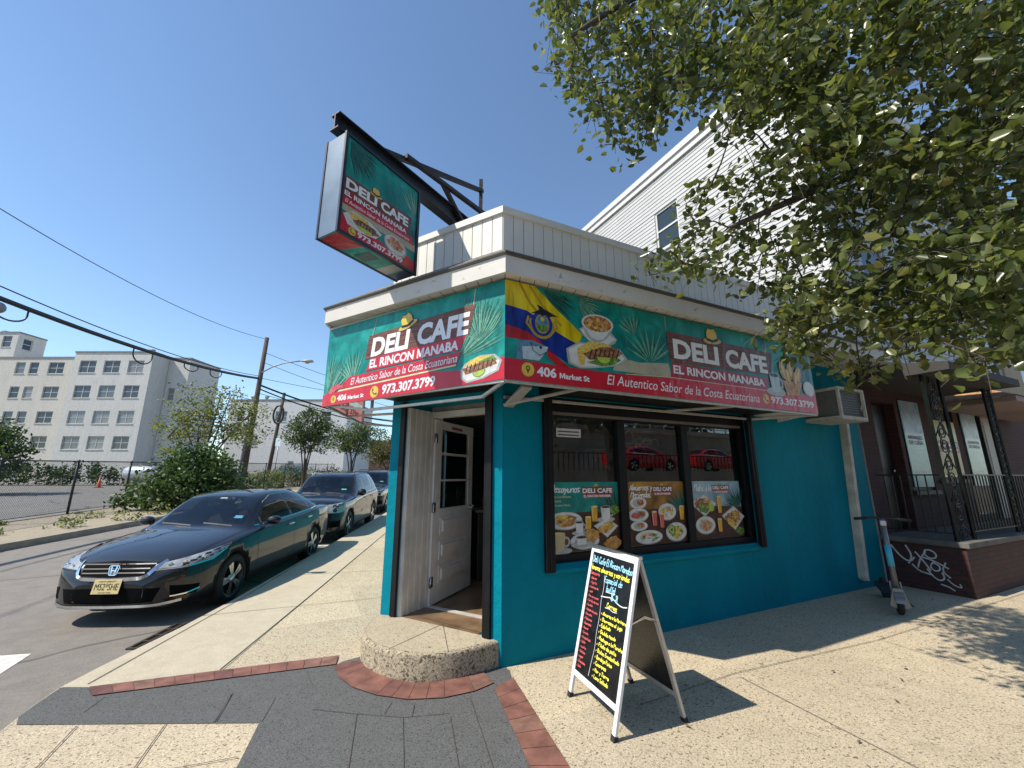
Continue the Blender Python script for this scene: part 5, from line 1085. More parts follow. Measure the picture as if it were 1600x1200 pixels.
def cabin(t, dz, x0):
    M_seat = mat('seat_cloth', (.10, .095, .09), .9, 0, .2, 20); M_dash = mat('dashboard', (.055, .055, .055), .6)
    for y in (.37, -.37):
        b = MB(); b.box((x0-.55, y-.24, .42+dz), (x0-.02, y+.24, .56+dz)); b.prism([(x0-.50, .52+dz), (x0-.66, 1.08+dz), (x0-.76, 1.08+dz), (x0-.64, .52+dz)], y-.23, y+.23, lambda u, v, h: V((u, h, v))); b.box((x0-.76, y-.13, 1.11+dz), (x0-.67, y+.13, 1.27+dz)); b.build('front_seat', M_seat, t, local=True, bevel=.03)
    b = MB(); b.box((x0-1.45, -.60, .42+dz), (x0-.95, .60, .56+dz)); b.prism([(x0-1.40, .52+dz), (x0-1.56, 1.08+dz), (x0-1.66, 1.08+dz), (x0-1.56, .52+dz)], -.60, .60, lambda u, v, h: V((u, h, v))); b.build('rear_seat', M_seat, t, local=True, bevel=.03)
    b = MB(); b.prism([(x0+.30, .70+dz), (x0+.34, .88+dz), (x0+.62, .93+dz), (x0+.80, .93+dz), (x0+.80, .70+dz)], -.66, .66, lambda u, v, h: V((u, h, v))); b.build('dashboard', M_dash, t, local=True, bevel=.02)
    b = MB(); b.tube([V((x0+.18+.07*math.sin(q), .37+.185*math.cos(q), .90+dz+.17*math.sin(q))) for q in [R(15*k) for k in range(24)]], .014, 6, closed=True); b.bar((x0+.18, .37, .90+dz), (x0+.36, .37, .84+dz), .06, .06); b.box((x0+.16, .20, .885+dz), (x0+.20, .54, .915+dz)); b.build('steering_wheel', M_plastic_black, t, local=True)
M_paint = {}
def paint(name, c, flake=0):
    m, nt, p, o = new_mat(name); p.inputs['Base Color'].default_value = rgba(c); p.inputs['Roughness'].default_value = .45; p.inputs['Metallic'].default_value = 0; 
    p.inputs['Coat Weight'].default_value = 1; p.inputs['Coat Roughness'].default_value = .015; p.inputs['Specular IOR Level'].default_value = .2
    co = texco(nt); n = noise(nt, co, 3, 4); nt.links.new(ramp(nt, n, [(.3, tuple(x*.9 for x in c)), (.7, tuple(x*1.15 for x in c))]), p.inputs['Base Color'])
    r = ramp(nt, noise(nt, co, 5, 6), [(.35, (.01, .01, .01)), (.8, (.06, .06, .06))]); nt.links.new(r, p.inputs['Coat Roughness']); return m
M_well = mat('wheel_well', (.006, .006, .006), .9); M_cglass = None
def tint(name, c, ior=1.5):
    m, nt, p, o = new_mat(name); p.inputs['Base Color'].default_value = rgba(c); p.inputs['Roughness'].default_value = .03; p.inputs['IOR'].default_value = ior; p.inputs['Specular IOR Level'].default_value = .6; return m
M_cglass = glass('car_glass', (.42, .47, .47), 1.7); M_lens = glass('headlight_lens', (.92, .95, .95), 1.5); M_lampin = mat('headlight_inside', (.34, .34, .36), .3, 0, .35, 9); M_mesh = mat('grille_black', (.006, .006, .006), .85, spec=.05)
def car_wheel(parent, cx, s, y, r, rim_r, spokes, dbl, wd=.215):
    b = MB(); F = lambda i, j, h: V((cx+i, s*(y-wd/2+h), r+j))
    b.lathe([(rim_r, .0), (r*.90, .0), (r*.985, wd*.10), (r, wd*.3), (r, wd*.72), (r*.985, wd*.9), (r*.90, wd), (rim_r, wd)], F, 40)
    w_ = b.build('wheel', M_rubber, parent, local=True)
    t = MB(); t.lathe([(rim_r*1.0, wd*.98), (rim_r*.93, wd*.97), (rim_r*.90, wd*.6), (rim_r*.88, wd*.15), (0, wd*.15)], F, 40, 0); t.lathe([(0, wd*.985), (.035, wd*.985), (.06, wd*.95), (.075, wd*.80), (.08, wd*.3)], F, 20, 1)
    for k in range(spokes):
        for e in ((-.11, .11) if dbl else (0,)):
            a = 2*math.pi*k/spokes+e; w0, w1 = (.017, .034) if dbl else (.030, .045)
            ca, sa = math.cos(a), math.sin(a)
            t.prism([(.05, -w0), (rim_r*.94, -w1*.9), (rim_r*.94, w1*.9), (.05, w0)], wd*.72, wd*.94, lambda u, v, h, ca=ca, sa=sa: F(u*ca-v*sa, u*sa+v*ca, h), 1)
    t.build('rim', [mat('rim_dark', (.05, .05, .055), .35, .8), M_silver], w_, local=True)
    return w_
def ln(bvh, pts, d, wd, off, m, name, parent):
    """narrow line (seam, trim, bar) draped along pts"""
    b = MB(); d = V(d).normalized(); P = []
    for p, q in zip(pts, pts[1:]):
        p, q = V(p), V(q); k = max(1, int((q-p).length/.04))
        P += [p.lerp(q, i/k) for i in range(k)]
    P.append(V(pts[-1])); S = []
    for p in P:
        h = bvh.ray_cast(p-d*3, d); hp = h[0] if h[0] is not None else bvh.find_nearest(p)[0]; S.append(hp-d*off)
    E = []
    for i in range(len(S)):
        t = (S[min(i+1, len(S)-1)]-S[max(i-1, 0)]).normalized(); n = t.cross(d).normalized()*wd/2; E.append([S[i]+n, S[i]-n])
    b.grid(E, 0, True); return b.build(name, m, parent, local=True)
LEFT, RIGHT, FRONT = (0, -1, 0), (0, 1, 0), (-1, 0, 0)
def sedan(name, label, pm, loc, rot, plate=True):
    t = thing(name, label, 'car', loc); t.rotation_euler = rot
    P = dict(
        zc=[(-2.46, .60), (-2.44, .95), (-2.36, 1.075), (-2.0, 1.105), (-1.80, 1.13), (-1.45, 1.30), (-1.10, 1.415), (-.7, 1.462), (-.35, 1.468), (0, 1.445), (.22, 1.40), (.55, 1.23), (.85, 1.06), (1.02, .985), (1.3, .945), (1.7, .885), (2.0, .815), (2.17, .755), (2.26, .70), (2.33, .62), (2.36, .52)],
        zs=[(-2.46, .58), (-2.44, .92), (-2.36, 1.03), (-1.6, 1.035), (-1.0, 1.00), (0, .955), (.8, .925), (1.05, .905), (1.6, .835), (2.0, .755), (2.2, .68), (2.30, .60), (2.36, .50)],
        w=[(-2.46, .62), (-2.40, .78), (-2.2, .86), (-1.8, .905), (-1.0, .925), (0, .928), (.9, .925), (1.5, .905), (1.9, .86), (2.1, .79), (2.22, .70), (2.32, .52), (2.36, .40)],
        wr=[(-2.46, .5), (-2.0, .62), (-1.7, .60), (-1.2, .55), (-.6, .575), (0, .58), (.4, .62), (.9, .70), (1.2, .7), (2.36, .4)],
        sh=[(-2.46, .05), (-1.8, .08), (-1, .07), (.8, .07), (1.3, .10), (2.0, .12), (2.36, .06)],
        zb=[(-2.46, .42), (-2.3, .30), (-1.9, .24), (-1.2, .20), (1.2, .19), (1.9, .19), (2.2, .20), (2.33, .24), (2.36, .30)])
    o, bv = car_body('body', P, [pm, M_well], t, (1.39, -1.39), .33, .375)
    for cx in (1.39, -1.39):
        for s in (1, -1): car_wheel(t, cx, s, .795, .33, .243, 5, True)
    # glass
    def both(f):
        for s in (1, -1): f(s)
    drape(bv, [(.9, -.66, 1.02), (1.0, 0, 1.0), (.9, .66, 1.02), (.30, .545, 1.375), (.24, .3, 1.40), (.23, 0, 1.405), (.24, -.3, 1.40), (.30, -.545, 1.375)], (-1, 0, -.55), .004, M_cglass, 'windscreen', t)
    drape(bv, [(-1.75, -.58, 1.14), (-1.76, 0, 1.15), (-1.75, .58, 1.14), (-1.2, .50, 1.37), (-1.2, -.50, 1.37)], (1, 0, -.6), .004, M_cglass, 'rear_window', t)
    def side(s):
        d = (0, -s, 0)
        for nm, pl in (('side_window', [(.72, 1.0), (.55, 1.0), (-.36, 1.02), (-.36, 1.395), (.02, 1.385), (.28, 1.28)]), ('side_window', [(-.44, 1.02), (-1.22, 1.055), (-1.18, 1.33), (-.95, 1.375), (-.44, 1.40)]), ('quarter_window', [(-1.28, 1.055), (-1.62, 1.085), (-1.50, 1.18), (-1.25, 1.30)])):
            drape(bv, [(x, s*.8, z) for x, z in pl], d, .004, M_cglass, nm, t)
        ln(bv, [(.80, s*.8, .975), (.5, s*.8, .98), (-.4, s*.8, 1.0), (-1.3, s*.8, 1.04), (-1.68, s*.8, 1.075)], d, .016, .007, M_chrome, 'window_trim', t)
        ln(bv, [(.80, s*.8, .985), (.30, s*.8, 1.305), (.0, s*.8, 1.405), (-.45, s*.8, 1.42), (-.95, s*.8, 1.395), (-1.3, s*.8, 1.31), (-1.68, s*.8, 1.085)], d, .010, .006, M_chrome, 'window_trim', t)
        for pts in ([(.86, .93), (.84, .6), (.80, .30), (.72, .24)], [(-.40, 1.0), (-.40, .6), (-.42, .25)], [(-1.25, 1.02), (-1.10, .75), (-1.02, .60)], [(.72, .245), (-.42, .25), (-.95, .26)]): ln(bv, [(x, s*.9, z) for x, z in pts], d, .007, .0025, M_well, 'door_seam', t)
        for x in (-.22, -1.02):
            b = MB(); q = [bv.ray_cast(V((x+dx, s*3, .875+.01*(x < -.5)*3)), V(d))[0]+V((0, s*.022, 0)) for dx in (-.11, -.05, .05, .11)]
            b.tube(q, [.010, .015, .015, .010], 8); b.build('door_handle', M_chrome, t, local=True)
        # mirror
        b = MB(); b.lathe([(0, -.06), (.055, -.055), (.085, -.02), (.09, .03), (.085, .05), (0, .052)], lambda i, j, h: V((.60-h, s*(1.0+i*1.25), 1.03+j*.78)), 18); mr = b.build('mirror', pm, t, local=True)
        b = MB(); b.bar((.58, s*.86, .97), (.60, s*.96, 1.0), .05, .04); b.build('mirror_arm', M_plastic_black, t, local=True)
        # headlight with its reflector bowls
        HL = [(2.25, s*.43, .705), (2.27, s*.42, .655), (2.10, s*.70, .665), (1.85, s*.86, .70), (1.60, s*.90, .80), (1.52, s*.90, .845), (1.8, s*.82, .80), (2.1, s*.62, .745)]
        hl = drape(bv, HL, (-1, -s*.75, -.1), .003, M_lampin, 'headlight', t, .03)
        drape(bv, HL, (-1, -s*.75, -.1), .016, M_lens, 'lens', hl, .03)
        for yy, xx, zz, rr in ((.55, 2.17, .692, .026), (.66, 2.08, .70, .032), (.77, 1.92, .73, .026)):
            h = bv.ray_cast(V((xx, s*yy, zz))-V((-1, -s*.75, -.1)).normalized()*3, V((-1, -s*.75, -.1)).normalized())
            if h[0] is not None:
                n = V((.75, s*.6, .1)).normalized(); u = n.cross(UZ).normalized(); v = u.cross(n); p = h[0]+n*.005
                b = MB(); b.lathe([(0, -.004), (rr*.4, -.003), (rr*.75, .001), (rr, .006), (rr*1.08, .006)], lambda i, j, k: p+u*i+v*j+n*k, 16); b.build('reflector', M_chrome, hl, local=True)
        ln(bv, [(2.28, s*.44, .648), (2.10, s*.70, .658), (1.85, s*.86, .692), (1.62, s*.90, .79)], (-1, -s*.75, -.1), .012, .012, M_chrome, 'headlight_trim', t)
        ln(bv, [(1.60, s*.9, .815), (1.53, s*.9, .84)], (-1, -s*.75, -.1), .03, .012, mat('amber_lens', (.5, .2, .03), .2), 'side_lamp', t)
        drape(bv, [(2.2, s*.60, .47), (2.2, s*.62, .33), (2.0, s*.80, .33), (1.98, s*.82, .43)], (-1, -s*.5, 0), .003, M_mesh, 'fog_recess', t, .04)
        ln(bv, [(2.2, s*.62, .345), (2.1, s*.74, .35), (1.98, s*.82, .38)], (-1, -s*.5, 0), .014, .012, M_chrome, 'fog_trim', t)
    both(side)
    gr = drape(bv, [(2.3, -.43, .725), (2.3, -.36, .60), (2.3, 0, .585), (2.3, .36, .60), (2.3, .43, .725), (2.3, 0, .745)], FRONT, .004, M_mesh, 'grille', t, .04)
    for z, hw in ((.715, .42), (.672, .39), (.630, .36)): ln(bv, [(2.3, -hw, z), (2.3, 0, z+.003), (2.3, hw, z)], FRONT, .013, .016, M_chrome, 'grille_bar', gr)
    ln(bv, [(2.25, -.50, .745), (2.3, -.40, .60), (2.3, -.33, .572), (2.3, 0, .558), (2.3, .33, .572), (2.3, .40, .60), (2.25, .50, .745)], FRONT, .040, .016, M_chrome, 'grille_surround', gr)
    # slanted capital H in a rounded frame
    h = bv.ray_cast(V((4, 0, .665)), V((-1, 0, 0)))[0]; FE = lambda y, z, k=0: V((h.x+.028+k-(z)*.25, y, .662+z))
    b = MB()
    for pts, wd in (([(-.045, .05), (-.058, .035), (-.042, -.045), (-.03, -.052), (.03, -.052), (.042, -.045), (.058, .035), (.045, .05), (-.045, .05)], .010), ([(-.030, .043), (-.020, -.043)], .016), ([(.030, .043), (.020, -.043)], .016), ([(-.022, -.004), (.022, -.004)], .014)):
        line2(b, pts, wd, lambda u, v, k=0: FE(u, v, k), .002*(wd*100), 0)
    b.build('emblem', M_chrome, gr, local=True, recalc=False)
    drape(bv, [(2.3, -.56, .455), (2.3, -.50, .30), (2.3, 0, .285), (2.3, .50, .30), (2.3, .56, .455), (2.3, 0, .47)], FRONT, .003, M_mesh, 'air_intake', t, .05)
    ln(bv, [(2.1, -.74, .285), (2.25, -.55, .262), (2.3, 0, .252), (2.25, .55, .262), (2.1, .74, .285)], FRONT, .030, .012, M_silver, 'chrome_lip', t)
    ln(bv, [(2.1, -.66, .80), (2.24, -.40, .762), (2.26, 0, .768), (2.24, .40, .762), (2.1, .66, .80)], (-.6, 0, -.8), .008, .002, M_well, 'bonnet_seam', t)
    for s in (1, -1): ln(bv, [(2.1, s*.66, .9), (1.6, s*.74, .9), (1.05, s*.77, .95)], (0, 0, -1), .007, .002, M_well, 'bonnet_seam', t)
    if plate:
        px = bv.ray_cast(V((4, 0, .49)), V((-1, 0, 0)))[0].x+.015
        FP = lambda y, z, k=0: V((px+k+.01-(z-.49)*.25, y, z))
        b = MB(); b.box((-.155, .415, -.002), (.155, .565, .004), 0, lambda y, z, k: FP(y, z, k)); pl = b.build('licence_plate', mat('plate_yellow', (.66, .52, .22), .4, 0, .1, 12), t, local=True, bevel=.002)
        b = MB(); text(b, 'M52*SHE', FP, -.132, .132, .457, .068, .006, 0, .0); b.build('lettering', M_plastic_black, pl, local=True, recalc=False)
        b = MB(); text(b, 'Garden State', FP, -.07, .07, .426, .014, .006, 0, .012); b.build('lettering', M_plastic_black, pl, local=True, recalc=False)
        b = MB(); text(b, 'NEW JERSEY', FP, -.10, .10, .540, .016, .006, 0, .012); b.build('lettering', mat('plate_brown', (.18, .12, .05), .5), pl, local=True, recalc=False)
    ws = (-1, 0, -.55)
    drape(bv, [(.78, .46, 1.085), (.78, .58, 1.085), (.73, .57, 1.125), (.73, .455, 1.125)], ws, .007, mat('sticker_blue', (.05, .30, .45), .5), 'windscreen_sticker', t, .04); drape(bv, [(.32, -.06, 1.345), (.32, .06, 1.345), (.30, .055, 1.37), (.30, -.055, 1.37)], ws, .007, mat('sticker_pale', (.4, .4, .4), .4), 'rear_view_mirror', t, .04)
    for pts in ([(.98, .55, 1.0), (.93, .10, 1.03)], [(.98, -.05, 1.0), (.90, -.55, 1.04)]): ln(bv, pts, ws, .02, .02, M_plastic_black, 'wiper', t)
    open_windows(o); cabin(t, 0, .30)
    return t
M_pblack = paint('car_paint_black', (.003, .0035, .005)); M_pnavy = paint('car_paint_navy', (.004, .005, .010))
acc = sedan('parked_car', 'black saloon car with a yellow plate parked at the kerb, nearest of the cars', M_pblack, (-4.97, 7.74, -.157+.045), (0, R(1.43), R(-86.6)))
def suv(label, pm, loc, rot):
    t = thing('parked_car', label, 'car', loc); t.rotation_euler = rot
    P = dict(
        zc=[(-2.36, .62), (-2.34, 1.05), (-2.22, 1.45), (-2.05, 1.615), (-1.5, 1.68), (-.6, 1.695), (0, 1.675), (.25, 1.62), (.6, 1.38), (.85, 1.215), (1.05, 1.13), (1.4, 1.115), (1.9, 1.075), (2.15, 1.03), (2.24, .95), (2.28, .80), (2.31, .62)],
        zs=[(-2.36, .60), (-2.34, .98), (-2.2, 1.12), (-1.2, 1.085), (0, 1.06), (.9, 1.035), (1.4, 1.02), (1.9, .985), (2.15, .93), (2.25, .85), (2.31, .60)],
        w=[(-2.36, .74), (-2.25, .85), (-1.9, .905), (-1, .925), (0, .925), (1.0, .925), (1.7, .915), (2.0, .89), (2.18, .83), (2.27, .75), (2.31, .68)],
        wr=[(-2.36, .55), (-2.0, .60), (-1, .655), (0, .655), (.5, .68), (1.0, .72), (2.31, .6)],
        sh=[(-2.36, .05), (-1, .05), (.8, .06), (1.4, .10), (2.31, .08)],
        zb=[(-2.36, .42), (-2.1, .32), (-1.2, .26), (1.2, .25), (2.0, .25), (2.25, .28), (2.31, .34)])
    o, bv = car_body('body', P, [pm, M_well], t, (1.42, -1.43), .365, .42)
    for cx in (1.42, -1.43):
        for s in (1, -1): car_wheel(t, cx, s, .80, .365, .24, 5, False)
    drape(bv, [(.95, -.68, 1.17), (1.0, 0, 1.16), (.95, .68, 1.17), (.35, .60, 1.58), (.28, 0, 1.615), (.35, -.60, 1.58)], (-1, 0, -.55), .004, M_cglass, 'windscreen', t)
    for s in (1, -1):
        d = (0, -s, 0)
        for pl in ([(.70, 1.12), (-.30, 1.13), (-.30, 1.585), (.10, 1.58), (.30, 1.47)], [(-.38, 1.13), (-1.25, 1.145), (-1.22, 1.575), (-.38, 1.59)]): drape(bv, [(x, s*.8, z) for x, z in pl], d, .004, M_cglass, 'side_window', t)
        drape(bv, [(x, s*.8, z) for x, z in [(-1.40, 1.15), (-1.95, 1.20), (-1.80, 1.52), (-1.40, 1.565)]], d, .004, M_cglass, 'quarter_window', t)
        ln(bv, [(.85, s*.8, 1.09), (-.3, s*.8, 1.105), (-1.3, s*.8, 1.12), (-2.0, s*.8, 1.17)], d, .018, .006, M_chrome, 'window_trim', t)
        for pts in ([(.92, 1.04), (.92, .6), (.85, .32)], [(-.34, 1.1), (-.34, .6), (-.36, .32)], [(-1.28, 1.12), (-1.15, .85), (-1.05, .62)], [(.85, .33), (-.98, .34)]): ln(bv, [(x, s*.9, z) for x, z in pts], d, .008, .0025, M_well, 'door_seam', t)
        for x in (-.16, -1.02):
            b = MB(); q = [bv.ray_cast(V((x+dx, s*3, .97)), V(d))[0]+V((0, s*.024, 0)) for dx in (-.11, -.05, .05, .11)]; b.tube(q, [.011, .016, .016, .011], 8); b.build('door_handle', pm, t, local=True)
        b = MB(); b.lathe([(0, -.07), (.06, -.06), (.10, -.02), (.105, .03), (.10, .05), (0, .052)], lambda i, j, h: V((.72-h, s*(1.02+i*1.15), 1.16+j*.95)), 18); b.build('mirror', pm, t, local=True)
        b = MB(); b.bar((.72, s*.88, 1.08), (.72, s*.97, 1.12), .05, .05); b.build('mirror_arm', M_plastic_black, t, local=True)
        HL = [(2.2, s*.50, .93), (2.2, s*.52, .74), (2.1, s*.80, .73), (1.85, s*.91, .78), (1.82, s*.91, .98), (2.05, s*.80, .97)]
        hl = drape(bv, HL, (-1, -s*.55, -.05), .004, mat('headlight_pale', (.42, .42, .40), .2, .2, .2, 20), 'headlight', t, .04); drape(bv, HL, (-1, -s*.55, -.05), .018, M_lens, 'lens', hl, .04)
        for zz in (.80, .89):
            dd = V((-1, -s*.55, -.05)).normalized(); h = bv.ray_cast(V((2.12, s*.68, zz))-dd*3, dd)
            if h[0] is not None:
                p = h[0]-dd*.008; u = dd.cross(UZ).normalized(); v = u.cross(dd); b = MB(); b.lathe([(.012, .0), (.03, .0), (.042, .005), (.05, .005)], lambda i, j, k: p+u*i+v*j-dd*k, 16); b.build('reflector', mat('lamp_black', (.02, .02, .02), .2), hl, local=True)
        drape(bv, [(2.2, s*.60, .55), (2.2, s*.62, .40), (2.05, s*.84, .40), (2.05, s*.85, .56)], (-1, -s*.4, 0), .003, M_mesh, 'fog_recess', t, .05)
    gr = drape(bv, [(2.3, -.48, .95), (2.3, -.46, .66), (2.3, .46, .66), (2.3, .48, .95)], FRONT, .005, M_mesh, 'grille', t, .06)
    for z in (.93, .80, .68): ln(bv, [(2.3, -.47, z), (2.3, .47, z)], FRONT, .025, .016, M_chrome, 'grille_bar', gr)
    drape(bv, [(2.3, -.55, .56), (2.3, -.5, .40), (2.3, .5, .40), (2.3, .55, .56)], FRONT, .004, M_mesh, 'air_intake', t, .06)
    for s in (1, -1):
        b = MB(); b.tube([V((.1, s*.60, 1.68)), V((.0, s*.60, 1.725)), V((-1.7, s*.60, 1.725)), V((-1.8, s*.60, 1.66))], .016, 8); b.build('roof_rail', M_plastic_black, t, local=True)
    for pts in ([(1.02, .55, 1.15), (.97, .10, 1.17)], [(1.02, -.05, 1.15), (.97, -.55, 1.17)]): ln(bv, pts, (-1, 0, -.55), .02, .02, M_plastic_black, 'wiper', t)
    drape(bv, [(.82, .46, 1.235), (.82, .60, 1.235), (.77, .59, 1.27), (.77, .455, 1.27)], (-1, 0, -.55), .007, mat('sticker_green', (.10, .35, .25), .5), 'windscreen_sticker', t, .04); ln(bv, [(.25, .70, .62), (.05, .70, .62)], LEFT, .08, .004, mat('door_decal', (.5, .5, .45), .5), 'door_decal', t)
    open_windows(o); cabin(t, .17, .42)
    return t
s1 = suv('dark sport utility car with pale headlights parked behind the black saloon', M_pnavy, (-5.42, 13.0, -.15+gz(13.0)), (0, R(1.43), R(-84)))
s2 = copy_tree(s1); s2.location = (-6.25, 19.2, -.15+gz(19.2)); s2['label'] = 'dark blue sport utility car furthest back in the row, half hidden by the cafe wall'
# ------------------------------------------------------------------ the row house next door: clapboard above, brick porch below
SE = 6.553
hs = thing('row_house', 'tall white clapboard house above a dark brick porch front, right of the cafe', 'house', MK(SE, 0, 0))
LFR = lambda t, o, z: MK(SE-o, -t, z)
M_siding = mat('white_siding', (.47, .465, .45), .55, 0, .05, 1.5); M_trim = mat('white_trim', (.60, .59, .56), .5, 0, .05, 3)
b = MB(); SW = 12.6; HZ = 10.1
lw = [(3.15, 3.95, 7.66, 8.86), (7.2, 8.0, 7.66, 8.86)]
facade(b, LFR, .12, 11, 3.3, HZ, lw, .10, lap=.116)
fw_ = [(7.75, 8.75, 4.75, 6.25), (9.25, 10.25, 4.75, 6.25), (11.0, 12.0, 4.75, 6.25), (7.75, 8.75, 7.6, 9.0), (9.25, 10.25, 7.6, 9.0), (11.0, 12.0, 7.6, 9.0)]
facade(b, MK, SE+.10, SW, 3.4, HZ, fw_, .10, lap=.116)
b.face([LFR(0, 0, 0), LFR(11, 0, 0), LFR(11, 0, 3.3), LFR(0, 0, 3.3)]); b.face([MK(SW, 0, 0), MK(SW, -11, 0), MK(SW, -11, HZ), MK(SW, 0, HZ)]); b.face([MK(SE, -11, 0), MK(SW, -11, 0), MK(SW, -11, HZ), MK(SE, -11, HZ)]); b.face([MK(SE, 0, HZ), MK(SW, 0, HZ), MK(SW, -11, HZ), MK(SE, -11, HZ)])
b.build('siding_wall', M_siding, hs)
b = MB(); b.box((SE-.03, -.10, 3.4), (SE+.10, .03, HZ), 0, MK); b.box((SE-.12, -11.1, HZ-.02), (SW+.1, .16, HZ+.16), 0, MK); b.box((SE-.07, -11.05, HZ-.20), (SE-.02, .06, HZ-.02), 0, MK); b.box((SE-.02, .02, HZ-.20), (SW, .07, HZ-.02), 0, MK); b.build('cornice', M_trim, hs)
M_hglass = tint('dim_glass', (.03, .045, .05))
for q in lw: sash(hs, LFR, *q, .07, M_trim, M_hglass, 1, 2, .055)
for q in fw_: sash(hs, MK, *q, .07, M_trim, M_hglass, 1, 2, .055)
M_brickred = m_brick('dark_red_brick', (.085, .026, .022), (.062, .02, .018), (.035, .026, .022), 63.8, .205, .068, .009)
bw = [(7.05, 7.85, .72, 2.9), (7.98, 8.82, 1.36, 3.0), (9.12, 10.25, 1.55, 2.92), (10.5, 12.4, .72, 3.0)]
b = MB(); facade(b, MK, SE, SW, 0, 3.4, bw, .12, back=.25); b.build('brick_wall', M_brickred, hs)
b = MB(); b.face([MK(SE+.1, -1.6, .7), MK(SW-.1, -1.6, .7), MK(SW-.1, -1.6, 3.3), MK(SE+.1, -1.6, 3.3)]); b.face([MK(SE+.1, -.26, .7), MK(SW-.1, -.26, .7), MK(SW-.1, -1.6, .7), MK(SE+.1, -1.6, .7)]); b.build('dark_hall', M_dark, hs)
b = MB(); b.box((7.07, -.20, .72), (7.83, -.15, 2.88), 0, MK)
for za, zb in ((.9, 1.6), (1.75, 2.7)): b.box((7.17, -.15, za), (7.73, -.138, zb), 0, MK)
dr = b.build('door', mat('brown_black_door', (.018, .012, .010), .4), hs, bevel=.004); b = MB(); b.lathe([(0, .05), (.03, .045), (.03, .02), (.012, 0)], lambda i, j, k: MK(7.72+i, -.15+k, 1.7+j), 12); b.build('handle', M_silver, dr)
M_frame_d = mat('dark_window_frame', (.03, .03, .03), .5)
for q in bw[1:3]: sash(hs, MK, *q, .08, M_frame_d, M_hglass, 1, 1, .05)
b = MB(); a, c, za, zb = bw[3]
for x in (a, 11.72, c-.06): b.box((x, -.1, za), (x+.06, -.02, zb), 0, MK)
b.box((a+.06, -.1, zb-.06), (c-.06, -.02, zb), 0, MK); sf = b.build('window', M_frame_d, hs); g = MB(); g.face([MK(a+.06, -.07, za), MK(11.72, -.07, za), MK(11.72, -.07, zb-.06), MK(a+.06, -.07, zb-.06)]); g.build('pane', M_hglass, sf)
b = MB(); b.box((11.79, -.09, za+.01), (c-.07, -.04, zb-.07), 0, MK); b.box((11.90, -.04, 1.0), (c-.18, -.03, 2.8), 0, MK); b.build('white_door', mat('dull_white_door', (.40, .38, .34), .5), hs)
# porch
PS1 = 13.0; PD = .96
b = MB(); b.box((SE+.006, .002, -.05), (PS1, PD, .64), 0, MK); b.build('porch_base', M_brickred, hs)
b = MB(); b.box((SE-.03, .004, .64), (PS1+.03, PD+.05, .715), 0, MK); b.build('porch_coping', mat('dark_coping', (.13, .12, .105), .8, 0, .3, 5, .3, 40), hs, bevel=.008)
M_iron = mat('green_black_iron', (.014, .020, .016), .45, .3, .3, 10)
def scroll(cu, cv, r, t0, t1, n=14): return [(cu+r*(1-.75*i/n)*math.cos(R(t0+(t1-t0)*i/n)), cv+r*(1-.75*i/n)*math.sin(R(t0+(t1-t0)*i/n))) for i in range(n+1)]
def iron_panel(s0, s1, o, z0, z1):
    b = MB(); F = lambda u, v: MK(s0+u, o, z0+v); w_ = s1-s0; L = z1-z0
    for u in (0, w_): b.bar(F(u, 0), F(u, L), .035, .035)
    k = 5 if w_ > .3 else 9; h = L/k
    for i in range(k):
        c = h*(i+.5); r = min(w_*.46, h*.30)
        for sg in (1, -1):
            b.tube([F(p, q) for p, q in scroll(w_/2, c+sg*r*.9, r, -90*sg, 300*sg)], .008, 5); b.tube([F(p, q) for p, q in scroll(w_/2, c+sg*r*.9, r, 90*sg, 480*sg)], .008, 5)
        b.tube([F(w_*.1, c-h*.45), F(w_*.5, c), F(w_*.9, c-h*.45)], .008, 5)
    return b
iron_panel(6.64, 7.22, .86, .715, 3.12).build('iron_post', M_iron, hs); iron_panel(8.95, 9.2, .86, .715, 3.12).build('iron_post', M_iron, hs); iron_panel(11.6, 11.85, .86, .715, 3.12).build('iron_post', M_iron, hs)
def railing(p, q, n):
    b = MB(); b.bar(p+UZ*.91, q+UZ*.91, .035, .02); b.bar(p+UZ*.10, q+UZ*.10, .03, .015)
    for i in range(1, n): c = p.lerp(q, i/n); b.bar(c+UZ*.105, c+UZ*.905, .014, .014, up=W)
    return b
railing(MK(7.22, .86, .715), MK(8.95, .86, .715), 15).build('railing', M_iron, hs); railing(MK(9.2, .86, .715), MK(11.6, .86, .715), 20).build('railing', M_iron, hs); railing(MK(6.64, .06, .715), MK(6.64, .86, .715), 8).build('railing', M_iron, hs)
b = MB(); b.prism([(0, 3.12), (1.22, 3.12), (1.22, 3.24), (0, 3.44)], SE-.02, 9.3, lambda o, z, s: MK(s, o, z)); b.build('porch_roof', mat('porch_roof_felt', (.05, .045, .042), .8), hs)
b = MB()
eave = [MK(9.32, .02, 3.0), MK(9.32, 1.15, 3.0), MK(PS1+1, 1.15, 3.0), MK(PS1+1, .02, 3.0)]; rd0, rd1 = MK(10.2, .02, 3.55), MK(PS1, .02, 3.55)
b.face([eave[0], eave[1], rd0]); b.face([eave[1], eave[2], rd1, rd0]); b.face([eave[2], eave[3], rd1]); b.build('orange_roof', mat('orange_shingle', (.42, .23, .10), .8, 0, .3, 12, .4, 30), hs)
b = MB(); b.box((9.34, .02, 2.90), (PS1+.98, 1.13, 2.995), 0, MK); b.build('roof_board', mat('dull_pink_board', (.30, .22, .19), .7), hs)
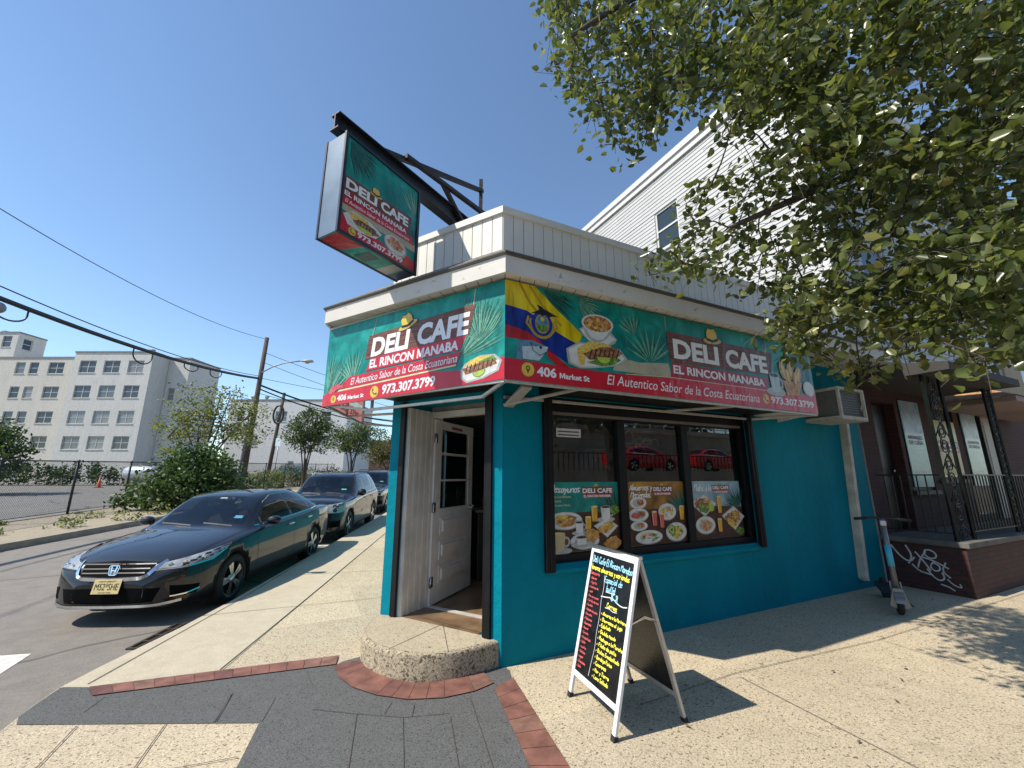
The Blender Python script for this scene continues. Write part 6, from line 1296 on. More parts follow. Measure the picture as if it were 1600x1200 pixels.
# graffiti on the porch side
GF = lambda u, v, h=0: MK(SE+.004-h, u, v)
b = MB(); i_ = 0
for pts, wd in (([(.12, .58), (.22, .42), (.32, .36), (.38, .44)], .022), ([(.30, .60), (.36, .46), (.30, .34)], .022), ([(.40, .52), (.48, .40), (.54, .28)], .02), ([(.52, .54), (.44, .42), (.40, .30)], .02), ([(.46, .46), (.60, .42), (.74, .34)], .02), ([(.58, .40), (.54, .34), (.58, .28), (.64, .30), (.65, .36), (.58, .40)], .018), ([(.34, .34), (.40, .26), (.48, .24), (.56, .22)], .018), ([(.50, .30), (.56, .20), (.62, .16), (.68, .20), (.66, .28)], .02), ([(.52, .56), (.50, .50), (.55, .45), (.62, .46), (.64, .52), (.58, .57), (.52, .56)], .02), ([(.72, .42), (.66, .30), (.74, .22)], .018), ([(.62, .12), (.70, .10), (.76, .06)], .018), ([(.70, .20), (.76, .13), (.84, .11), (.82, .16)], .016)):
    line2(b, smooth(pts, 2), wd, GF, .003+.0005*i_); i_ += 1
gf = b.build('graffiti', mat('grey_spray_paint', (.58, .57, .56), .7, 0, .3, 20), hs, recalc=False)
# posters in the brick front's windows
def shop_banner(label, s0, s1, z0, z1, o, cols, words):
    t = thing('window_banner', label, 'poster', MK((s0+s1)/2, o, z0)); F = lambda u, v, h=0: MK(s0+(s1-s0)*u, o+h, z0+(z1-z0)*v)
    b = MB(); b.prism([(0, 0), (1, 0), (1, 1), (0, 1)], -.012, 0, F, 0)
    for i, (lo, hi) in enumerate(((0, .0), (.62, 1.0), )): b.prism([(.03, lo), (.97, lo), (.97, hi), (.03, hi)], None, .002, F, 1) if hi > lo else None
    b.build('print', cols, t, recalc=False)
    for s, a0, a1, y, ch, mm in words: q = MB(); text(q, s, F, a0, a1, y, ch, .004, 0, .02); q.build('lettering', mm, t, recalc=False)
M_mint = mat('mint_print', (.28, .50, .46), .3, 0, .12, 5); M_mintb = m_print('mint_photo', [(.3, (.14, .24, .36)), (.6, (.36, .46, .54))], 6, 5); M_navyl = mat('navy_lettering', (.02, .02, .09), .5); M_redl = mat('magenta_lettering', (.30, .03, .08), .5)
small = [('envios puerta a puerta', .22, .78, .43, .013, INK['white']), ('carga aerea', .30, .70, .385, .013, INK['white']), ('cajas y barriles', .26, .74, .34, .013, INK['white']), ('CARGO', .25, .75, .14, .035, INK['white'])]
shop_banner('tall mint green window banner reading Menajes de Casa beside the dark door', 8.03, 8.77, 1.42, 2.98, .012, [M_mint, M_mintb], [('MENAJES', .14, .86, .545, .045, M_redl), ('DE CASA', .14, .86, .485, .045, M_navyl)]+small)
shop_banner('tall mint green window banner further right reading Envios de Carga', 10.6, 11.35, 1.42, 2.98, .012, [M_mint, M_mintb], [('ENVIOS', .14, .86, .545, .04, M_redl), ('DE CARGA', .14, .86, .49, .04, M_navyl)]+small)
t = thing('window_banner', 'mustard yellow window banner with red band and white lettering behind the iron post', 'poster', MK(9.6, .012, 1.6)); F = lambda u, v, h=0: MK(9.17+1.03*u, .012+h, 1.62+1.24*v)
b = MB(); b.prism([(0, 0), (1, 0), (1, .86), (0, .86)], -.012, 0, F, 0); b.prism([(0, .36), (1, .36), (1, .54), (0, .54)], None, .002, F, 1); b.build('print', [mat('mustard_print', (.34, .27, .035), .35, 0, .15, 6), mat('red_band_print', (.28, .04, .03), .4)], t, recalc=False)
q = MB(); text(q, 'NOVACARGO', F, .08, .92, .45, .055, .004, 0, .03); q.build('lettering', INK['white'], t, recalc=False); q = MB(); text(q, 'EXPRESS', F, .3, .9, .385, .035, .004, 0, .03); q.build('lettering', INK['white'], t, recalc=False)
# house beyond
nb = thing('tan_house', 'tan rendered building beyond the white clapboard house, mostly behind leaves', 'house', MK(14, -.3, 0)); FN = lambda s, o, z: MK(s, o-.3, z)
b = MB(); nwn = [(14.2+2.4*i, 15.3+2.4*i, z, z+1.5) for i in range(4) for z in (4.2, 7.2)]; facade(b, FN, SW+.05, 24, 0, 11.5, nwn, .12); b.face([FN(SW+.05, 0, 0), FN(SW+.05, -9, 0), FN(SW+.05, -9, 11.5), FN(SW+.05, 0, 11.5)]); b.build('wall', m_painted_masonry('tan_render', (.40, .31, .19)), nb); b = MB(); b.box((SW+.06, .0, 0), (24, .22, 3.45), 0, FN); b.build('brick_front', M_brickred, nb); b = MB(); b.box((SW+.03, .2, -.05), (24, 1.3, .64), 0, FN); b.build('porch_base', M_brickred, nb)
for q in nwn: sash(nb, FN, *q, .1, M_trim, M_hglass, 1, 2, .06)

# ------------------------------------------------------------------ across the side street: apartments and smaller blocks
M_apt = m_painted_masonry('white_painted_brick', (.62, .59, .54), .12, 5, .5); M_aptf = mat('apartment_window_frame', (.50, .48, .45), .5); M_aglass = [tint('apartment_glass', (.05, .06, .065)), tint('apartment_glass_blind', (.22, .22, .21)), tint('apartment_glass_dark', (.02, .025, .03)), tint('apartment_glass_curtain', (.13, .14, .14))]; M_cap = mat('grey_coping', (.22, .22, .23), .7)
def block(name, label, x0, x1, y0, y1, z1, wins, zb=.6, side=(), cap=True, mw=None, xdir=1):
    t = thing(name, label, 'building', ((x0+x1)/2, y0, zb)); FF = lambda s, o, z: V((s, y0-o, z)); FR_ = lambda s, o, z: V((x1+o, s, z))
    b = MB(); facade(b, FF, x0, x1, zb, z1, wins, .16); facade(b, FR_, y0, y1, zb, z1, side, .16)
    b.face([(x0, y0, zb), (x0, y1, zb), (x0, y1, z1), (x0, y0, z1)]); b.face([(x0, y0, z1), (x1, y0, z1), (x1, y1, z1), (x0, y1, z1)]); b.face([(x0, y1, zb), (x1, y1, zb), (x1, y1, z1), (x0, y1, z1)]); b.build('wall', mw or M_apt, t)
    if cap:
        b = MB(); b.box((x0-.06, y0-.08, z1+.0), (x1+.08, y0+.25, z1+.16)); b.box((x1-.2, y0+.26, z1+.0), (x1+.08, y1, z1+.158)); b.build('coping', M_cap, t)
    for k in range(2 if x1-x0 > 6 else 0):
        vx = rng.uniform(x0+1, x1-1); v_ = MB(); v_.lathe([(.0, 0), (.18, 0), (.18, .7), (.28, .72), (.28, .95), (0, 1.0)], lambda i, j, q, vx=vx: V((vx+i, y0+2+j, z1+q)), 12); v_.build('roof_vent', M_cap, t)
    for q in wins: sash(t, FF, *q, .14, M_aptf, rng.choice(M_aglass), 2 if q[1]-q[0] > 1.3 else 1, 2, .065, True, msill=M_apt)
    for q in side: sash(t, FR_, *q, .14, M_aptf, rng.choice(M_aglass), 1, 2, .09, True, msill=M_apt)
    return t
rowsz = (4.46, 7.23, 10.09, 12.95)
block('apartment_building', 'white painted brick apartment block of four window rows beyond the parking lot', -49.3, -40.5, 45, 52, 15.3, [(x, x2, z, z+1.42) for z in rowsz for x, x2 in ((-48.56, -46.72), (-45.83, -44.03), (-43.1, -41.35))])
block('apartment_wing', 'narrow white wing set back against the right side of the apartment block', -40.46, -38.0, 47.3, 52.3, 15.2, [(-40.1, -39.3, 10.2, 11.7)])
block('apartment_building', 'cream painted apartment block left of the white one, with small paired windows', -72, -49.34, 46.2, 58, 15.0, [(x, x2, z+.2, z+1.55) for z in rowsz for x, x2 in ((-57.2, -56.1), (-55.6, -54.55), (-53.4, -51.6), (-61.5, -59.8), (-65.5, -63.8))], mw=m_painted_masonry('cream_painted_brick', (.62, .57, .49), .1, 5))
block('roof_tower', 'pale stair tower standing on the cream apartment roof at the far left', -68, -58.8, 47, 50, 18.35, [(-60.6, -59.5, 16.6, 18.0), (-63.6, -62.4, 16.6, 18.0)], 15.0, [(47.6, 48.6, 16.5, 17.9)])
M_b2 = m_painted_masonry('white_stucco', (.66, .65, .63), .08, 4, .4)
block('white_building', 'low white painted building behind the utility poles and young trees', -38.6, -22.4, 56, 66, 11.8, [(-32.2, -30.6, 8.9, 10.3), (-37.4, -36.4, 8.9, 10.4), (-38.2, -37.0, 2.6, 4.0), (-35.2, -34.2, 5.6, 7.0), (-29.8, -29.0, 2.4, 3.6), (-26.0, -24.6, 8.9, 10.3), (-26.0, -24.8, 5.6, 7.0)], mw=M_b2)
block('brown_building', 'dark reddish brown building far down the side street past the young trees', -26.5, -14, 72, 80, 7.6, [(-24.4, -23.2, 4.4, 5.8), (-21.4, -20.2, 4.4, 5.8)], mw=m_brick('brown_brick', (.16, .07, .05), (.12, .055, .04), (.10, .08, .07), 90))
b = MB(); b.lathe([(.0, 0), (.30, .05), (.42, .14), (.40, .16), (.0, .03)], lambda i, j, k: V((-24.6+i, 57-k*.7, 12.7+j)), 18); b.bar((-24.6, 57, 11.8), (-24.6, 57.0, 12.6), .06, .06); tag(b.build('satellite_dish', M_cap), 'grey satellite dish on the white building roof', 'dish')
b = MB(); b.box((-32, 50, .7), (-16, 50.3, 1.9)); tag(b.build('brick_yard_wall', m_brick('yard_brick', (.22, .09, .07), (.18, .08, .06), (.2, .17, .15), 90)), 'low red brick yard wall in front of the white building', 'wall')
# chain link fence along the lot
fence = thing('chain_link_fence', 'black chain link fence along the parking lot pavement', 'fence', (fen(16), 16, gz(16)))
M_fence = mat('black_fence', (.016, .018, .018), .5)
P_ = [V((fen(y), y, gz(y)+.02)) for y in [1+.5*i for i in range(89)]]; HT = 1.9
for i in range(0, 89, 6):
    b = MB(); b.tube([P_[i], P_[i]+UZ*(HT+.06)], .04, 8); b.build('post', M_fence, fence)
b = MB(); b.tube([p+UZ*HT for p in P_], .025, 6); b.build('top_rail', M_fence, fence)
b = MB(); b.tube([p+UZ*.08 for p in P_], .012, 5); b.build('bottom_wire', M_fence, fence)
b = MB(); cum = [0]
for p, q in zip(P_, P_[1:]): cum.append(cum[-1]+(q-p).length)
def at(d):
    d = min(max(d, 0), cum[-1]-1e-4); i = max(k for k in range(len(cum)) if cum[k] <= d); return P_[i].lerp(P_[i+1], (d-cum[i])/(cum[i+1]-cum[i]))
d = -1.9; wz = .0035
while d < cum[-1]:
    for sg in (1, -1):
        a0, a1 = (d, d+1.8) if sg > 0 else (d+1.8, d)
        za, zb = .08, HT
        lo, hi = a0, a1
        if min(lo, hi) < 0 or max(lo, hi) > cum[-1]: continue
        p, q = at(lo)+UZ*za, at(hi)+UZ*zb; b.face([p-UZ*wz*1.4, q-UZ*wz*1.4, q+UZ*wz*1.4, p+UZ*wz*1.4])
    d += .075
b.build('wire_mesh', M_fence, fence, recalc=False)
# street furniture far off
cn = thing('traffic_cone', 'orange traffic cone standing in the parking lot', 'cone', (-33.5, 34.6, gz(34.6)+.02)); FCN = lambda i, j, k: V((-33.5+i, 34.6+j, gz(34.6)+.02+k))
b = MB(); b.box((-.2, -.2, 0), (.2, .2, .04), 0, FCN); b.build('base', M_rubber, cn); b = MB(); b.lathe([(.15, .04), (.035, .82), (.0, .82)], FCN, 14); b.build('cone', mat('cone_orange', (.62, .09, .02), .5), cn)
tk = thing('storage_tank', 'silver horizontal tank at the back of the parking lot behind the bush', 'tank', (-31.4, 36, gz(36)))
b = MB(); b.lathe([(0, -1.4), (.45, -1.32), (.6, -1.05), (.6, 1.05), (.45, 1.32), (0, 1.4)], lambda i, j, k: V((-31.4+k, 36+i, gz(36)+1.15+j)), 20); b.build('vessel', mat('silver_paint', (.62, .63, .64), .3, .4), tk)
for x in (-.8, .8): b = MB(); b.box((-31.4+x-.1, 35.5, gz(36)), (-31.4+x+.1, 36.5, gz(36)+.7)); b.build('saddle', M_curb, tk)
ub = thing('utility_cabinet', 'beige utility cabinet behind the fence beside the pole foot', 'cabinet', (-24.6, 40.5, .9)); b = MB(); b.box((-25.2, 40.1, .85), (-24.0, 40.9, 2.0)); b.build('case', mat('beige_cabinet', (.42, .36, .25), .6, 0, .15, 4), ub, bevel=.03); b = MB(); b.box((-25.1, 40.07, .95), (-24.1, 40.098, 1.9)); b.build('door', mat('beige_cabinet_door', (.36, .31, .21), .6), ub)
b = MB(); b.lathe([(.16, 0), (.16, 1.1), (.12, 1.2), (0, 1.22)], lambda i, j, k: V((-17.0+i, 36.5+j, gz(36.5)+k)), 14); tag(b.build('bollard', M_offwhite), 'white bollard by the far kerb near the young trees', 'bollard')
sp_ = thing('sign_post', 'thin grey sign post by the far kerb', 'sign post', (-20.2, 36, gz(36))); b = MB(); b.tube([(-20.2, 36, gz(36)), (-20.1, 36, gz(36)+4.2)], .05, 8); b.build('post', M_galv, sp_); b = MB(); b.box((-20.35, 35.93, gz(36)+3.4), (-19.9, 35.95, gz(36)+4.1)); b.build('plate', M_alu, sp_)
# storm drain
gr = thing('storm_drain', 'iron storm drain grate in the gutter ahead of the black car', 'drain', (-4.05, 5.15, -.14)); b = MB(); gd = V((-.105, 1, 0)).normalized(); gn = V((gd.y, -gd.x, 0)); g0 = V((ex(4.75)-.42, 4.78, -.146))
FG = lambda i, j, k: g0+gn*i+gd*j+UZ*k
b.box((0, 0, 0), (.40, .03, .012), 0, FG); b.box((0, .75, 0), (.40, .78, .012), 0, FG)
for i in range(5): b.box((.093*i, .03, 0), (.093*i+.028, .75, .012), 0, FG)
for j in (1, 2, 3): b.box((.0, .03+.18*j-.015, .001), (.40, .03+.18*j+.015, .013), 0, FG)
b.build('grate', mat('rusty_iron', (.06, .045, .035), .7, .3, .4, 30), gr); b = MB(); b.face([FG(.0, .0, -.001), FG(.4, 0, -.001), FG(.4, .78, -.001), FG(0, .78, -.001)]); b.build('pit', M_well, gr)
# ------------------------------------------------------------------ poles and wires
M_pole = mat('weathered_pole', (.085, .062, .045), .85, 0, .35, 6, .5, 40, sc=(4, 4, .5)); M_cable = mat('black_cable', (.012, .012, .013), .5); M_conduit = mat('grey_conduit', (.30, .31, .31), .5, .3)
def pole(label, x, y, h, r, tilt=(0, 0)):
    z = gz(y); t = thing('utility_pole', label, 'utility pole', (x, y, z)); b = MB(); b.tube([(x, y, z-.1), (x+tilt[0]*.5, y+tilt[1]*.5, z+h*.5), (x+tilt[0], y+tilt[1], z+h)], [r, r*.88, r*.72], 14); b.build('shaft', M_pole, t); return t
p1 = pole('tall dark utility pole carrying the street lamp, behind the black car', -19.86, 31.32, 11.8, .21, (.3, .2))
b = MB(); b.tube([(-20.08, 31.12, .6), (-19.93, 31.2, 6.8)], .07, 8); b.build('conduit', M_conduit, p1); b = MB(); b.tube([(-20.15, 31.3, .6), (-20.0, 31.35, 5.2)], .05, 8); b.build('conduit', M_conduit, p1)
b = MB(); b.tube([(-20.2+.45*math.cos(a), 31.05, 6.2+.45*math.sin(a)) for a in [R(20*i) for i in range(18)]], .035, 6, closed=True); b.tube([(-20.2+.40*math.cos(a), 31.0, 6.15+.40*math.sin(a)) for a in [R(20*i) for i in range(18)]], .03, 6, closed=True); b.build('cable_coil', M_cable, p1)
p2 = pole('thinner utility pole standing behind the street lamp pole', -23.6, 40.9, 9.0, .19, (.6, .2))
b = MB(); b.tube([(-23.1+.5*math.cos(a), 40.7, 7.6+.9*math.sin(a)) for a in [R(20*i) for i in range(18)]], .09, 6, closed=True); b.build('cable_coil', M_cable, p2)
pole('utility pole far down the side street beyond the parked cars', -13.5, 58, 8.5, .18); pole('utility pole standing off to the left of the street', -14.5, -6, 12.5, .2)
lp = thing('street_lamp', 'grey cobra head street lamp on a curved arm from the tall pole', 'street lamp', (-19.6, 31.3, 10.0))
b = MB(); b.tube([(-19.6, 31.4, 9.5), (-18.6, 31.2, 9.95), (-17.6, 31.0, 10.2), (-16.3, 30.8, 10.3)], .05, 8); b.build('arm', M_conduit, lp)
b = MB(); b.lathe([(0, 0), (.10, .03), (.16, .25), (.24, .6), (.20, .95), (0, 1.05)], lambda i, j, k: V((-16.3+k*.98, 30.8+i, 10.3+j*.5-.02*k)), 14); hd_ = b.build('lamp_head', mat('lamp_grey', (.40, .39, .36), .4), lp); b = MB(); b.lathe([(0, -.14), (.12, -.10), (.17, 0)], lambda i, j, k: V((-15.75+i*1.3, 30.8+j, 10.22+k)), 14); b.build('lens', mat('lamp_refractor', (.40, .36, .26), .2), hd_)
def wire(label, a, c, sag, r, n=20, cat='cable'):
    a, c = V(a), V(c); P = [a.lerp(c, i/n)-UZ*sag*4*(i/n)*(1-i/n) for i in range(n+1)]; b = MB(); b.tube(P, r, 6); return tag(b.build('overhead_cable', M_cable), label, cat), P
top1 = V((-19.56, 31.5, 12.3)); far = V((-14.5, -6, 12.6))
_, PB = wire('thick black cable bundle running from the tall pole towards the left edge', (-19.7, 31.3, 9.05), (-14.5, -6, 8.9), 1.55, .085, 30)
wire('thin cable just above the thick bundle on the left', (-19.7, 31.35, 9.25), (-14.5, -6, 9.9), 1.75, .022, 30); wire('thin single wire from the pole top to the upper left edge', top1, far, 2.2, .016, 30)
for i, d_ in ((9, .5), (14, .45), (4, .35), (6, .3)):
    p = PB[i]; q = PB[i+1]; b = MB(); m_ = (p+q)/2; b.tube(smooth([tuple(p), tuple(p-UZ*d_), tuple(m_-UZ*d_*1.5), tuple(q-UZ*d_), tuple(q)], 2), .03, 6); tag(b.build('cable_loop', M_cable), 'small slack loop hanging under the thick cable bundle', 'cable loop', 'slack loops under the cable bundle')
cb = PB[15]; dB = (PB[16]-PB[15]).normalized()
sb = thing('splice_case', 'grey canister with pale end hanging under the cable bundle at the left edge', 'splice case', cb-UZ*.3); b = MB(); u_ = dB.cross(UZ).normalized(); v_ = u_.cross(dB)
FK = lambda i, j, k: cb-UZ*.32+u_*i+v_*j+dB*k
b.lathe([(0, -.42), (.14, -.42), (.19, -.34), (.19, .34), (.14, .42), (0, .42)], FK, 16); b.build('canister', mat('canister_grey', (.20, .20, .20), .5), sb); b = MB(); b.lathe([(.0, .425), (.11, .43), (.135, .40)], FK, 14); b.build('end_cap', M_offwhite, sb); b = MB()
for k in (-.25, .25): b.bar(FK(0, -.15, k), FK(0, .34, k), .05, .03)
b.build('hanger', M_silver, sb)
E2 = V((-7.6, 50, 8.3))
for lab, a, c, sag, r in (('heavy cable leaving the tall pole to the right, sagging behind the banner sign', (-19.7, 31.3, 8.6), (-9.2, 47, 7.6), .9, .07), ('second heavy cable leaving the tall pole to the right', (-19.7, 31.3, 8.3), (-9.2, 47, 7.2), 1.0, .05), ('thin wire from near the pole top to the right', (-19.6, 31.4, 11.2), (-8.5, 46, 9.6), .5, .018), ('thin wire crossing level right of the pole', (-19.6, 31.4, 9.1), (-8.5, 44, 9.3), .3, .018), ('thin wire dropping right from the street lamp arm', (-19.6, 31.4, 10.4), (-9.5, 50, 8.6), .4, .018), ('lowest thin wire running right from the pole', (-19.6, 31.4, 7.9), (-9.5, 45, 7.4), .5, .02)): wire(lab, a, c, sag, r)

# ------------------------------------------------------------------ the far side of Market Street (seen in the cafe windows)
vd = thing('viaduct_wall', 'long beige concrete viaduct wall with a railing across Market Street', 'wall', MK(4, 21, -.15))
b = MB(); b.box((-40, 21, 1.0), (50, 22, 4.9), 0, MK); b.box((-40, 20.7, 4.9), (50, 22, 5.3), 0, MK); b.box((-40, 20.85, 3.5), (50, 20.99, 3.65), 0, MK); b.build('wall', mat('beige_concrete', (.36, .31, .24), .85, 0, .25, .6), vd)
b = MB()
for i in range(60): b.box((-40+1.5*i, 21.2, 5.3), (-39.92+1.5*i, 21.28, 6.3), 0, MK)
for z in (5.6, 5.9, 6.25): b.box((-40, 21.2, z), (50, 21.26, z+.05), 0, MK)
b.build('railing', M_offwhite, vd)
M_pred = paint('car_paint_red', (.55, .015, .015))
b = MB(); b.box((-40, 13.5, -.2), (50, 20.98, 1.9), 0, MK); tag(b.build('retaining_wall', mat('beige_concrete', (.36, .31, .24))), 'low concrete terrace with a raised parking deck across Market Street', 'wall')
b = MB()
for i in range(150): b.box((-20+.3*i, 13.6, 1.9), (-19.97+.3*i, 13.63, 2.75), 0, MK)
b.box((-20, 13.59, 2.75), (25.2, 13.64, 2.8), 0, MK); tag(b.build('deck_railing', M_black), 'black railing along the raised parking deck across Market Street', 'railing')
pc = MK(16.5, 15.5, 1.9); rc = sedan('parked_car', 'red saloon car parked across Market Street, mirrored in the middle window pane', M_pred, (pc.x, pc.y, 1.9), (0, 0, math.atan2(W.y, W.x)), False)
r2 = copy_tree(rc); pc = MK(22.6, 15.5, 1.9); r2.location = (pc.x, pc.y, 1.9); r2['label'] = 'red saloon car parked across Market Street further from the porch house'
# ------------------------------------------------------------------ foliage
import numpy as np
def leaf_mesh(name, m, parent, C, size, rs, droop=.35, aspect=.62, mi=None):
    """C: N leaf positions; one folded four-sided blade each"""
    C = np.asarray(C); n = len(C); off = np.array(world_off(parent)) if parent is not None else 0
    d = rs.normal(size=(n, 3)); d[:, 2] = d[:, 2]*.7-droop; d /= np.linalg.norm(d, axis=1)[:, None]
    q = rs.normal(size=(n, 3)); q -= d*(q*d).sum(1)[:, None]; q /= np.linalg.norm(q, axis=1)[:, None]; nn = np.cross(d, q)
    L = size*rs.uniform(.65, 1.25, n)[:, None]; Wd = L*aspect*.5
    P = np.stack([C, C+d*L*.30+q*Wd+nn*L*.10, C+d*L*.66+q*Wd*.78+nn*L*.05, C+d*L-nn*L*.10, C+d*L*.66-q*Wd*.78+nn*L*.05, C+d*L*.30-q*Wd+nn*L*.10], 1).reshape(-1, 3)-off
    F4 = (np.arange(n)[:, None, None]*6+np.array([[0, 1, 2, 3], [0, 3, 4, 5]])[None]).astype(np.int32)
    me = bpy.data.meshes.new(name); me.vertices.add(n*6); me.vertices.foreach_set('co', P.astype(np.float32).ravel()); me.loops.add(n*8); me.loops.foreach_set('vertex_index', F4.ravel()); me.polygons.add(n*2); me.polygons.foreach_set('loop_start', np.arange(0, n*8, 4, dtype=np.int32))
    for q_ in (m if isinstance(m, (list, tuple)) else [m]): me.materials.append(q_)
    if isinstance(m, (list, tuple)): me.polygons.foreach_set('material_index', np.repeat(rs.integers(0, len(m), n), 2).astype(np.int32))
    me.update(calc_edges=True); o = bpy.data.objects.new(name, me); COL.objects.link(o)
    if parent is not None: o.parent = parent
    return o
M_bark = mat('bark', (.07, .055, .042), .9, 0, .35, 9, .8, 50, sc=(3, 3, .6))
M_leafA = m_leaf('street_tree_leaf', (.095, .118, .034), .28, .40); M_leafB = m_leaf('street_tree_leaf_pale', (.17, .19, .07), .30, .45)
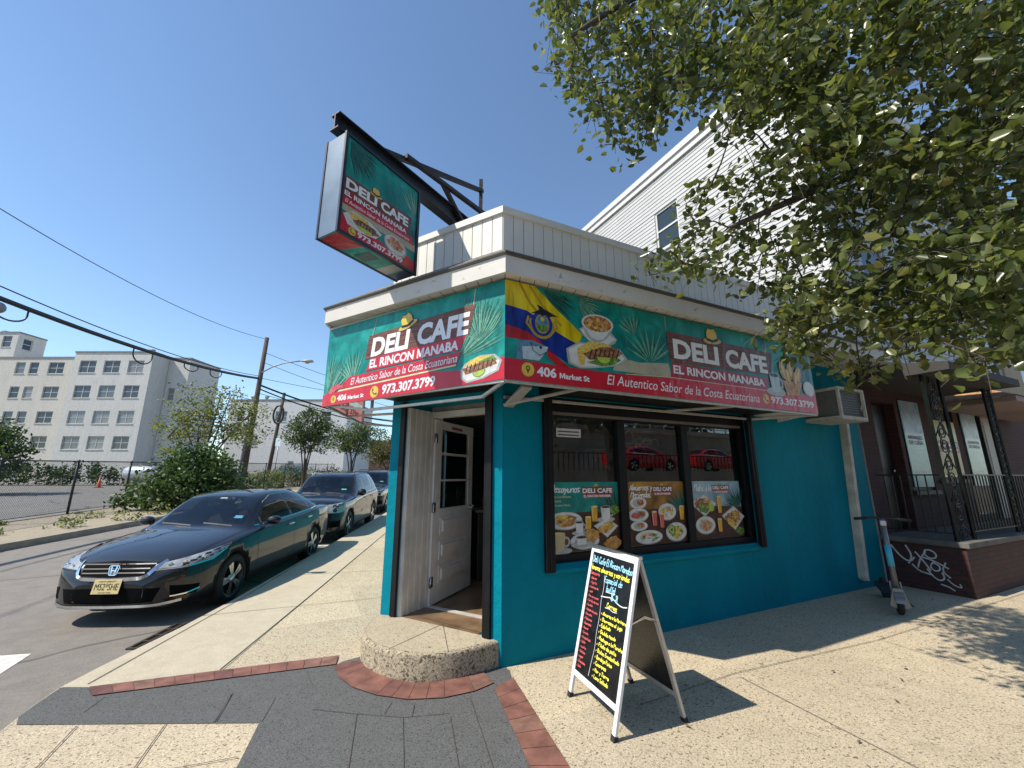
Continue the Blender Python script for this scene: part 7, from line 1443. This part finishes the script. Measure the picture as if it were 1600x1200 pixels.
# street tree arching over the pavement from the right
CL_ = np.array([[float(v)/100 for v in p.split(',')] for p in '217,291,474,18;104,285,593,18;114,243,530,18;220,241,441,18;221,271,447,18;129,256,454,18;192,332,620,18;61,372,587,18;107,371,542,18;133,275,553,18;185,237,482,18;219,320,569,18;107,342,623,18;142,270,497,18;122,309,470,18;212,244,457,18;219,311,518,18;156,309,597,18;68,343,552,18;115,281,464,18;126,301,487,18;233,340,563,18;278,310,508,18;86,366,573,18;133,305,532,18;231,255,506,18;283,322,595,18;75,288,468,18;153,331,658,18;222,272,558,18;104,319,560,18;90,261,494,18;138,368,532,18;161,318,567,18;251,305,570,18;146,335,561,18;168,328,535,18;68,278,554,18;52,326,623,18;217,256,503,18;152,343,553,18;258,291,545,18;109,288,467,18;247,302,536,18;163,292,557,18;51,313,637,18;124,256,432,18;174,308,546,18;207,293,523,18;140,276,486,18;148,267,468,18;293,327,524,18;101,283,523,18;45,282,595,18;242,288,578,18;89,267,564,18;196,295,528,18;145,295,567,18;258,290,574,18;94,285,568,18;103,243,511,18;52,306,594,18;240,280,553,18;269,300,607,18;125,294,481,18;154,248,470,18;206,291,471,18;125,309,481,18;108,254,498,18;89,256,521,18;136,243,472,18;83,366,644,18;74,352,618,18;213,250,446,18;174,336,631,18;242,262,555,18;91,341,605,18;186,260,533,18;149,321,583,18;207,271,524,18;64,369,650,18;163,314,542,18;155,278,460,18;115,322,493,18;269,291,587,18;172,343,595,18;65,292,523,18;117,307,489,18;254,321,657,18;210,241,437,18;179,268,544,18;41,274,574,18;76,298,477,18;180,218,498,18;255,312,642,18;97,317,600,18;130,318,544,18;126,376,580,18;197,315,633,18;201,307,545,18;103,308,581,18;49,290,508,18;104,336,506,18;116,377,589,18;215,263,445,18;147,252,462,18;197,291,521,18;180,242,524,18;220,236,483,18;57,324,601,18;44,291,560,18;89,382,575,18;192,223,447,18;117,296,525,18;233,338,536,18;172,339,636,18;202,234,505,18;222,353,538,18;42,307,601,18;171,312,502,18;169,308,592,18;81,289,587,18;103,271,507,18;159,239,416,18;215,241,521,18;240,236,383,18;283,237,268,18;331,249,274,18;328,236,393,18;381,290,526,18;344,321,402,18;209,295,327,18;183,266,375,18;362,270,302,18;236,223,343,18;323,329,259,18;313,317,452,18;438,291,353,18;289,245,525,18;303,234,492,18;288,167,404,18;196,382,401,18;176,261,369,18;254,280,280,18;410,296,428,18;208,251,279,18;227,247,399,18;267,304,352,18;207,308,344,18;307,294,539,18;287,325,523,18;239,275,388,18;380,274,575,18;262,268,404,18;218,315,312,18;226,220,386,18;398,247,486,18;279,303,418,18;210,214,361,18;222,223,397,18;272,334,374,18;282,303,306,18;267,203,286,18;403,257,360,18;386,231,403,18;166,361,354,18;329,339,282,18;282,175,424,18;321,227,270,18;249,228,323,18;360,254,379,18;356,275,502,18;216,238,362,18;213,293,425,18;278,272,308,18;366,211,475,18;253,211,342,18;227,199,444,18;243,264,251,18;450,272,443,18;328,336,335,18;411,265,512,18;146,277,318,18;313,259,442,18;358,245,339,18;299,260,237,18;266,217,276,18;351,246,373,18;211,281,381,18;280,261,303,18;239,228,468,18;372,294,378,18;301,293,289,18;169,395,376,18;316,251,381,18;335,255,352,18;241,200,436,18;405,267,322,18;246,213,415,18;232,185,444,18;235,291,376,18;186,240,369,18;366,261,421,18;306,323,435,18;271,277,547,18;281,323,464,18;438,298,315,18;342,216,375,18;286,309,456,18;213,230,299,18;248,206,271,18;386,311,258,18;365,336,334,18;404,249,425,18;283,241,453,18;275,343,382,18;236,215,286,18;261,234,249,18;267,210,268,18;284,236,419,18;383,242,344,18;276,196,354,18;460,267,508,18;310,194,332,18;301,315,410,18;298,174,366,18;472,262,567,18;340,251,258,18;217,341,408,18;442,299,381,18;352,245,490,18;239,186,446,18;269,283,521,18;334,312,415,18;275,217,237,18;149,330,342,18;278,242,298,18;369,285,506,18;218,243,374,18;302,295,497,18;272,332,286,18;239,202,428,18;243,234,247,18;206,218,381,18;302,258,390,18;298,218,312,18;414,291,266,18;295,312,440,18;284,271,342,18;387,278,513,18;421,325,283,18;402,283,478,18;272,195,332,18;319,188,392,18;259,261,273,18;209,336,333,18;333,311,388,18;312,218,413,18;396,266,281,18;248,328,453,18;276,229,303,18;279,361,360,18;227,215,400,18;392,321,260,18;265,265,494,18;353,332,413,18;284,183,439,18;354,343,366,18;225,208,345,18;212,247,266,18;341,362,283,18;318,220,413,18;266,193,452,18;292,205,386,18;428,299,335,18;283,210,335,18;353,286,386,18;249,218,271,18;251,220,254,18;239,204,473,18;336,288,374,18;333,200,386,18;244,337,323,18;271,194,392,18;242,271,265,18;310,244,308,18;276,242,250,18;351,295,289,18;246,255,254,18;385,299,460,18;377,289,484,18;355,244,441,18;332,253,501,18;276,258,269,18;297,188,417,18;386,264,532,18;213,202,466,18;291,340,320,18;340,292,585,18;369,290,362,18;432,265,553,18;329,267,277,18;402,323,282,18;361,299,435,18;251,243,478,18;315,211,289,18;329,214,337,18;235,208,416,18;357,265,335,18;342,220,416,18;196,405,375,18;433,254,507,18;384,303,315,18;366,241,298,18;258,262,355,18;284,263,396,18;211,196,449,18;240,217,288,18;331,301,534,18;236,261,487,18;400,277,500,18;362,303,291,18;269,202,227,18;282,291,267,18;216,283,291,18;244,291,297,18;269,206,432,18;319,186,395,18;295,340,400,18;385,233,401,18;293,324,450,18;296,345,353,18;211,226,398,18;334,293,306,18;309,248,246,18;277,241,378,18;410,265,448,18;381,263,524,18;242,272,437,18;281,310,453,18;336,250,395,18;201,338,376,18;247,231,243,18;265,229,499,18;276,251,281,18;434,321,279,18;260,286,359,18;334,218,439,18;327,262,411,18;231,194,422,18;290,287,357,18;303,176,392,18;423,327,291,18;370,243,398,18;296,255,354,18;263,199,265,18;406,264,410,18;335,220,307,18;257,222,367,18;181,324,333,18;276,284,453,18;277,255,289,18;244,216,341,18;346,245,335,18;270,263,375,18;265,277,291,18;301,202,470,18;264,210,299,18;204,239,380,18;244,284,331,18;302,222,428,18;334,246,389,18;261,256,520,18;399,326,343,18;282,210,365,18;369,240,385,18;294,259,516,18;252,215,344,18;371,243,361,18;290,286,457,18;294,307,397,18;367,286,527,18;228,375,448,18;216,261,364,18;225,254,343,18;251,212,222,18;445,276,397,18;225,221,357,18;274,268,335,18;313,233,238,18;243,378,399,18;337,319,469,18;194,265,312,18;456,325,267,18;282,319,468,18;440,290,318,18;325,318,513,18;281,207,381,18;335,273,336,18;340,303,506,18;317,340,287,18;271,191,409,18;333,270,529,18;339,312,387,18;301,324,373,18;200,250,278,18;194,268,259,18;248,333,293,18;264,355,281,18;264,352,296,18;228,314,284,18;251,342,285,18;274,379,315,18;207,275,278,18;206,275,269,18;194,278,260,18;275,377,279,18;259,352,293,18;247,282,480,18;279,327,486,18;182,296,508,18;157,235,442,18;183,296,514,18;197,219,430,18;260,337,539,18;199,237,393,18;206,267,474,18;243,340,515,18;283,333,514,18;161,253,415,18;250,310,477,18;170,277,465,18;234,329,496,18;182,250,465,18;249,321,498,18;185,271,450,18;223,265,482,18;244,281,454,18;173,233,444,18;252,283,495,18;228,298,508,18;170,248,455,18;190,293,441,18;238,327,561,18;215,273,471,18;224,259,437,18;209,280,453,18;200,290,502,18;244,277,503,18;178,231,438,18;237,315,513,18;229,299,498,18;98,345,500,15;90,309,444,15;101,300,430,15;70,374,575,15;78,337,503,15;38,304,529,15;50,365,635,15;119,311,453,15;154,280,380,13;151,291,377,13;150,304,366,13;164,370,382,13;119,320,340,13;145,406,377,13;192,275,268,13;222,316,267,13;261,352,271,13;299,385,271,13;298,361,249,13;254,293,230,13;253,284,235,13'.split(';')]); rs = np.random.default_rng(3)
TB = V((6.0, 2.55, 0)); tr = thing('street_tree', 'leafy street tree whose branches hang over the pavement at the upper right', 'tree', TB)
ND = [(TB+V((0, 0, -.1)), .19), (TB+V((-.05, .02, 1.2)), .165), (TB+V((-.15, .03, 2.4)), .15), (TB+V((-.35, .0, 3.3)), .13)]
limbs = [[V((5.65, 2.55, 3.3)), V((4.9, 2.5, 3.8)), V((4.1, 2.5, 4.0)), V((3.2, 2.6, 4.05)), V((2.4, 2.7, 3.75)), V((1.7, 2.9, 3.5))],
 [V((5.7, 2.55, 3.0)), V((4.9, 2.45, 4.3)), V((4.0, 2.3, 5.1)), V((3.0, 2.3, 5.5)), V((2.0, 2.4, 5.6)), V((1.1, 2.6, 5.5)), V((.5, 2.75, 5.2))],
 [V((5.7, 2.55, 2.8)), V((4.8, 2.7, 3.2)), V((3.9, 2.85, 3.35)), V((3.1, 3.0, 3.2)), V((2.6, 3.1, 2.95)), V((2.3, 3.2, 2.75))],
 [V((5.65, 2.55, 3.3)), V((5.4, 2.6, 4.8)), V((5.0, 2.6, 6.0)), V((4.4, 2.5, 7.0))], [V((5.7, 2.6, 3.2)), V((6.6, 3.2, 4.2)), V((7.4, 3.7, 5.0))], [V((5.7, 2.5, 3.2)), V((6.6, 1.8, 4.3)), V((7.3, 1.3, 5.2))], [V((5.7, 2.5, 3.1)), V((5.2, 1.5, 4.2)), V((4.6, .7, 5.0))]]
b = MB(); b.tube([p for p, r in ND], [r for p, r in ND], 12)
skel = []
for L in limbs:
    P = [V(p) for p in smooth([tuple(p) for p in L], 2)]; n = len(P); b.tube(P, [.075*(1-i/n)+.012 for i in range(n)], 8); skel += P
extra = []
for L in limbs[3:]:
    for p in smooth([tuple(q) for q in L], 1)[3:]:
        for k in range(9): extra.append([*(np.array(p)+rs.normal(size=3)*.65), .25])
for k in range(60): extra.append([*(np.array([5.2, 2.4, 5.6])+rs.normal(size=3)*np.array([1.1, 1.0, .9])), .26])
allc = np.vstack([CL_, np.array(extra)]); sk = np.array([tuple(p) for p in skel]); pts = []
d0 = np.array([np.linalg.norm(sk-c[:3], axis=1).min() for c in allc]); nodes = np.vstack([sk, np.zeros((len(allc), 3))]); nn_ = len(sk)
for c in allc[np.argsort(d0)]:                 # each spray grows from the nearest wood already there
    dd = np.linalg.norm(nodes[:nn_]-c[:3], axis=1); j = int(dd.argmin()); p0, p1 = V(nodes[j]), V(c[:3]); nodes[nn_] = c[:3]; nn_ += 1
    mid = (p0+p1)/2+V(rs.normal(size=3)*.05)+UZ*.04; r0_ = .007+.008*min(1, float(dd[j])); tw = smooth([tuple(p0), tuple(mid), tuple(p1)], 1); b.tube(tw, [r0_, r0_*.8, r0_*.65, r0_*.55, r0_*.45, .003][:len(tw)], 4, cap=False)
    k = int(54*(c[3]/.22)**1.5); al = rs.uniform(.25, 1.08, (k, 1)); base = np.array(mid)*(1-al)+np.array(p1)*al if dd[j] < .7 else np.array(p1)+0*al; pts.append(base*.35+np.array(p1)*.65+rs.normal(size=(k, 3))*c[3]*np.array([.55, .55, .45]))
    for q in range(3): e = p1+V(rs.normal(size=3)*c[3]*.7)-UZ*.04; b.tube([p1, (p1+e)/2+UZ*.02, e], [.004, .003, .002], 3, cap=False)
b.build('trunk', M_bark, tr)
leaf_mesh('crown', [M_leafA, M_leafA, M_leafB], tr, np.vstack(pts), .076, rs)
# trees and bushes
def plant(name, label, cat, loc, blobs, mats, leaf, n, trunk=None, seed=1, group=None, stems=5, lab_trunk='trunk'):
    rs = np.random.default_rng(seed); t = thing(name, label, cat, loc, 0, group); L = np.array(loc); P = []; tot = sum(b_[3]*b_[4]*b_[5] for b_ in blobs)
    for cx, cy, cz, rx, ry, rz in blobs:
        k = int(n*rx*ry*rz/tot)+10; u = rs.normal(size=(k, 3)); u /= np.linalg.norm(u, axis=1)[:, None]; r = rs.uniform(.25, 1.05, (k, 1))**.55
        # clumps
        cc = rs.normal(size=(max(6, k//45), 3)); cc /= np.linalg.norm(cc, axis=1)[:, None]; cc *= rs.uniform(.45, 1.0, (len(cc), 1)); idx = rs.integers(0, len(cc), k)
        u = np.where(rs.random((k, 1)) < .75, cc[idx]+rs.normal(size=(k, 3))*.17, u*r); P.append(L+np.array([cx, cy, cz])+u*np.array([rx, ry, rz]))
    if trunk:
        b = MB(); H, r0 = trunk
        for i in range(stems):
            a = 2*math.pi*i/max(1, stems)+.4; sp = .0 if stems == 1 else rs.uniform(.25, .6); e = blobs[i % len(blobs)]
            tip = V(loc)+V((e[0]+math.cos(a)*e[3]*.5, e[1]+math.sin(a)*e[4]*.5, e[2]+e[5]*.4)); s0 = V(loc)+V((math.cos(a)*.1*sp, math.sin(a)*.1*sp, -.1)); s1 = V(loc)+V((math.cos(a)*sp*.4, math.sin(a)*sp*.4, H))
            pp = smooth([tuple(s0), tuple(s1), tuple((s1+tip)/2+V((0, 0, .2))), tuple(tip)], 1); m_ = len(pp); b.tube(pp, [r0*(1-.85*q/m_) for q in range(m_)], 6)
            for q in range(5):
                w0 = V(pp[rs.integers(m_//2, m_)]); e2 = blobs[rs.integers(0, len(blobs))]; tp = V(loc)+V(e2[:3])+V(rs.normal(size=3)*np.array(e2[3:])*.5); b.tube([w0, (w0+tp)/2+V((0, 0, .1)), tp], [r0*.3, r0*.2, r0*.08], 4, cap=False)
        b.build(lab_trunk, M_bark, t)
    leaf_mesh('crown' if trunk else 'foliage', mats, t, np.vstack(P), leaf, rs, .15); return t
G1 = m_leaf('bush_leaf', (.055, .10, .026), .5, .25); G2 = m_leaf('bush_leaf_pale', (.10, .155, .05), .5, .3); G3 = m_leaf('yellow_green_leaf', (.21, .22, .05), .5, .35); G4 = m_leaf('dark_leaf', (.028, .055, .018), .55, .2); G5 = m_leaf('olive_brown_leaf', (.13, .10, .035), .6, .3); G6 = m_leaf('young_tree_leaf', (.10, .14, .035), .5, .3)
gl = lambda x, y: (x, y, gz(y))
plant('bush', 'big leafy green bush spilling over the far pavement behind the black car', 'bush', gl(-13.9, 17.6), [(0, 0, .9, 1.4, 1.4, 1.0), (.7, 1.0, 1.4, 1.3, 1.3, 1.2), (-.9, 0, .55, .9, 1.1, .6), (-.2, .9, 1.7, 1.1, 1.1, 1.1), (1.1, .3, .7, .9, 1.1, .8), (-1.3, -.5, .3, .7, .8, .35)], [G1, G1, G2], .16, 9000, None, 11)
plant('tree', 'open yellow green tree with bare forking branches rising behind the big bush', 'tree', gl(-15.9, 21.5), [(0, 0, 5.1, 1.9, 1.6, 1.0), (1.5, .3, 4.3, 1.5, 1.3, .9), (-1.4, 0, 3.9, 1.2, 1.2, .8), (.4, .4, 3.4, 2.2, 1.4, .8), (2.2, .2, 3.3, 1.0, 1.0, .8), (-1.6, 0, 2.9, .9, .9, .6)], [G3, G3, G6], .13, 4200, (1.6, .07), 12, None, 7)
plant('tree', 'dense dark tree at the left edge beyond the fence', 'tree', gl(-31.5, 25.5), [(0, 0, 2.9, 1.7, 1.7, 1.3), (-1.8, .3, 3.6, 2.0, 1.8, 1.5), (1.0, 0, 2.2, 1.3, 1.4, 1.0), (-3.2, 0, 2.4, 2.0, 2.0, 1.8)], [G4, G1, G6], .22, 5200, (1.4, .14), 13, None, 3)
plant('tree', 'rounded dark green young tree with several slim stems right of the utility poles', 'tree', gl(-16.4, 33.5), [(0, 0, 5.0, 1.7, 1.5, 1.3), (-1.2, .2, 4.3, 1.3, 1.2, 1.0), (1.2, 0, 4.3, 1.3, 1.2, 1.0), (0, .3, 3.6, 1.6, 1.3, .8), (.1, 0, 5.9, .9, .9, .7)], [G4, G6, G6], .17, 4600, (1.7, .08), 14, None, 6)
plant('tree', 'second young green tree left of the cafe banner, behind the dark cars', 'tree', gl(-15.0, 39.5), [(0, 0, 4.7, 1.7, 1.5, 1.2), (-1.1, .2, 4.0, 1.4, 1.2, .9), (1.5, 0, 4.6, 1.4, 1.2, 1.2), (0, 0, 3.4, 1.6, 1.3, .7)], [G6, G6, G1], .18, 4200, (1.7, .08), 15, None, 6)
plant('tree', 'brownish olive tree showing beside the teal cafe wall far down the street', 'tree', gl(-13.8, 47), [(0, 0, 3.7, 2.2, 1.8, 1.7), (-1.4, .2, 2.9, 1.4, 1.3, 1.1), (1.6, 0, 3.0, 1.6, 1.3, 1.2)], [G5, G5, G6], .22, 3600, (1.2, .1), 16, None, 4)
for i, (x, y, s_) in enumerate(((-18.4, 26, 1.0), (-19.2, 29, 1.1), (-19.6, 33.5, 1.0), (-19.4, 36.5, 1.2), (-18.8, 40, 1.1), (-18.2, 43.5, 1.2))):
    plant('shrub', ['low green shrub along the lot fence nearest the big bush', 'low green shrub along the lot fence left of the pole foot', 'low pale shrub right of the pole foot', 'low shrub along the fence below the young trees', 'low brownish shrub by the fence past the sign post', 'last low shrub along the fence down the street'][i], 'shrub', gl(x, y), [(0, 0, .7*s_, 1.3, 1.2, .8*s_), (1.0, .5, .5, 1.0, .9, .6)], [[G1, G2], [G1, G4], [G2, G3], [G1, G2], [G5, G2], [G1, G5]][i], .15, 1300, None, 30+i)
hb = []
for i in range(15): hb.append((-10+1.6*i-12, 0, .95+.15*math.sin(i*1.7), 1.2, .9, 1.05))
plant('hedge', 'long dark hedge along the back of the parking lot below the apartments', 'hedge', (-36, 38.5, gz(38.5)), hb, [G4, G1], .22, 7000, None, 40)
for i, (x, y, s_) in enumerate(((-12.6, 14.2, .25), (-12.9, 12.6, .2), (-14.5, 14.8, .2), (-12.9, 16.0, .35), (-13.5, 11.2, .12), (-15.6, 13.0, .15))):
    plant('weed', 'small tuft of weeds growing from the far pavement cracks', 'weed', gl(x, y), [(0, 0, s_*.4, .55, .4, s_)], [G2, G3], .08, 160, None, 60+i, 'weed tufts on the far pavement')

for i, (s_, h_) in enumerate(((-14, 1.0), (-3, 1.15), (8, .9), (19, 1.1), (30, 1.0))):
    q = MK(s_, 27, 0); plant('tree', ['big dark tree behind the viaduct, far left along Market Street', 'tallest dark tree behind the viaduct across Market Street', 'lower dark tree behind the viaduct facing the shop window', 'big dark tree behind the viaduct facing the brick porch', 'big dark tree behind the viaduct, far right along Market Street'][i], 'tree', (q.x, q.y, -.2), [(0, 0, 8.5*h_, 4.5, 4.5, 3.2), (3, 0, 6.5*h_, 4, 4, 2.5), (-3, 1, 6.5*h_, 4, 4, 2.5)], [G4, G4, G1], .5, 2600, (3, .25), 80+i, None, 4)

# fallen leaves
lf = MB(); lf.face([(0, 0, 0), (.018, .012, .006), (.045, .010, .004), (.065, 0, .010), (.045, -.014, .005), (.018, -.012, .003)])
src = None; rl = random.Random(19)
for k in range(26):
    s_, o_ = (rl.uniform(2.2, 7.5), rl.uniform(.7, 3.6)) if k < 20 else (rl.uniform(.4, 2.5), rl.uniform(.2, 2.6)); q = MK(s_, o_, .013)
    if src is None:
        src = lf.build('fallen_leaf', mat('dry_leaf', (.16, .10, .045), .8, 0, .4, 30)); o = tag(src, 'small dry brown leaf lying on the speckled pavement', 'leaf', 'fallen leaves on the pavement')
    else: o = src.copy(); COL.objects.link(o)
    o.location = q; o.rotation_euler = (rl.uniform(-.15, .15), rl.uniform(-.15, .15), rl.uniform(0, 6.28)); k_ = rl.uniform(.6, 1.1); o.scale = (k_, k_, k_)
